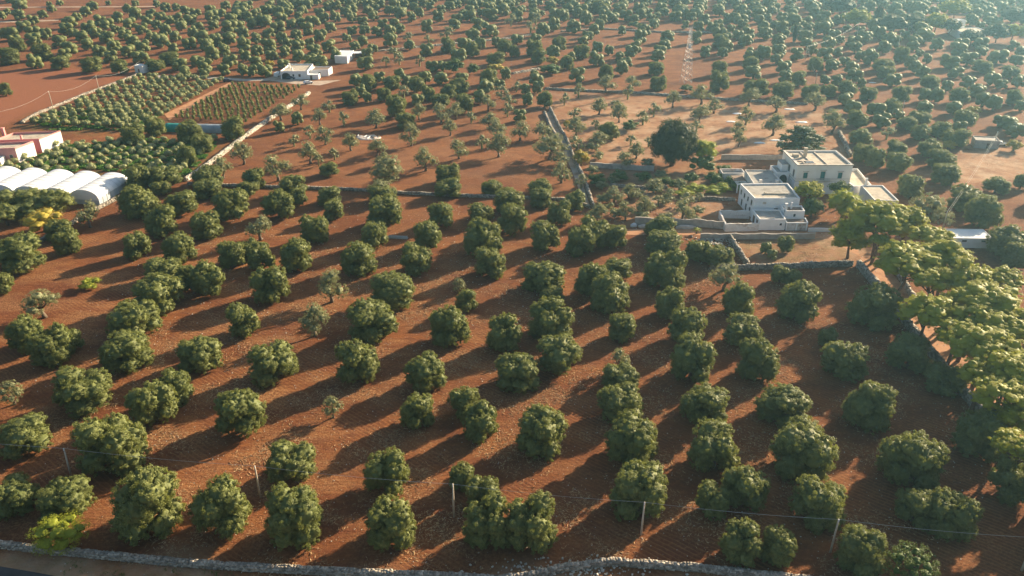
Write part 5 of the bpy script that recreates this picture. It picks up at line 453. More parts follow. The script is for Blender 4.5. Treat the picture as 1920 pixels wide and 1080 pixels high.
# landmark based descriptions: every tree is named by the thing it stands closest to
ORD = ['closest','second closest','third closest','fourth closest','fifth closest','sixth closest','seventh closest','eighth closest','ninth closest','tenth closest','eleventh closest','twelfth closest','thirteenth closest','fourteenth closest','fifteenth closest','sixteenth closest']
ORDN = ['first','second','third','fourth','fifth','sixth','seventh','eighth','ninth','tenth','eleventh','twelfth','thirteenth','fourteenth','fifteenth']
LM = [('the leftmost pole of the near wire', POLES['front'][1]), ('the second pole of the near wire', POLES['front'][2]),
 ('the middle pole of the near wire', POLES['front'][3]), ('the fourth pole of the near wire', POLES['front'][4]),
 ('the rightmost pole of the near wire', POLES['front'][5]), ('the lime green bush by the roadside wall', SPECIAL['lime_bush'][0][:2]),
 ('the feathery almond tree', SPECIAL['almond'][0][:2]), ('the lone green shrub in the field', SPECIAL['field_shrub'][0][:2]),
 ('the yellow tree near the greenhouse', SPECIAL['yellow_tree'][0][:2]), ('the white arched greenhouse', (-126, 224)),
 ('the pile of grey pipes', POINTS['pipes'][0]), ('the debris heap on tarps', POINTS['tarp'][0]), ('the huge dark carob tree', SPECIAL['carob'][0][:2]),
 ('the flat topped cedar', CEDAR[:2]), ('the villa with teal shutters', (93, 235)), ('the small flat white-roofed building', (119, 191)),
 ('the ruined stone shed', (168, 276)), ('the lattice pylon', PYLON), ('the white flat-roofed house', (-102, 390)), ('the white hut by the ploughed field', (-182, 397)),
 ('the house with the blue-grey lean-to', (-87, 427)), ('the grey and teal polytunnel', (-118, 293)), ('the lower end of the walled lane', WALL_PATHS['lane_right'][-1]),
 ('the upper end of the walled lane', WALL_PATHS['lane_right'][0]), ('the front corner of the walled pen', WALL_PATHS['pen_front'][0]), ('the lone palm', POINTS['palm'][0]),
 ('the bend of the roadside wall', WALL_PATHS['front_right'][3]), ('the dark low round bush', SPECIAL['dark_bush'][0][:2]), ('the orange bush beside the lane', SPECIAL['yellow'][0][:2]),
 ('the yellow bush among right-hand olives', SPECIAL['yellow'][4][:2]), ('the leaning end of the pale stone wall', WALL_PATHS['pale_diag'][0]), ('the top end of the pale stone wall', WALL_PATHS['pale_diag'][-1]),
 ('the pink house', (-166, 268)), ('the pole with a crossarm', POLES['right'][1]), ('the twin pole in the upper right', POLES['right'][3]),
 ('the leaning twin-wire pole', POLES['right'][5]), ('the pole above the right-hand grove', POLES['right'][4]), ('the far right umbrella pines', FAR_PINES[2][:2]),
 ('the top end of the avenue wall', WALL_PATHS['avenue'][0]), ('the middle of the avenue wall', WALL_PATHS['avenue'][3]), ('the near end of the avenue wall', WALL_PATHS['avenue'][5]),
 ('the farmhouse courtyard', (62, 203)), ('the right end of pale field wall', WALL_PATHS['pale_top'][-1]), ('the left end of pale field wall', WALL_PATHS['pale_top'][0]),
 ('the dark thicket', SPECIAL['dark_bush'][1][:2]), ('the yellow tree among dense olives', SPECIAL['yellow'][2][:2]), ('the left end of the long field wall', WALL_PATHS['mid'][0]), ('the centre of the long field wall', WALL_PATHS['mid'][3]), ('the lone palm', POINTS['palm'][0])]
# pale single trees in the open field serve as marks too
ORD += ['%dth closest' % k if k % 10 not in (1,2,3) else '%d%s closest' % (k, {1:'st',2:'nd',3:'rd'}[k % 10]) for k in range(17, 45)]
XY = np.array([(t[0], t[1]) for t in OLIVES]); ALLXY = np.array([(t[0], t[1]) for t in OLIVES+FAR_OLIVES])
EXTRA = {}
for pos, lab in (((-41.5,150.0),'tall pale sparse olive in mid foreground field'), ((-30,117),'tiny pale olive alone between long shadows, left of centre'),
                 ((-6.5,161),'thin little olive sprig behind a rounder olive, centre of field'), ((19,124),'small sprig of olive rising behind a big round olive'),
                 ((-72,139),'small flat-topped sparse olive at left edge of the field')):
    i = int(np.argmin(np.hypot(*(XY-np.array(pos)).T)))
    EXTRA[i] = lab; LM.append((['the tall pale mid-field olive', 'the tiny pale olive left of centre', 'the thin olive sprig in the centre', 'the small olive sprig right of centre', 'the flat-topped sparse olive at left'][len(EXTRA)-1], tuple(XY[i])))
best = {}
for ln, lp in LM:
    d = np.hypot(*(ALLXY-np.array(lp)).T); d = np.where(d < 0.05, 1e6, d)
    for rk, i in enumerate(np.argsort(d)[:44]):
        if i < len(OLIVES) and (i not in best or rk < best[i][0]): best[i] = (rk, ln)
def copy_part(src, parent):
    c = src.copy(); COL.objects.link(c); c.parent = parent; return c
proto_root = None; protos = {}
used_lab = {}
for i, (x, y, w, hc, zc, pale) in enumerate(OLIVES):
    V = PALE_V if pale else OLIVE_V
    k = int(rng.integers(0, len(V)))
    look = ('small ' if w < 5 else 'broad ' if w > 9 else '')+('sparse pale' if pale else 'dense')
    if i in EXTRA: lab = EXTRA[i]
    elif i in best: lab = '%s olive tree, %s to %s' % (look, ORD[best[i][0]], best[i][1])
    else:
        zone = 'the hazy right-hand grove' if x > 90 else 'the grove left of the centre' if x < -60 else 'the middle grove'
        lab = '%s olive tree in %s' % (look, zone) + (' beyond the walls' if y > 240 else ' on the red field')
    g = 'olive trees planted over the red soil'
    root = thing('olive_tree', lab, 'olive tree', (x, y, 0), 0, g)
    rz = rng.random()*2*PI
    if (pale, k) not in protos:
        cr = link('crown', V[k][0], root); tr = link('trunk', V[k][1], root); protos[(pale, k)] = (cr, tr)
    else:
        cr = copy_part(protos[(pale, k)][0], root); tr = copy_part(protos[(pale, k)][1], root)
    for o in (cr, tr):
        o.location = (0, 0, zc); o.rotation_euler = (0, 0, rz); k_ = 1.17 if pale else 1.09; o.scale = (w*k_, w*k_*rng.uniform(0.93, 1.05), hc*k_)
    tr.scale = (w, w, zc/(0.62 if pale else 0.52))

# ------------------------------------------------------------------ the rest of the groves: one mass
def lowpoly(rg, pale):
    lb = pale_lobes(rg, 5) if pale else olive_lobes(rg, 3)
    V, Q, T = leaf_cloud(lb, 16 if not pale else 20, 7, 0.05, 0.065, 0.036, rg, 0.97 if not pale else 0.62, 0.4, sub=2, depth=0.12, vn=0.05)
    t = 0.05; hz = 0.62 if pale else 0.52; base = len(V)
    V = np.concatenate([V, np.array([(sx*t, sy*t, z) for z in (-hz, 0.0) for sx, sy in ((1,1),(-1,1),(-1,-1),(1,-1))], float)])
    Q = np.concatenate([Q, np.array([(0,1,5,4),(1,2,6,5),(2,3,7,6),(3,0,4,7)])+base])
    return V, Q, T
def mass(name, trees, variants, mat, label, cat):
    Vs = []; Qs = []; Ts = []; base = 0
    for (x, y, w, hc, zc) in trees:
        w = w*1.16; hc = max(hc*1.2, w*0.74); zc = hc*0.5+0.25
        V, Q, T = variants[int(rng.integers(0, len(variants)))]
        a = rng.random()*2*PI; ca, sa = math.cos(a), math.sin(a)
        X = (V[:,0]*ca-V[:,1]*sa)*w+x; Y = (V[:,0]*sa+V[:,1]*ca)*w+y; Z = V[:,2]*hc+zc
        low = V[:,2] < -0.51; Z[low] = -0.1
        Vs.append(np.stack([X, Y, Z], 1)); Qs.append(Q+base); Ts.append(T+base); base += len(V)
    T = np.concatenate(Ts); Q = np.concatenate(Qs)
    o = link(name, mixed_mesh(name, np.concatenate(Vs), Q, T, mat)); o['kind'] = 'stuff'; tag(o, label, cat); return o
lowD = [lowpoly(rng, False) for _ in range(6)]; lowP = [lowpoly(rng, True) for _ in range(4)]
far_d = [t[:5] for t in FAR_OLIVES if not t[5]]; far_p = [t[:5] for t in FAR_OLIVES if t[5]]
# groves going on beyond and beside the picture
taken = ALLXY; fill = []
open_polys = [POLYS[k] for k in ('plough','pale','sandy','green_b','verge')]+[[(-400,560),(-230,470),(-180,640),(-330,760)]]
def frame_px(x, y):
    zc_ = y*0.88964+85*0.45666; return 960+1500*x/zc_, 540+1500*(-y*0.45666+85*0.88964)/zc_
gy, gx = np.meshgrid(np.arange(70, 800, 13.0), np.arange(-700, 700, 13.5), indexing='ij')
gx = gx.ravel()+(gy.ravel()*0.22 % 13.5)+rng.normal(0, 1.9, gx.size); gy = gy.ravel()+rng.normal(0, 1.9, gy.size)
gu, gv = frame_px(gx, gy)
ins = (gu > -45) & (gu < 1965) & (gv > 14) & (gv < 1100)
ins &= ~((((gu > 1330) & (gv < 95)) | ((gu > 340) & (gv < 42))) )
ok = ~ins & (np.abs(gx) < 0.70*gy+60) & ~((gv > 1090) & (np.abs(gx) < 75)) & (rng.random(gx.size) > 0.10)
ok &= ~((gx > 252) & (gx < 296) & (gy > 462) & (gy < 520)) & ~((gx < -55) & (gy < 75)) & ~((gx > -215) & (gx < -140) & (gy > 205) & (gy < 290))
for q in FAR_PINES: ok &= np.hypot(gx-q[0], gy-q[1]) > q[2]*0.5+3
for p in open_polys: ok &= ~in_poly(gx, gy, p)
ok[ok] = np.min(np.hypot(gx[ok][:,None]-taken[None,:,0], gy[ok][:,None]-taken[None,:,1]), axis=1) > 9.0
for x, y in zip(gx[ok], gy[ok]):
    w = float(np.clip(rng.normal(7.3, 1.1), 4.5, 10)); hc = w*rng.uniform(0.68, 0.86)
    fill.append((float(x), float(y), w, hc, hc*0.5+0.35))
mass('olive_grove', far_d+fill, lowD, M['olive'], 'far olive groves receding in rows into the haze', 'olive grove')
mass('pale_olive_grove', far_p, lowP, M['pale_olive'], 'distant sparse pale olives scattered among the groves', 'olive grove')

# ------------------------------------------------------------------ young plantations
def bushlet(rg, n=4):
    L = [(0,0,0.02,0.34,0.34,0.34)]
    for i in range(n):
        a = 2*PI*i/n+rg.normal(0, .3); r = rg.uniform(0.18, 0.26)
        L.append((math.cos(a)*0.24, math.sin(a)*0.24, rg.uniform(-0.12, 0.18), r, r, r))
    return L
YV = [cloud_mesh('young_olive', leaf_cloud(bushlet(rng), 34, 12, 0.05, 0.085, 0.04, rng, 0.92, 0.45, sub=2, depth=0.12, vn=0.05), M['young']) for _ in range(4)]
YP = [cloud_mesh('young_olive', leaf_cloud(bushlet(rng), 34, 12, 0.05, 0.085, 0.04, rng, 0.92, 0.45, sub=2, depth=0.12, vn=0.05), M['young_pale']) for _ in range(4)]
SV = [cloud_mesh('sapling', leaf_cloud([(0,0,0.1,0.3,0.3,0.4),(0.1,0.05,-0.15,0.22,0.22,0.25)], 16, 7, 0.08, 0.16, 0.08, rng, 0.8, 0.5, sub=2), M['sapling']) for _ in range(3)]
def plant_grid(name, pts, meshes, size, labf, cat, group, lift):
    for (x, y, i, k) in pts:
        if rng.random() < 0.03: continue
        s = size*rng.uniform(0.82, 1.18)
        o = link(name, meshes[int(rng.integers(0, len(meshes)))])
        o.location = (x, y, s*lift); o.scale = (s, s, s*rng.uniform(0.82, 1.0)); o.rotation_euler = (0, 0, rng.random()*6)
        tag(o, labf(i, k), cat, group)
plant_grid('young_olive_tree', YOUNG_A, YV, 3.7, lambda i, k: 'young olive, %s row from the ploughed field, %s from the pink house' % (ORDN[k-1], ORDN[i-1]), 'young olive', 'young olives beside the ploughed field', 0.44)
plant_grid('young_olive_tree', YOUNG_B, YP, 3.1, lambda i, k: 'pale young olive over green weeds, %s row from the pink house, %s from greenhouse side' % (ORDN[k-1], ORDN[i-1]), 'young olive', 'young olives over green weeds behind the greenhouse', 0.44)
plant_grid('fruit_sapling', SAPLINGS, SV, 2.7, lambda i, k: 'small green sapling on red soil, %s row from the path, %s from the polytunnel' % (ORDN[k-1], ORDN[i-1]), 'sapling', 'fruit saplings in rows on red soil', 0.48)
# low weeds between the young olives
def weeds():
    pts = []
    bb = POLYS['green_b']; x0, x1 = min(p[0] for p in bb), max(p[0] for p in bb); y0, y1 = min(p[1] for p in bb), max(p[1] for p in bb)
    for poly, n in ((POLYS['green_b'], 7000), (POLYS['green_a'], 1500)):
        x0, x1 = min(p[0] for p in poly), max(p[0] for p in poly); y0, y1 = min(p[1] for p in poly), max(p[1] for p in poly)
        X = rng.uniform(x0, x1, n*3); Y = rng.uniform(y0, y1, n*3)
        k = in_poly(X, Y, poly) & (np.sin(X*0.5+Y*0.9)+np.sin(Y*0.7-X*0.23) > 0.1)
        pts.append(np.stack([X[k], Y[k]], 1)[:n])
    P = np.concatenate(pts); n = len(P)*5
    c = np.repeat(P, 5, 0); pos = np.concatenate([c+rng.normal(0, 0.35, c.shape), rng.uniform(0.05, 0.55, (n,1))], 1)
    nor = unit(rng.normal(0, 0.6, (n,3))+np.array([0,0,0.8])); t = unit(np.cross(nor, rng.normal(0,1,(n,3)))); b = np.cross(nor, t)
    V = np.stack([pos-t*.45, pos+b*.28, pos+t*.45, pos-b*.28], 1).reshape(-1,3)
    o = link('weeds', np_mesh('weeds', V, np.arange(n*4).reshape(-1,4), M['weed'])); o['kind'] = 'stuff'
    tag(o, 'low green weeds covering the soil between young olives', 'weeds')
weeds()

# ------------------------------------------------------------------ other trees and shrubs
def pine(name, x, y, w, hc, zc, label, group, mat='pine', lean=0.0, seed=0, base=None, cat='pine tree'):
    rg = np.random.default_rng(100+seed); n = int(14+w*1.5); L = []
    for i in range(n):
        rr = math.sqrt((i+0.5)/n)*0.40; a = i*2.39996+rg.normal(0, 0.25)
        r = rg.uniform(0.11, 0.195)
        dome = 0.30*(1-(rr/0.40)**2)
        L.append((math.cos(a)*rr, math.sin(a)*rr, dome-0.12+rg.normal(0, 0.10), r, r*rg.uniform(.8,1.1), r*rg.uniform(0.6, 0.85)*w/max(hc, 1)))
    for i in range(int(n*0.4)):
        a = rg.random()*6.28; rr = rg.uniform(0.15, 0.36); r = rg.uniform(0.10, 0.15)
        L.append((math.cos(a)*rr, math.sin(a)*rr, rg.uniform(-0.42, -0.2), r, r, r*0.6*w/max(hc, 1)))
    root = thing(name, label, cat, (x, y, 0), 0, group)
    me = cloud_mesh(name+'_crown', leaf_cloud(L, 40, 110, 0.050, 0.026, 0.0075, rg, 0.82, 0.85, zmin=-0.6, upb=0.25, knob=26, depth=0.38, sub=3, vn=0.10), M[mat])
    cr = link('crown', me, root); cr.location = (0, 0, zc); cr.scale = (w, w, hc)
    b = MB(); bx, by = base or (rg.normal(0, 0.8), rg.normal(0, 0.8))
    top = Vector((rg.normal(0, .3), rg.normal(0, .3), zc-hc*0.18)); mid = Vector((bx*0.5+rg.normal(0,.4), by*0.5+rg.normal(0,.4), zc*0.5))
    b.tube([(bx, by, -0.2), (bx*0.8, by*0.8, zc*0.25), mid, top], [0.42, 0.34, 0.28, 0.18], 8)
    for i in rg.permutation(len(L))[:9]:
        c = Vector((L[i][0]*w, L[i][1]*w, zc+L[i][2]*hc)); s = Vector((bx*0.4, by*0.4, zc*rg.uniform(0.5, 0.75)))
        b.tube([s, s.lerp(c, 0.5)+Vector((0, 0, -0.3)), c], [0.17, 0.12, 0.05], 6)
    b.build('trunk', M['pine_bark'], root, True)
    return root
PL = ['broad umbrella pine nearest the villa at the head of the avenue','umbrella pine behind the broad one near the villa','low dark bushy pine at the corner of the walled pen',
 'tall pine with forked bare trunk beside the avenue wall','pine crown behind, nearest the white-roofed building','wide bright pine left of the white-roofed building','rounded pine below the white-roofed building',
 'pine leaning over the avenue wall with low crown','small pine crown tucked between larger avenue pines','flat bright-topped pine at the right side of the avenue','pine crown at right edge above the big bright one',
 'large bright green pine over the lower avenue','pine at the right edge over the lower avenue','lowest large pine above the end of the avenue wall','pine cut by the picture edge beside the flat bright one','lowest pine at the right edge','short pine under the broad one near the villa','pine filling the middle of the avenue canopy','pine between the flat bright one and the leaning one','low pine in the middle of the lower avenue','pine below the white-roofed building at right','low pine above the wall of the lower avenue','pine at the bottom of the right edge','first pine past the right edge of the lower field','second pine past the right edge of the lower field','third pine past the right edge of the lower field','pine past the lower right corner of the field']
for i, (x, y, w, hc, zc) in enumerate(PINES):
    pine('pine_tree', x, y, w*1.08, max(hc*0.66, w*0.44), zc, PL[i], 'pines along the avenue', seed=i)
FL = ['lone round umbrella pine at left of the hazy pines','long umbrella pine in the middle of the hazy row','narrow pine right of the long hazy pine','tallest dome of the hazy pine row','small pine ending the hazy row','pale far pine at the top edge','large faint pine at the top right','faint pine in the top right corner','dark umbrella pine right of the far white house','rightmost umbrella pine below the corner','low flat pine before the far white house']
for i, (x, y, w, hc, zc) in enumerate(FAR_PINES):
    pine('umbrella_pine', x, y, w*1.05, hc*0.75, zc*1.15, FL[i], 'hazy umbrella pines on the horizon side', 'cedar' if i % 3 else 'pine', seed=40+i, cat='pine tree')
def bush_tree(name, x, y, w, hc, zc, label, cat, mat, seed, nl=9, leaf=0.40, dens=46, group=None, core=0.8, trunk=True, jit=0.5):
    rg = np.random.default_rng(300+seed); L = [(0,0,0,0.30,0.30,0.34)]
    for i in range(nl):
        ph = math.acos(1-2*(i+.5)/nl*0.85); a = i*2.39996+rg.normal(0,.2); r = rg.uniform(0.15, 0.235)
        q = 0.5-r*0.9
        L.append((math.cos(a)*math.sin(ph)*q, math.sin(a)*math.sin(ph)*q, math.cos(ph)*q, r, r, r))
    cr_m = 0.05+0.25/w
    me = cloud_mesh(name+'_crown', leaf_cloud(L, dens, 46, min(cr_m, 0.09), leaf*0.72/w, leaf*0.30/w, rg, core*1.06, jit*1.3, knob=26, depth=0.32, sub=3, vn=0.08), M[mat])
    root = thing(name, label, cat, (x, y, 0), 0, group)
    cr = link('crown', me, root); cr.location = (0,0,zc); cr.scale = (w, w, hc); cr.rotation_euler = (0,0,rg.random()*6)
    if trunk:
        b = MB(); t = 0.04*w+0.06
        b.tube([(0,0,-0.1),(rg.normal(0,.1),rg.normal(0,.1),zc*0.5),(0,0,zc)], [t*1.3, t, t*0.6], 7)
        for i in range(4):
            c = L[1+i]; b.tube([(0,0,zc*0.55),(c[0]*w*.5,c[1]*w*.5,zc+c[2]*hc*.4-.1),(c[0]*w,c[1]*w,zc+c[2]*hc)], [t*.6,t*.4,t*.2], 5)
        b.build('trunk', M['bark'], root, True)
    return root
def sp(key, i=0): return SPECIAL[key][i]
x,y,w,h,z = sp('carob'); bush_tree('carob_tree', x, y, w, h*0.92, h*0.46+0.3, 'huge dark dense carob tree in the villa garden', 'carob tree', 'dark', 1, 26, 0.55, 190)
x,y,w,h,z = sp('garden_tree'); bush_tree('garden_tree', x, y, w, h*0.8, z, 'yellow-topped garden tree right of the huge dark tree', 'tree', 'lime', 2, 10, 0.42, 60)
GL = ['garden shrub left under the huge dark tree','shrub at left of the garden beds','low bed of shrubs between the garden walls','shrub right behind the yellow-topped garden tree','bright shrub between bed and sheds','grey shrub at the left garden edge','shrub beside the open shed post','dark shrub mass under the yellow-topped garden tree','round garden shrub below the huge dark tree','garden shrub beside the ruined sheds','low shrub left of the open shed','shrub against the farmhouse side wall','bright low bush bed in the villa garden','bright bush bed nearer the farmhouse','green shrub beside the walled lane','dark green shrub under the garden wall','grey green shrub along the garden wall','bright green shrub in the pale field','second shrub under the garden wall']
for i, (x,y,w,h,z) in enumerate(SPECIAL['garden_shrub']):
    bush_tree('garden_shrub', x, y, w, max(h*0.75, 1.2), max(h*0.75, 1.2)*0.48, GL[i], 'shrub', 'lime' if i in (2,4,12,13) else 'green', 10+i, 7, 0.32, 40, 'shrubs in the villa garden', trunk=False)
SCL = ['grey scrub bush beside the lower lane wall','grey scrub bush above the lane end','scrub bush under the garden wall at left','scrub bush right of the lane top','pale scrub bush in the middle of the old garden','pale scrub bush nearer the grey garden wall','scrub bush against the broken garden wall','scrub bush left of the carob foot','scrub bush in front of the carob','pale scrub bush left of the farmhouse yard','scrub bush along the front garden wall','scrub bush above the tarp heaps','scrub bush at the right of the front garden wall','pale scrub bush below the orange bush','scrub bush behind the orange bush','scrub bush at the far left of the garden']
for i, (x,y,w,h,z) in enumerate(SPECIAL['scrub']): bush_tree('scrub_bush', x, y, w, max(h*.8, 1.3), max(h*.8, 1.3)*.46, SCL[i], 'bush', 'pale_olive', 120+i, 7, 0.32, 34, 'grey scrub in the old garden', core=0.75, trunk=False)
x,y,w,h,z = sp('manor_pine',0); pine('stone_pine', x, y, w, h*0.8, z, 'round stone pine in front of the villa facade', None, seed=70)
x,y,w,h,z = sp('manor_pine',1); pine('stone_pine', x, y, w, h*0.8, z, 'small stone pine before the villa right corner', None, 'green', seed=71)
x,y,w,h,z = sp('manor_pine',2); bush_tree('evergreen_tree', x, y, w, h, h*.5, 'dark bushy evergreen between the farmhouse and the lime tree', 'tree', 'green', 33, 9)
x,y,w,h,z = sp('lime_tree'); bush_tree('lime_green_tree', x, y, w, h*0.95, h*.5+.4, 'bright lime green tree in front of the villa', 'tree', 'lime', 34, 12, 0.34, 60)
OL = ['dark oak at the left edge before the greenhouse','dark oak in the middle before the greenhouse','dark oak hiding the greenhouse gable side','lower dark oak in front of the greenhouse row','lowest dark oak at the left edge']
for i, (x,y,w,h,z) in enumerate(SPECIAL['oak']): bush_tree('oak_tree', x, y, w*1.05, h*0.9, h*0.46+.3, OL[i], 'oak tree', 'olive', 40+i, 11, 0.36, 55, 'dark oaks before the greenhouse')
x,y,w,h,z = sp('yellow_tree'); bush_tree('yellow_tree', x, y, w, h*.85, h*.45+.3, 'yellow-leaved tree beside the dark oaks near the greenhouse', 'tree', 'yellow', 50, 11, 0.30, 60)
x,y,w,h,z = sp('lime_bush'); bush_tree('lime_bush', x, y, w, h*.85, h*.40, 'lime green bush growing by the roadside stone wall', 'bush', 'lime', 51, 14, 0.30, 60, core=0.6, jit=0.7, trunk=False)
x,y,w,h,z = sp('almond'); bush_tree('almond_tree', x, y, w, h*.85, h*.45, 'feathery dark green almond tree at the bottom edge', 'almond tree', 'green', 52, 14, 0.34, 42, core=0.45, jit=0.8)
x,y,w,h,z = sp('field_shrub'); bush_tree('field_shrub', x, y, w, h*.8, h*.36, 'low green shrub alone on the red field', 'shrub', 'lime', 53, 7, 0.3, 40, trunk=False)
YL = ['orange yellow bush beside the walled lane','yellow tree above the dark low bush','yellow tree among dense olives right of the white house','small yellow tree behind the white house','yellow bush between the right-hand olives','yellow tree at right edge by the sandy clearing','orange bush on the right-hand grove terrace','small yellow bush at the lane top','yellow green tree above the white hut']
for i, (x,y,w,h,z) in enumerate(SPECIAL['yellow']): bush_tree('yellow_bush', x, y, w, h*.8, h*.42, YL[i], 'bush', 'yellow', 60+i, 8, 0.34, 36, 'yellowing bushes')
DL = ['dark low round bush under the yellow tree','dark thicket beside the dense middle olives','dark green small tree by the thicket','grey green thicket in the far grove','dark bush at the foot of the pylon']
for i, (x,y,w,h,z) in enumerate(SPECIAL['dark_bush']): bush_tree('dark_bush', x, y, w, h*.8, h*.40, DL[i], 'bush', 'green', 75+i, 9, 0.4, 40, 'dark bushes in the far groves', trunk=False)
CL = ['slim cypress among the hazy olives','tall cypress left of the hazy pine row','second cypress beside the tall one']
for i, (x,y,w,h,z) in enumerate(SPECIAL['cypress']):
    rg = np.random.default_rng(500+i); L = [(rg.normal(0,.05), rg.normal(0,.05), -0.42+0.1*k, 0.42*math.sin((k+1.2)/10.5*PI)**0.6+0.05, 0.42*math.sin((k+1.2)/10.5*PI)**0.6+0.05, 0.12) for k in range(9)]
    root = thing('cypress_tree', CL[i], 'cypress', (x, y, 0), 0, 'cypresses in the far grove')
    cr = link('crown', cloud_mesh('cypress_crown', leaf_cloud(L, 26, 10, 0.10, 0.22, 0.10, rg, 0.95, 0.4, sub=2), M['dark']), root); cr.location = (0,0,h*.5+.4); cr.scale = (w, w, h)
    MB().tube([(0,0,-.1),(0,0,h*.4)], [.25,.15], 6).build('trunk', M['bark'], root)
def cedar():
    x, y, w = CEDAR; rg = np.random.default_rng(900); L = []
    H_ = 11.0
    for tier, (z, rad, n) in enumerate(((3.2,0.50,9),(5.0,0.46,9),(6.8,0.40,8),(8.4,0.30,6),(9.8,0.17,4))):
        for i in range(n):
            a = 2*PI*i/n+tier*.5+rg.normal(0,.15)
            for q in (0.45, 0.82, 1.0):
                rr = rad*q*rg.uniform(0.85, 1.1); r = 0.10*(1.15-q*.35)
                L.append((math.cos(a)*rr, math.sin(a)*rr, (z-(q*0.5)+rg.normal(0,.2))/w, r, r, 0.025))
    root = thing('cedar_tree', 'flat-tiered dark cedar standing behind the villa', 'cedar', (x, y, 0))
    cr = link('crown', cloud_mesh('cedar_crown', leaf_cloud(L, 20, 12, 0.03, 0.04, 0.016, rg, 0.9, 0.35, zmin=-1.1, upb=0.5, sub=2), M['cedar']), root); cr.scale = (w, w, w)
    b = MB(); b.tube([(0,0,-.1),(0.1,0,4),(0,0.1,H_-0.8)], [0.55,0.4,0.1], 8)
    for c in L[1::3]: b.tube([(0,0,c[2]*w-0.2),(c[0]*w,c[1]*w,c[2]*w-.05)], [0.12,0.04], 5)
    b.build('trunk', M['bark'], root, True)
cedar()
def palm():
    x, y = POINTS['palm'][0]; rg = np.random.default_rng(77)
    root = thing('palm_tree', 'small palm beside the orange track', 'palm', (x, y, 0))
    MB().tube([(0,0,-.1),(0.05,0,.6),(0,0,1.3)], [.22,.18,.2], 8).build('trunk', M['bark'], root, True)
    for i in range(16):
        a = 2*PI*i/16+rg.normal(0,.1); el = rg.uniform(0.2, 1.1); b = MB(); pts = []
        for k in range(6):
            t = k/5; pts.append(Vector((math.cos(a)*1.5*t*math.cos(el*.6), math.sin(a)*1.5*t*math.cos(el*.6), 1.3+math.sin(el)*1.3*t-0.9*t*t)))
        s = Vector((-math.sin(a), math.cos(a), 0)); v = []; f = []
        for k, p in enumerate(pts):
            wd = 0.02+0.20*math.sin(PI*min(1, k/5+.1)); v += [p-s*wd-Vector((0,0,wd*.5)), p, p+s*wd-Vector((0,0,wd*.5))]
            if k: o = (k-1)*3; f += [(o,o+1,o+4,o+3),(o+1,o+2,o+5,o+4)]
        b.add(v, f).build('frond', M['lime'], root)
palm()

# ------------------------------------------------------------------ dry stone walls
def stone_wall(key, label, h, th, stone, mat='stone', plain=False, name='stone_wall'):
    path = [Vector((p[0], p[1], 0)) for p in WALL_PATHS[key]]
    root = thing(name, label, 'stone wall', path[0])
    root['kind'] = 'thing'
    o0 = path[0]; P = [p-o0 for p in path]
    # resample
    pts = [P[0]]; step = max(stone*2.0, 0.8)
    for a, b in zip(P, P[1:]):
        n = max(1, int((b-a).length/step))
        for i in range(1, n+1): pts.append(a.lerp(b, i/n))
    nrm = []
    for i in range(len(pts)):
        d = (pts[min(i+1,len(pts)-1)]-pts[max(i-1,0)]).normalized(); nrm.append(Vector((-d.y, d.x, 0)))
    b = MB(); hs = [h*(1+0.07*math.sin(i*0.9)+rng.normal(0, 0.03)) for i in range(len(pts))]
    v = []; f = []; k = 0.5 if plain else 0.36
    for p, n, hh in zip(pts, nrm, hs):
        q = 1.0 if plain else 0.93
        v += [p-n*th*k*1.12+Vector((0,0,-.1)), p-n*th*k+Vector((0,0,hh*q)), p+n*th*k+Vector((0,0,hh*q)), p+n*th*k*1.12+Vector((0,0,-.1))]
    for i in range(len(pts)-1):
        a = i*4; f += [(a,a+4,a+5,a+1),(a+1,a+5,a+6,a+2),(a+2,a+6,a+7,a+3)]
    e = (len(pts)-1)*4; f += [(0,1,2,3),(e+3,e+2,e+1,e)]
    b.add(v, f).build('wall_core', M[mat], root)
    if plain: return root
    # stones: uneven blocks on both faces and along the top
    cu = np.array([(x,y,z) for z in (-.5,.5) for y in (-.5,.5) for x in (-.5,.5)])
    fq = np.array([(0,2,3,1),(4,5,7,6),(0,1,5,4),(1,3,7,5),(3,2,6,7),(2,0,4,6)])
    C = []; S = []; A = []
    for i in range(len(pts)-1):
        a, c = pts[i], pts[i+1]; L = (c-a).length; n = nrm[i]; d = (c-a).normalized(); hh = hs[i]
        rows = max(2, int(hh/(stone*0.62))); cnt = max(1, int(round(L/stone))); an = math.atan2(d.y, d.x)
        for r_ in range(rows+1):
            top = r_ == rows
            for j in range(cnt):
                for side in ((-1, 1) if not top else (-0.5, 0.5)):
                    t = (j+0.5+(0.45 if r_ % 2 else 0)+random.gauss(0, .08))*L/cnt
                    z = (r_+0.5)*hh/(rows+0.5) if not top else hh*0.97+random.gauss(0, .02)
                    o = side*th*0.45*(1.12-0.12*z/hh)+random.gauss(0, .035)
                    C.append((a.x+d.x*t+n.x*o, a.y+d.y*t+n.y*o, z)); S.append((1.05, .75, .75 if top else .62)); A.append(an)
    m = len(C); C = np.array(C); S = np.array(S)*stone*rng.uniform(0.75, 1.2, (m,3)); A = np.array(A)+rng.normal(0, .12, m)
    V = cu[None]*S[:,None]*(1+rng.normal(0, 0.20, (m,8,3))); ca, sa = np.cos(A)[:,None], np.sin(A)[:,None]
    V = np.stack([V[:,:,0]*ca-V[:,:,1]*sa, V[:,:,0]*sa+V[:,:,1]*ca, V[:,:,2]], 2)+C[:,None]
    Vs = [V.reshape(-1,3)]; Qs = [(fq[None]+(np.arange(m)*8)[:,None,None]).reshape(-1,4)]
    st = link('stones', np_mesh('stones', np.concatenate(Vs), np.concatenate(Qs), M[mat]), root); st['kind'] = 'stuff'
    return root
stone_wall('front_left', 'grey dry stone wall along the road at bottom left', 0.85, 0.65, 0.42)
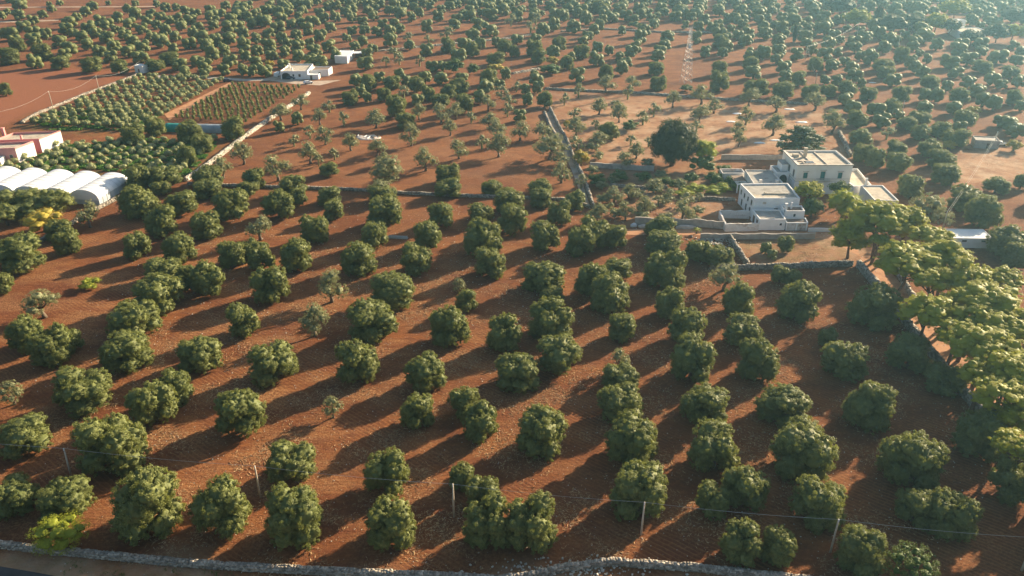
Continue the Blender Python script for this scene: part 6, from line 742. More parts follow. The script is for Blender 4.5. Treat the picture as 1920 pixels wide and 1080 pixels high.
stone_wall('front_right', 'smooth topped grey wall bending at the bottom centre', 0.85, 0.6, 0.42)
stone_wall('mid', 'long low stone wall crossing behind the foreground olive field', 0.7, 0.55, 0.5)
stone_wall('pale_diag', 'pale thick stone wall climbing diagonally beside the sapling plot', 1.0, 1.0, 0.6, 'stone_pale')
stone_wall('lane_right', 'tall stone wall along the right side of the lane', 1.3, 0.5, 0.5)
stone_wall('lane_left', 'short stone wall along the left side of the lane', 0.9, 0.6, 0.6)
stone_wall('pale_top', 'low grey wall along the top of the pale field', 0.6, 0.8, 0.7)
stone_wall('pale_right', 'grey wall closing the pale field behind the villa', 1.0, 0.8, 0.6)
stone_wall('garden_back', 'plastered garden wall behind the ruined sheds', 1.7, 0.5, 0.6, 'concrete', True, 'garden_wall')
stone_wall('garden_left', 'old garden wall left of the huge dark tree', 1.7, 0.5, 0.6, 'concrete', True, 'garden_wall')
stone_wall('garden_front', 'grey wall in front of the garden left of the courtyard', 2.1, 0.45, 0.5, 'concrete', True, 'garden_wall')
stone_wall('yard_front', 'grey retaining wall below the farmhouse track', 1.5, 0.5, 0.5, 'concrete', True, 'garden_wall')
stone_wall('pen_left', 'stone wall on the left side of the pen', 1.4, 0.5, 0.5)
stone_wall('pen_front', 'stone wall along the front of the pen', 1.25, 0.5, 0.5)
stone_wall('avenue', 'long stone wall running down beside the pine avenue', 1.8, 0.65, 0.55)
stone_wall('avenue_far', 'short wall on the far side of the pine avenue', 1.2, 0.5, 0.5)
stone_wall('greenhouse', 'low stone wall running down from the greenhouse corner', 0.8, 0.7, 0.5)
stone_wall('plot_top', 'low wall between young olives and the ploughed field', 0.7, 0.45, 0.7)
stone_wall('far_a', 'short low wall among the middle groves', 0.5, 1.0, 0.9)
stone_wall('far_b', 'low wall right of the far blue-grey house', 0.5, 1.0, 0.9)
stone_wall('far_c', 'long low wall across the upper groves', 0.5, 0.9, 0.9)
stone_wall('garden_low', 'low broken wall left of the farmhouse', 0.8, 0.5, 0.5)
stone_wall('garden_mid', 'low broken wall under the garden olives', 0.7, 0.5, 0.5)
stone_wall('manor_front', 'low white wall right of the farmhouse front', 1.0, 0.35, 0.5, 'lime_white', True, 'garden_wall')

# ------------------------------------------------------------------ buildings
def block(root, c, z1, wall, roof, parapet=0.45, pt=0.3, z0=-0.1, names=('wall','roof')):
    """walls as a closed shell up to the parapet top, roof slab sunk inside; corners front-left, front-right, back-right, back-left (relative)"""
    n = len(c); cx = sum(p[0] for p in c)/n; cy = sum(p[1] for p in c)/n
    def inset(d):
        out = []
        for i in range(n):
            p0, p1, p2 = Vector(c[i-1]), Vector(c[i]), Vector(c[(i+1)%n])
            e1 = (p1-p0).normalized(); e2 = (p2-p1).normalized()
            n1 = Vector((-e1.y, e1.x)); n2 = Vector((-e2.y, e2.x)); q = (n1+n2); q = q/max(0.2, q.dot(n1))
            out.append((p1.x+q.x*d, p1.y+q.y*d))
        return out
    i1 = inset(pt)
    v = [(x,y,z0) for x,y in c]+[(x,y,z1) for x,y in c]+[(x,y,z1) for x,y in i1]+[(x,y,z1-parapet) for x,y in i1]
    f = []
    for i in range(n):
        j = (i+1)%n
        f += [(i,j,j+n,i+n),(i+n,j+n,j+2*n,i+2*n),(i+2*n,j+2*n,j+3*n,i+3*n)]
    MB().add(v, f).build(names[0], M[wall], root)
    i2 = inset(pt-0.02)
    MB().prism(i2, z1-parapet-0.25, z1-parapet).build(names[1], M[roof], root)
def hole(root, a, b, u, w, z0, z1, mat='glass', frame='trim', name='window', shutter=None, proud=0.05, sill=True, head=False):
    """an opening on the wall a->b (outside on the right of the direction): frame, pane and sill built proud of it"""
    a = Vector((a[0],a[1],0)); b = Vector((b[0],b[1],0)); d = (b-a).normalized(); n = Vector((d.y,-d.x,0)); c = a.lerp(b, u)
    o = link(name, None, root); o.location = c; o.rotation_euler = (0,0,math.atan2(d.y,d.x))
    t = 0.12
    fr = MB()
    fr.box(-w/2-t, -w/2, -proud, 0.05, z0, z1+t); fr.box(w/2, w/2+t, -proud, 0.05, z0, z1+t); fr.box(-w/2, w/2, -proud, 0.05, z1, z1+t)
    fr.build('frame', M[frame], o)
    if shutter:
        for s in (-1, 1):
            sb = MB(); x0 = -w/2 if s < 0 else 0.01; x1 = -0.01 if s < 0 else w/2
            sb.box(x0, x0+0.07, -proud*.9, -0.005, z0, z1); sb.box(x1-0.07, x1, -proud*.9, -0.005, z0, z1)
            k = int((z1-z0)/0.14)
            for q in range(k):
                zz = z0+(q+.2)*(z1-z0)/k; sb.box(x0+0.07, x1-0.07, -proud*.75, -0.006, zz, zz+0.09)
            sb.build('shutter', M[shutter], o)
        MB().box(-w/2, w/2, -0.004, 0.02, z0, z1).build('pane', M['glass'], o)
    else:
        MB().box(-w/2, w/2, -0.012, 0.04, z0, z1).build('pane' if mat == 'glass' else 'leaf', M[mat], o)
    if sill: MB().box(-w/2-.2, w/2+.2, -proud-.12, 0.05, z0-0.12, z0-0.003).build('sill', M[frame], o)
    if head: MB().box(-w/2-.35, w/2+.35, -0.22, 0.05, z1+t+0.25, z1+t+0.42).build('hood', M[frame], o)
    return o
def rel(c, o): return [(x-o[0], y-o[1]) for x, y in c]
def rect(x0, x1, y0, y1): return [(x0,y0),(x1,y0),(x1,y1),(x0,y1)]
def arch_face(root, a, b, u, w, z0, z1, mat='glass', frame='lime_white'):
    """pointed arch opening, a flat dark face painted as the shade inside, with a raised surround"""
    a = Vector((a[0],a[1],0)); b = Vector((b[0],b[1],0)); d = (b-a).normalized(); c = a.lerp(b, u)
    o = link('arch', None, root); o.location = c; o.rotation_euler = (0,0,math.atan2(d.y,d.x))
    sp_ = z0+(z1-z0)*0.5; out = [(-w/2, z0)]
    for k in range(9):
        t = k/8; out.append((-w/2*math.cos(t*PI/2), sp_+(z1-sp_)*math.sin(t*PI/2)))
    pr = out+[(-x, z) for x, z in out[::-1][1:]]
    MB().add([(x,-0.02,z) for x,z in pr], [tuple(range(len(pr)))]).build('opening', M['glass'], o)  # flat face on the wall, dark colour stands for shade inside the arch
    fr = MB(); big = [(x*1.16, z0+(z-z0)*1.07) for x, z in pr]; n = len(pr)
    fr.add([(x,-0.10,z) for x,z in pr]+[(x,-0.10,z) for x,z in big]+[(x,-0.015,z) for x,z in pr]+[(x,0.02,z) for x,z in big],
           [q for i in range(n-1) for q in ((i,i+1,n+i+1,n+i),(n+i,n+i+1,3*n+i+1,3*n+i),(2*n+i,2*n+i+1,i+1,i))])
    fr.build('surround', M[frame], o)

def villa():
    X, Y, W_, D_, H_ = 84.7, 227.6, 16.4, 14.1, 9.2
    r = thing('villa', 'two-storey cream villa with teal shutters and flat roof', 'villa', (X, Y, 0))
    c = rect(0, W_, 0, D_); block(r, c, H_, 'cream', 'roof_stone', 0.5, 0.35)
    A, B, C_, D = c
    co = MB(); 
    for (x0,x1,y0,y1) in ((-.16,W_+.16,-.16,-.003),(-.16,W_+.16,D_+.003,D_+.16),(-.16,-.003,0,D_),(W_+.003,W_+.16,0,D_)): co.box(x0,x1,y0,y1,H_-0.28,H_+0.06)
    co.build('cornice', M['trim'], r)
    sc = MB()
    for z in (4.05, 4.75):
        sc.box(-.08, W_+.08, -.09, -.003, z, z+.14); sc.box(-.09, -.003, 0, D_, z, z+.14)
    sc.build('string_course', M['trim'], r)
    lw = MB(); lw.box(-0.03, W_+.03, -0.035, -0.004, -0.1, 4.04); lw.box(-0.035,-0.004,0,D_,-0.1,4.04); lw.build('limewashed_base', M['lime_white'], r)
    for u in (0.17, 0.80): hole(r, A, B, u, 1.15, 5.0, 6.75, shutter='teal', head=True, sill=False)
    hole(r, A, B, 0.485, 1.25, 4.55, 7.1, shutter='teal', name='balcony_door', head=True, sill=False)
    bal = MB(); bal.box(W_*.485-2.1, W_*.485+2.1, -0.95, -0.1, 4.20, 4.38)
    bl = bal.build('balcony', M['trim'], r)
    rl = MB()
    for k in range(22): xx = W_*.485-2.05+k*4.1/21; rl.box(xx-.012, xx+.012, -.93, -.905, 4.38, 5.25)
    rl.box(W_*.485-2.1, W_*.485+2.1, -.94, -.89, 5.25, 5.30); rl.build('railing', M['metal'], bl)
    for u in (0.17, 0.80): hole(r, A, B, u, 1.15, 1.2, 2.9, shutter='teal')
    hole(r, A, B, 0.485, 1.7, 0.0, 3.0, mat='door', name='door', sill=False, proud=0.08)
    for u, z0, z1, k in ((0.22,5.0,7.0,'w'),(0.55,5.0,7.0,'w'),(0.85,5.0,7.0,'w'),(0.2,0.9,3.2,'d'),(0.5,0.0,3.2,'d'),(0.75,0.0,3.2,'d')):
        hole(r, D, A, u, 1.1, z0, z1, mat='glass' if k == 'w' else 'door', name='window' if k == 'w' else 'door', sill=k == 'w', proud=0.07)
    for u in (0.25, 0.6): hole(r, B, C_, u, 1.1, 5.0, 6.8, shutter='teal')
    rd = MB()
    rd.box(0.5, 0.5+.5, 1, D_-1, H_-.5, H_-.18)
    rd.box(W_*.56, W_*.56+.35, .4, D_-.4, H_-.5, H_-.22); rd.box(W_*.30, W_*.30+.35, 4.5, D_-.4, H_-.5, H_-.22); rd.box(.8, W_*.30, 4.5, 4.85, H_-.5, H_-.22)
    rd.build('roof_ridge', M['trim'], r)
    sk = MB(); sk.box(2.4, 5.8, 1.2, 3.6, H_-.5, H_+.05); s_ = sk.build('skylight', M['trim'], r)
    MB().box(2.7, 5.5, 1.5, 3.3, H_+.051, H_+.09).build('pane', M['glass'], s_)
    ch = MB(); ch.box(4.6, 5.5, 8.6, 9.5, H_-.5, H_+2.2); ch.box(4.5, 5.6, 8.5, 9.6, H_+2.2, H_+2.4); ch.build('chimney', M['roof_stone'], r)
    MB().box(1.5, 3.2, 8.8, 10.2, H_-.5, H_+.35).build('roof_hatch', M['roof_stone'], r)
villa()
def from_block(key): c, z = BLOCKS[key]; return [tuple(p) for p in c], z
def farm():
    c, z = from_block('farm'); c = [(67.2,208.4),(79.8,208.4),(80.1,220.6),(66.2,220.2)]; o = c[0]
    r = thing('farmhouse', 'long white farmhouse with worn side wall below the villa', 'farmhouse', (o[0],o[1],0)); q = rel(c, o)
    block(r, q, z, 'lime_white', 'roof_grey', 0.4, 0.3)
    rp = MB(); rp.box(0.4, 7.3, 0.35, 3.6, z-.4, z-.33); rp.box(8.0, 12.2, 0.35, 2.0, z-.4, z-.33); rp.build('roof_slab', M['roof_stone'], r)
    ra = MB(); ra.box(3.9, 4.3, 3.6, 4.7, z-.4, z+.15); ra.box(4.0, 10.5, 3.65, 3.95, z-.4, z+.02); ra.build('roof_ridge', M['roof_stone'], r)
    for u, z0, z1 in ((0.15,3.4,4.7),(0.38,3.4,4.7),(0.62,3.4,4.7),(0.86,3.3,4.8),(0.25,0.4,2.3),(0.55,0.4,2.3),(0.8,0.3,2.4)):
        hole(r, q[3], q[0], u, 0.9, z0, z1, frame='old_white', proud=0.06)
    hole(r, q[0], q[1], 0.23, 1.0, 4.2, 4.9, mat='trim', frame='lime_white', name='vent', sill=False)
    hole(r, q[0], q[1], 0.50, 1.1, 2.2, 3.0, frame='lime_white', sill=False)
    MB().box(-0.035, -0.004, 0.2, 11.6, 0, 3.1).build('worn_plaster', M['old_white'], r)
farm()
def simple(key, name, label, cat, wall, roof, c=None, z=None, holes=(), parapet=0.35, pt=0.25, chim=()):
    if c is None: c, z0 = from_block(key); z = z or z0
    o = c[0]; r = thing(name, label, cat, (o[0],o[1],0)); q = rel(c, o)
    block(r, q, z, wall, roof, parapet, pt)
    for (e, u, w, a, b, kw) in holes: hole(r, q[e], q[(e+1)%4], u, w, a, b, **kw)
    for (x, y, s, a, b) in chim:
        m = MB(); m.box(x-s, x+s, y-s, y+s, a, b); m.box(x-s*1.2, x+s*1.2, y-s*1.2, y+s*1.2, b, b+.12); m.build('chimney', M[wall], r)
    return r, q
simple('mid_block', 'connecting_wing', 'flat grey-roofed wing between farmhouse and villa porch', 'outbuilding', 'old_white', 'roof_grey', c=[(71.4,224.2),(80.3,224.6),(80.2,236.6),(72.0,236.8)], z=4.6, holes=((3,.3,1.2,0.2,2.3,dict(mat='door',name='door',sill=False)),), chim=((2.2,1.0,.35,4.2,5.3),(7.2,1.3,.4,4.2,5.1)))
def porch():
    c = [(80.45,232.5),(84.5,232.5),(84.6,239.0),(80.4,239.0)]; r, q = simple('porch', 'arched_porch', 'white porch with pointed arch joining the villa', 'porch', 'lime_white', 'roof_grey', c=c, z=5.2)
    arch_face(r, q[0], q[1], 0.55, 2.5, 1.0, 4.5)
    hole(r, q[3], q[0], 0.5, 2.2, 0.3, 3.4, mat='bluedoor', name='door', sill=False)
    MB().box(2.0, 3.9, 1.8, 6.2, 4.9, 7.1).build('upper_room', M['lime_white'], r)
    MB().box(1.9, 4.0, 1.7, 6.3, 7.1, 7.25).build('upper_roof', M['roof_grey'], r)
porch()
simple('shed_back', 'ruined_shed', 'roofless grey shed row at the back of the yard', 'shed', 'old_white', 'roof_grey', c=[(65.4,237.4),(72.6,237.8),(72.6,242),(65.6,242)], z=3.2, parapet=0.8, holes=((0,.3,1.0,0.1,2.0,dict(mat='door',name='door',sill=False)),))
def pergola():
    c = [(68.0,228.6),(71.2,228.6),(71.3,236.4),(67.8,236.8)]; o = c[0]; q = rel(c, o)
    r = thing('open_shed', 'open shed with white posts and brown lean-to roof', 'shed', (o[0],o[1],0))
    for (x, y) in q+[(1.6,0)]: MB().box(x-.15, x+.15, y-.15, y+.15, -.1, 2.6).build('post', M['lime_white'], r)
    b = MB(); b.box(-.3, 3.4, 3.6, 8.2, 2.6, 2.75); b.build('roof', M['roof_brown'], r)
    for k in range(4): MB().box(-.2, 3.3, 0.1+k*.9, 0.35+k*.9, 2.55, 2.7).build('beam', M['lime_white'], r)
pergola()
simple('front_low', 'front_annex', 'low white annex with worn grey roof at the farmhouse front', 'outbuilding', 'lime_white', 'roof_grey', c=[(66.7,199.9),(73.7,199.9),(74.2,206.9),(66.5,207.2)], z=3.2, holes=((0,.83,.6,1.4,2.0,dict(sill=False,frame='lime_white')),(3,.35,1.6,0,2.3,dict(mat='door',name='door',sill=False,frame='old_white')),(3,.75,1.4,0,2.3,dict(mat='door',name='door',sill=False,frame='old_white'))))
simple('front_right', 'garage', 'low white garage with double doors right of the annex', 'garage', 'lime_white', 'roof_brown', c=[(73.95,199.6),(79.8,199.7),(80.2,203.2),(74.3,203.2)], z=2.3, parapet=.25, holes=((0,.25,2.0,0,1.9,dict(mat='old_white',name='door',sill=False,frame='trim')),(0,.72,2.0,0,1.9,dict(mat='old_white',name='door',sill=False,frame='trim'))))
simple('front_upper', 'stair_house', 'white terrace house with chimney behind the garage', 'outbuilding', 'lime_white', 'roof_brown', c=[(74.4,203.4),(79.8,203.4),(80.2,207.6),(74.4,207.6)], z=4.2, parapet=.5, holes=((0,.5,.6,2.5,3.3,dict(sill=False,frame='lime_white')),), chim=((.3,.6,.3,3.5,6.0),(2.6,3.0,.2,3.5,5.4)))
def court():
    c = [(57.5,199.0),(66.5,199.6),(66.4,208.2),(58.1,208.8)]; r = thing('courtyard_wall', 'worn white courtyard wall left of the annex', 'courtyard wall', (c[0][0],c[0][1],0)); q = rel(c, c[0])
    for (a, b, h) in ((q[3],q[0],2.0),(q[0],q[1],2.2),(q[2],q[3],2.3)):
        a = Vector((*a,0)); b = Vector((*b,0)); d = (b-a).normalized(); n = Vector((-d.y,d.x,0))*.22; m = MB()
        k = 8; v = []; f = []
        for i in range(k+1):
            p = a.lerp(b, i/k); hh = h*(1+rng.normal(0,.05)); v += [p-n+Vector((0,0,-.1)), p-n+Vector((0,0,hh)), p+n+Vector((0,0,hh)), p+n+Vector((0,0,-.1))]
            if i: o = (i-1)*4; f += [(o,o+4,o+5,o+1),(o+1,o+5,o+6,o+2),(o+2,o+6,o+7,o+3)]
        f += [(0,1,2,3),(k*4+3,k*4+2,k*4+1,k*4)]
        m.add(v, f).build('wall', M['old_white'], r)
court()
simple('out_right', 'outbuilding', 'low white outbuilding right of the villa behind the pines', 'outbuilding', 'lime_white', 'roof_stone', c=[(102.1,211.7),(108.7,211.2),(109.4,223.9),(103.0,224.0)], z=4.2, holes=((0,.5,1,1.2,2.4,dict()),), chim=((2.3,12.3,.22,3.8,6.2),))
simple('terrace', 'terrace_wing', 'flat terrace wing on the right side of the villa', 'outbuilding', 'lime_white', 'roof_stone', c=[(101.4,225.0),(107.2,226.0),(108.9,241.4),(101.4,240.8)], z=3.4, parapet=.7)
simple('small', 'flat_building', 'small white building with pale flat roof beside the pines', 'outbuilding', 'lime_white', 'roof_white', c=[(113.3,188.4),(123.2,188.0),(123.9,194.2),(113.9,194.6)], z=2.7, parapet=.12, pt=.2, holes=((0,.29,1.0,1.7,2.1,dict(sill=False,frame='concrete')),(0,.78,1.0,1.7,2.1,dict(sill=False,frame='concrete')),(3,.5,.9,.1,2.0,dict(mat='door',name='door',sill=False,frame='concrete'))))
# pink house at the left edge
simple('pink_a', 'pink_house', 'pink house with white side wall at the left edge', 'house', 'pink', 'roof_stone', c=[(-190,252.5),(-165,257.4),(-163.1,265.2),(-188,260.5)], z=5.2, parapet=.7, holes=((0,.75,.9,1.5,2.8,dict()),(0,.93,.9,1.5,2.8,dict())))
def pink_sides():
    r, q = simple('pink_b', 'pink_house', 'rear pink house wing with tall pink chimney', 'house', 'pink', 'roof_stone', c=[(-178,266.6),(-163.0,268.6),(-160.6,278.6),(-176,276.2)], z=4.9, parapet=.7, chim=((0.6,6.5,.45,4.0,7.4),(9,2.2,.3,4.0,6.0)))
    a, b = Vector((*q[1],0)), Vector((*q[2],0)); d = (b-a).normalized(); n = Vector((d.y,-d.x,0))*.03
    MB().prism([tuple((a+n*.1)[:2]), tuple((a+n)[:2]), tuple((b+n)[:2]), tuple((b+n*.1)[:2])][::1], 0, 4.5).build('white_side', M['white'], r)
    r2, q2 = simple('pink_low', 'white_shed', 'small white shed in front of the pink house', 'shed', 'white', 'roof_white', c=[(-182,249.5),(-167.5,252.0),(-168.3,256.0),(-183,253.4)], z=2.9, parapet=.2, holes=((0,.9,.6,1.3,1.9,dict(sill=False)),))
    pa = [o for o in bpy.data.objects if o.name == 'pink_house'][0]
    a, b = Vector((25,4.9,0)), Vector((26.9,12.7,0)); d = (b-a).normalized(); n = Vector((d.y,-d.x,0))*.03
    MB().prism([tuple((a+n*.1)[:2]), tuple((a+n)[:2]), tuple((b+n)[:2]), tuple((b+n*.1)[:2])], 0, 4.6).build('white_side', M['white'], pa)
    MB().prism([tuple((a+n*.1)[:2]), tuple((a+n*3)[:2]), tuple((b+n*3)[:2]), tuple((b+n*.1)[:2])], 4.601, 4.75).build('ledge', M['pink'], pa)
pink_sides()
# white house in the upper grove
simple('white_a', 'white_house', 'white flat-roofed house with arched porch in the upper grove', 'house', 'white', 'roof_stone', c=[(-109.3,382),(-96.5,382),(-97.4,398.5),(-109.0,398.5)], z=3.8, parapet=.55, holes=((0,.47,.8,1.2,2.3,dict(frame='white')),(0,.70,1.0,1.1,2.4,dict(mat='door',name='window',frame='white')),(1,.4,1,1.1,2.3,dict(frame='white'))), chim=((2.2,9,.35,3.4,5.4),(5,3,.3,3.4,4.6)))
wh = [o for o in bpy.data.objects if o.name == 'white_house'][0]
arch_face(wh, (0,0), (12.8,0), 0.20, 4.0, 0.0, 3.0, frame='white')
simple('white_b', 'white_wing', 'low white wing right of the white house', 'house', 'white', 'roof_brown', c=[(-96.2,386.5),(-88,388.5),(-87.5,395.4),(-96,395.4)], z=3.2, parapet=.3, holes=((0,.5,1,1.0,2.2,dict(frame='white')),))
simple('white_c', 'white_store', 'small white store in front of the white wing', 'shed', 'white', 'white', c=[(-96.3,381.4),(-91.3,381.4),(-91.3,385),(-96.2,385)], z=2.2, parapet=.15, holes=((0,.3,.9,0,1.8,dict(mat='door',name='door',sill=False)),))
simple('house2', 'far_white_house', 'white house with blue-grey roof behind olives', 'house', 'white', 'roof_white', c=[(-91,419),(-84.3,417.6),(-83.6,434),(-90.8,434.6)], z=3.6, parapet=.12, pt=.2, holes=((1,.5,.9,1.2,2.3,dict()),))
def leanto():
    c = [(-83.3,429.5),(-77.5,429.5),(-77.5,434.6),(-83.3,434.6)]; o = c[0]; r = thing('lean_to', 'blue-grey roofed open lean-to beside the far white house', 'lean-to', (o[0],o[1],0))
    for x, y in rel(c, o): MB().box(x-.12 if x else x, x+.12, y-.12, y+.12, -.1, 2.8).build('post', M['wood'], r)
    MB().box(-.0, 6.1, -.3, 5.3, 2.8, 2.95).build('roof', M['roof_white'], r); MB().box(0, 5.8, 4.9, 5.05, 0, 2.7).build('back_wall', M['door'], r)
leanto()
simple('hut', 'white_hut', 'white cubic hut at the corner of the ploughed field', 'hut', 'white', 'roof_white', c=[(-184.2,396.2),(-179.6,394.6),(-178.4,398.6),(-183.2,400.4)], z=3.5, parapet=.15, pt=.2, holes=((0,.5,.8,0,1.9,dict(mat='door',name='door',sill=False)),))
simple('ruin', 'stone_shed', 'ruined grey stone shed beside the sandy clearing', 'shed', 'concrete', 'roof_grey', c=[(163.0,273.9),(170.8,272.3),(172.4,277.7),(164.6,279.2)], z=2.9, parapet=.25, holes=((0,.55,.9,0,1.9,dict(mat='door',name='door',sill=False,frame='concrete')),))
simple('far_house', 'far_villa', 'hazy white villa among pines at the top right', 'house', 'white', 'roof_stone', c=[(264,488),(281,490),(282,503),(266,502)], z=4.2, holes=((0,.3,1.4,1.2,2.6,dict()),(0,.7,1.4,1.2,2.6,dict())))
simple('far_house_b', 'far_tower', 'hazy white tower block beside the far villa', 'house', 'white', 'white', c=[(268,504),(274.5,504),(274.5,510),(268,510)], z=8.2, holes=((0,.5,1.2,5,6.5,dict()),))

# ------------------------------------------------------------------ greenhouse and polytunnel
def greenhouse():
    A = Vector((-120.1, 218.4, 0)); u = Vector((-0.985, 0.165, 0)).normalized(); v = Vector((0.14, 0.99, 0)).normalized()
    r = thing('greenhouse', 'white film greenhouse of five arched bays at the left edge', 'greenhouse', A)
    bw, Ln, eave, crown = 9.1, 16.0, 2.0, 4.4
    for i in range(5):
        o = u*(i*bw); N_ = 20; K = 8
        prof = [(bw*0.5*(1-math.cos(PI*k/N_)), eave+(crown-eave)*math.sin(PI*k/N_)) for k in range(N_+1)]
        vv = []; ff = []
        for j in range(K+1):
            for (a, z) in prof:
                sag = 0.035*math.cos(j*PI)*(1 if 0 < j < K else 0)
                vv.append(o+u*a+v*(Ln*j/K)+Vector((0,0,z+sag)))
        n = N_+1
        for j in range(K):
            for k in range(N_): ff.append((j*n+k, (j+1)*n+k, (j+1)*n+k+1, j*n+k+1))
        MB().add(vv, ff).build('film_arch', M['film'], r, True)
        for nm, t in (('front_gable', -0.01), ('back_gable', Ln+0.01)):
            g = MB(); pr = [(0,1.4)]+prof+[(bw,1.4)]
            g.add([o+u*a+v*t+Vector((0,0,z)) for a, z in pr], [tuple(range(len(pr)))]); g.build(nm, M['film'], r)
            g2 = MB(); g2.add([o+u*a+v*t+Vector((0,0,z)) for a, z in ((0,0),(0,1.4),(bw,1.4),(bw,0))], [(0,1,2,3)]); g2.build('lower_panel', M['film_side'], r)
        for j in range(K+1):
            MB().tube([o+u*a+v*(Ln*j/K)+Vector((0,0,z+.03)) for a, z in prof], [0.03]*len(prof), 4).build('hoop', M['metal'], r)
        if i: MB().bar(o+Vector((0,0,eave))+v*-.1, o+v*(Ln+.1)+Vector((0,0,eave)), .12).build('gutter', M['metal'], r)
        for k in range(5):
            a = bw*(k+.5)/5; MB().bar(o+u*a-v*.03, o+u*a-v*.03+Vector((0,0,1.4)), .03).build('post', M['metal'], r)
    s = MB(); s.add([Vector((0,0,0))-u*.01, v*Ln-u*.01, v*Ln-u*.01+Vector((0,0,eave)), Vector((0,0,eave))-u*.01], [(0,1,2,3)]); s.build('side_film', M['film_side'], r)
    for j in range(9): p = v*(Ln*j/8)-u*.05; MB().bar(p, p+Vector((0,0,eave)), .05).build('post', M['metal'], r)
greenhouse()
def polytunnel():
    A = Vector((*POINTS['polytunnel'][0],0)); B = Vector((*POINTS['polytunnel'][1],0)); d = (B-A).normalized(); n = Vector((-d.y,d.x,0)); L = (B-A).length
    r = thing('polytunnel', 'long low polytunnel, teal netting at left and grey film at right', 'polytunnel', A)
    for nm, s0, s1, mat in (('netting', 0, L*.42, 'teal_net'), ('film', L*.42+.02, L, 'tunnel')):
        vv = []; ff = []; K = 10; N_ = 12; n1 = N_+1
        for j in range(K+1):
            for k in range(N_+1):
                a = PI*k/N_; vv.append(d*(s0+(s1-s0)*j/K)+n*(-2.4*math.cos(a)+2.4)+Vector((0,0,2.6*math.sin(a)**0.8*(1+.02*math.sin(j*2)))))
        for j in range(K):
            for k in range(N_): ff.append((j*n1+k,(j+1)*n1+k,(j+1)*n1+k+1,j*n1+k+1))
        ff += [tuple(range(n1)), tuple(K*n1+k for k in range(n1))]
        MB().add(vv, ff).build(nm, M[mat], r, True)
    MB().box(0,.05,0,4.8,0,.3).build('end_sill', M['white'], r)
polytunnel()

# ------------------------------------------------------------------ poles, wires, pylon
def pole(x, y, h, label, group, lean=(0,0), cross=False, rad=0.13):
    r = thing('wooden_pole', label, 'pole', (x, y, 0), 0, group)
    MB().tube([(0,0,-.2),(lean[0]*.5,lean[1]*.5,h*.5),(lean[0],lean[1],h)], [rad*1.25,rad*1.1,rad*.85], 8).build('shaft', M['pole'], r, True)
    MB().tube([(lean[0],lean[1]-.12,h-.35),(lean[0],lean[1]-.12,h+.12)], [.07,.05], 6).build('insulator', M['lime_white'], r)
    if cross: MB().box(lean[0]-.9, lean[0]+.9, lean[1]-.08, lean[1]+.08, h-.3, h-.12).build('crossarm', M['wood'], r)
    return Vector((x+lean[0], y+lean[1]-.12, h+.1))
NL = ['wooden pole just outside the left edge of the near field','leftmost wooden pole of the near wire','second wooden pole of the near wire, from left','middle wooden pole of the near wire','fourth wooden pole of the near wire, from left','rightmost wooden pole of the near wire','wooden pole just outside the right edge of the near field']
tops = [pole(x, y, 6.1, NL[i], 'poles of the near wire', ((0.05,0.0) if i != 1 else (0.25,0))) for i, (x, y) in enumerate(POLES['front'])]
def wire(name, pts, sag, rad, label, n=14):
    b = MB(); path = []
    for a, c in zip(pts, pts[1:]):
        for k in range(n): t = k/n; path.append(a.lerp(c, t)-Vector((0,0,sag*4*t*(1-t))))
    path.append(pts[-1]); b.tube(path, [rad]*len(path), 4); return tag(b.build(name, M['wire']), label, 'wire')
wire('overhead_wire', tops, 0.35, 0.022, 'thin overhead wire strung across the near field')
LL = ['near pole beside the ploughed field','upper pole beside the ploughed field','pole outside the frame beside the ploughed field']
tl = [pole(x, y, 7.4, LL[i], 'poles beside the ploughed field') for i, (x, y) in enumerate(POLES['left'])]
wire('field_wire', [tl[2], tl[0], tl[1], Vector((-181.8, 397.6, 5.2))], 2.2, 0.026, 'sagging wire from the white hut along the ploughed field')
RL = ['slim pole left of the hazy pines','pole with crossarm right of the hazy pines','pole above the bushes in the upper right grove','twin pole in the upper right grove','pole in the right-hand grove above the terrace','wooden pole behind the small white-roofed building','pole standing at the ruined stone shed','short post below the small white-roofed building']
RH = [8.5, 10.2, 6.8, 5.6, 7.2, 7.0, 6.0, 2.4]
tr_ = [pole(x, y, RH[i], RL[i], 'poles in the right-hand groves', cross=i in (1,)) for i, (x, y) in enumerate(POLES['right'])]
wire('grove_wire', [tr_[0], tr_[2], tr_[3]], 2.0, 0.022, 'sagging wire through the upper right grove')
wire('twin_wire', [tr_[6], tr_[5]], 1.2, 0.016, 'thin wire from the ruined shed to the white-roofed building')
wire('twin_wire', [tr_[6]+Vector((.5,0,-.3)), tr_[5]+Vector((.4,0,-.3))], 1.2, 0.016, 'second lower wire from the ruined shed to the white-roofed building')
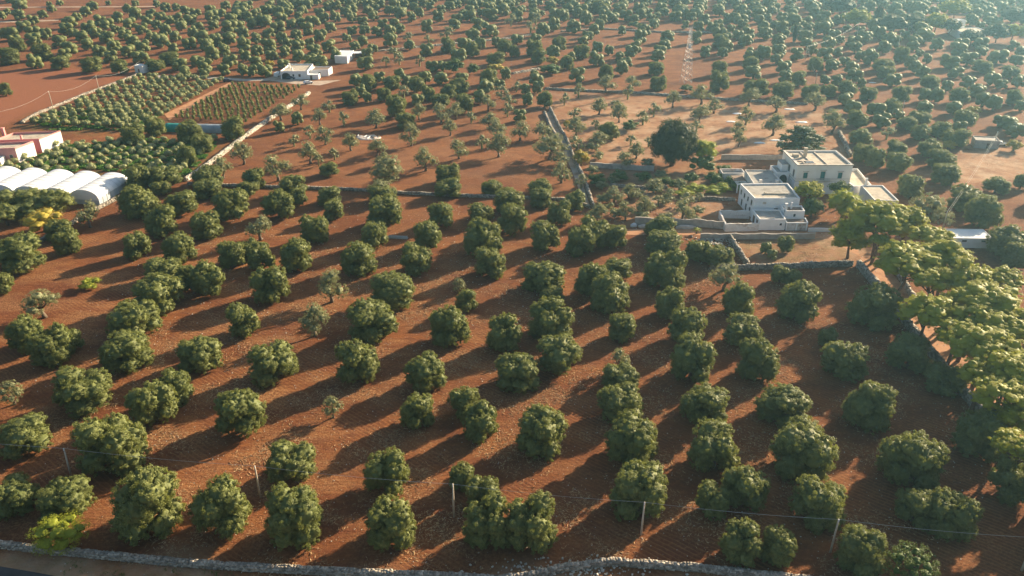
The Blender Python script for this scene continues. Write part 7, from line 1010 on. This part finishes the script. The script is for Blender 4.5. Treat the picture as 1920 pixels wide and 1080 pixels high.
def pylon():
    x, y = PYLON; r = thing('lattice_pylon', 'grey steel lattice pylon rising from the grove', 'pylon', (x, y, 0), R(20)); Hh = 25.0
    hw = lambda z: 1.7*(1-z/Hh)+0.35
    for sx, sy in ((1,1),(-1,1),(-1,-1),(1,-1)):
        MB().bar((sx*hw(0),sy*hw(0),-.2),(sx*hw(Hh),sy*hw(Hh),Hh),.07).build('leg', M['metal'], r)
    zs = [0]; 
    while zs[-1] < Hh-1: zs.append(min(Hh, zs[-1]+1.5*hw(zs[-1])))
    b = MB()
    for z0, z1 in zip(zs, zs[1:]):
        a, c = hw(z0), hw(z1); q0 = [(a,a),(-a,a),(-a,-a),(a,-a)]; q1 = [(c,c),(-c,c),(-c,-c),(c,-c)]
        for k in range(4):
            j = (k+1)%4; b.bar((*q0[k],z0),(*q1[j],z1),.035); b.bar((*q0[j],z0),(*q1[k],z1),.035); b.bar((*q1[k],z1),(*q1[j],z1),.03)
    b.build('lattice', M['metal'], r)
    for z, w in ((Hh-.4, 2.6),(Hh-2.6, 2.2)):
        m = MB(); m.bar((-w,0,z),(w,0,z),.09); m.bar((-w,0,z),(0,0,z-.9),.05); m.bar((w,0,z),(0,0,z-.9),.05); m.build('crossarm', M['metal'], r)
    MB().box(-.5,.5,-.7,-.3,15.5,17.2).build('transformer', M['roof_white'], r)
pylon()

# ------------------------------------------------------------------ vehicles and small things
def car(x, y, rz, body, label, kind='car'):
    L, W_, van = (4.3, 1.75, False) if kind == 'car' else (5.0, 1.95, True)
    r = thing('parked_'+('van' if van else 'car'), label, 'van' if van else 'car', (x, y, 0), rz)
    prof = ([(-2.1,.35),(-2.15,.8),(-1.9,1.0),(-1.45,1.42),(.35,1.45),(1.0,.98),(1.95,.82),(2.12,.6),(2.1,.35)] if not van else
            [(-2.45,.35),(-2.5,1.9),(-2.3,2.05),(1.1,2.05),(1.75,1.25),(2.4,1.05),(2.5,.7),(2.45,.35)])
    n = len(prof); b = MB(); hw = W_/2
    b.add([(px,-hw*(0.86 if pz > 1.1 else 1),pz) for px,pz in prof]+[(px,hw*(0.86 if pz > 1.1 else 1),pz) for px,pz in prof], [tuple(range(n)), tuple(range(2*n-1,n-1,-1))]+[(i,i+n,(i+1)%n+n,(i+1)%n) for i in range(n)])
    b.build('body', M[body], r)
    for s in (-1, 1):
        w = MB(); yy = s*(hw*0.93+.01)
        pts = [(-1.6,1.02),(-1.35,1.34),(.28,1.36),(.75,1.02)] if not van else [(.2,1.3),(.2,1.85),(1.05,1.85),(1.5,1.3)]
        w.add([(a,yy*1.0,z) for a,z in pts]+[(a,yy*1.012,z) for a,z in pts], [(0,1,2,3),(7,6,5,4)]+[(i,(i+1)%4,(i+1)%4+4,i+4) for i in range(4)]); w.build('window', M['glass'], r)
        for a in (-L*.31, L*.31):
            MB().tube([(a,s*hw*.80,.33),(a,s*(hw+.02),.33)], [.33,.33], 14).build('wheel', M['tyre'], r)
    ws = MB(); q = [(.42,1.40),(.98,1.0)] if not van else [(1.13,2.0),(1.72,1.3)]
    ws.add([(q[0][0]+.02,-.6,q[0][1]+.01),(q[1][0]+.02,-.7,q[1][1]+.02),(q[1][0]+.02,.7,q[1][1]+.02),(q[0][0]+.02,.6,q[0][1]+.01)], [(0,1,2,3)]); ws.build('windscreen', M['glass'], r)
    return r
cl = POINTS['cars']
car(*cl[0], R(80), 'car_white', 'white van parked left of the white house', 'van')
car(*cl[1], R(5), 'car_dark', 'dark car parked in front of the white house')
car(*cl[2], R(20), 'car_dark', 'dark car on the road at the top of the sapling plot')
car(*cl[3], R(-30), 'car_white', 'white car parked behind the ruined stone shed')
car(*cl[4], R(30), 'car_white', 'white car beside the yard below the white house')
def lump(name, label, cat, x, y, sx, sy, h, mat, seed, group=None):
    rg = np.random.default_rng(seed); iv, iq = ico(); V = iv*np.array([sx, sy, h])*(1+rg.normal(0, .12, (len(iv),1))); V[:,2] = np.maximum(V[:,2], -0.05)
    o = link(name, np_mesh(name, V, iq, M[mat])); o.location = (x, y, 0); return tag(o, label, cat, group)
for i, (x, y) in enumerate(POINTS['heaps']): lump('tarp_heap', ['white covered heap under the garden front wall','longer pale covered heap beside the white one'][i], 'heap', x, y, 1.0+.4*i, .8, 1.0-.2*i, ['sheet','tarp'][i], 40+i)
lump('tarp_heap', 'long pinkish tarp heap beside the palm', 'heap', *POINTS['trailer'][0], 2.9, .8, 1.0, 'tarp', 44)
SL = ['plastic sheet scrap near the left of the villa cedar','plastic sheet scrap left of the cedar','plastic sheet scrap between cedar and pale olives','small sheet scrap in the pale field','sheet scrap by the pale field wall','sheet scrap right of the pale field','turquoise scrap in the upper grove','pale sheet by the garden cistern']
for i, (x, y) in enumerate(POINTS['sheets']): lump('plastic_sheet', SL[i], 'sheet', x, y, 1.9+.3*(i%3), 1.1, .16, 'sheet', 60+i, 'plastic scraps in the pale field')
def tarp():
    x, y = POINTS['tarp'][0]; r = thing('debris_heap', 'pale debris spread on tarps in the red field', 'debris', (x, y, 0)); rg = np.random.default_rng(5)
    iv, iq = ico(); V = iv*np.array([5.2,3.2,.25])*(1+rg.normal(0,.15,(len(iv),1))); V[:,2] = np.maximum(V[:,2], -.05); link('tarp', np_mesh('tarp', V, iq, M['tarp']), r)
    for i in range(9):
        m = MB(); a = rg.random()*3; L = rg.uniform(.6, 2.2); px_, py_ = rg.uniform(-4,4), rg.uniform(-2,2)
        m.tube([(px_-math.cos(a)*L/2, py_-math.sin(a)*L/2, .3),(px_+math.cos(a)*L/2, py_+math.sin(a)*L/2, .45)], [.18,.14], 5); m.build('debris_piece', M['sheet' if i % 2 else 'wood'], r)
tarp()
def pipes():
    x, y = POINTS['pipes'][0]; r = thing('pipe_pile', 'pile of long grey pipes lying between two olives', 'pipe pile', (x, y, 0), R(-8))
    for i in range(6): MB().tube([(-2.8+.2*(i%3), i*.24-.6, .12+(.2 if i%2 else 0)),(2.9-.3*(i%2), i*.22-.55, .12+(.2 if i%2 else 0))], [.11,.11], 7).build('pipe', M['metal'], r)
pipes()
def rubble(name, label, x, y, n, sx, sy, s0, mat, seed):
    rg = np.random.default_rng(seed); cu = np.array([(a,b,c) for c in (-.5,.5) for b in (-.5,.5) for a in (-.5,.5)]); fq = np.array([(0,2,3,1),(4,5,7,6),(0,1,5,4),(1,3,7,5),(3,2,6,7),(2,0,4,6)])
    Vs = []; Qs = []
    for i in range(n):
        s = s0*rg.uniform(.4, 1.4); an = rg.random()*3; V = cu*s*np.array([1.2,.9,.7])*(1+rg.normal(0,.15,(8,3))); ca, sa = math.cos(an), math.sin(an)
        Vs.append(np.stack([V[:,0]*ca-V[:,1]*sa, V[:,0]*sa+V[:,1]*ca, V[:,2]], 1)+np.array([rg.normal(0,sx), rg.normal(0,sy), s*.2])); Qs.append(fq+8*i)
    o = link(name, np_mesh(name, np.concatenate(Vs), np.concatenate(Qs), M[mat])); o.location = (x, y, 0); o['kind'] = 'stuff'; tag(o, label, 'rubble')
rubble('rubble', 'scattered pale rubble inside the corner beside the pen', 52.5, 192.5, 140, 3.2, 1.6, .4, 'stone_pale', 3)
rubble('roadside_rubble', 'loose stones along the bend of the roadside wall', 8, 80.5, 260, 5.0, 1.0, .22, 'stone_pale', 4)
def chips():
    n = 5200; X = rng.uniform(-95, 95, n); Y = 70+rng.random(n)**1.3*150
    k = np.abs(X) < 0.66*Y+10; X, Y = X[k], Y[k]; n = len(X)
    s = rng.uniform(0.04, 0.13, n)*(1+0.004*(Y-70)); te = np.array([(1,0,-.3),(-.5,.87,-.3),(-.5,-.87,-.3),(0.1,0.1,.8)])
    V = (te[None]*(s[:,None,None])*(1+rng.normal(0,.2,(n,4,3)))); V[:,:,0] += X[:,None]; V[:,:,1] += Y[:,None]; V[:,:,2] += (s*.2)[:,None]
    T = np.array([(0,1,3),(1,2,3),(2,0,3)])
    o = link('field_stones', np_mesh('field_stones', V.reshape(-1,3), (T[None]+(np.arange(n)*4)[:,None,None]).reshape(-1,3), M['stone_pale'])); o['kind'] = 'stuff'
    tag(o, 'small pale stones scattered over the red soil', 'stones')
chips()
def straw_litter():
    n = 260000; X = rng.uniform(-85, 85, n); Y = 72+rng.random(n)**1.2*120
    def vn(x, y): return np.sin(x*0.31+1.7*np.sin(y*0.13))+np.sin(y*0.43-0.19*x+1.3*np.sin(x*0.21))+0.7*np.sin(x*0.9+y*0.77)
    k = (np.abs(X) < 0.64*Y+8) & (vn(X, Y)+rng.normal(0, .8, n) > 1.0) & ~in_poly(X, Y, POLYS['verge'])
    X, Y = X[k][:70000], Y[k][:70000]; n = len(X)
    a = rng.random(n)*PI; L_ = rng.uniform(0.12, 0.42, n); W_ = rng.uniform(0.02, 0.055, n)
    t = np.stack([np.cos(a)*L_, np.sin(a)*L_, rng.normal(0, .05, n)], 1); b = np.stack([-np.sin(a)*W_, np.cos(a)*W_, rng.normal(0, .02, n)], 1)
    p = np.stack([X, Y, rng.uniform(.03, .10, n)], 1)
    V = np.stack([p-t-b*.4, p-t*.2+b, p+t, p+t*.1-b], 1).reshape(-1, 3)
    o = link('straw_litter', np_mesh('straw_litter', V, np.arange(n*4).reshape(-1, 4), M['straw'])); o['kind'] = 'stuff'; tag(o, 'dry straw and prunings strewn over the red soil', 'straw')
straw_litter()
def vergegrass():
    P = POLYS['verge']; n = 4000; X = rng.uniform(-62, 0, n); Y = rng.uniform(62, 82, n)
    k = in_poly(X, Y, P) & (poly_dist(X, Y, WALL_PATHS['front_left'], False) > .6) & ~in_poly(X, Y, SHEETS['road']) & (np.sin(X*.9)+np.sin(X*.37+Y) > 0.4); X, Y = X[k], Y[k]; n = len(X)*6
    c = np.repeat(np.stack([X, Y], 1), 6, 0); pos = np.concatenate([c+rng.normal(0,.12,c.shape), np.zeros((n,1))], 1)
    t = rng.normal(0,.08,(n,3)); t[:,2] = rng.uniform(.12,.35,n); sd = unit(np.cross(t, rng.normal(0,1,(n,3))))*.03
    V = np.stack([pos-sd, pos+sd, pos+t+sd*.3, pos+t-sd*.3], 1).reshape(-1,3)
    o = link('verge_grass', np_mesh('verge_grass', V, np.arange(n*4).reshape(-1,4), M['green'])); o['kind'] = 'stuff'; tag(o, 'green grass tufts on the roadside verge', 'grass')
vergegrass()

# ------------------------------------------------------------------ haze: closed box of thin air round everything
def haze():
    b = MB(); b.box(-4200, 4200, -700, 5200, -1.5, 88); m, N, L = newmat('haze_air')
    pv = N.new('ShaderNodeVolumePrincipled'); pv.inputs['Color'].default_value = (0.40, 0.76, 1.0, 1); pv.inputs['Density'].default_value = 0.00018; pv.inputs['Anisotropy'].default_value = 0.62
    o = N.new('ShaderNodeOutputMaterial'); L.new(pv.outputs[0], o.inputs['Volume'])
    ob = b.build('haze', m); ob['kind'] = 'stuff'; tag(ob, 'pale blue haze thickening towards the far groves', 'haze')
HAZE = True
if HAZE: haze()
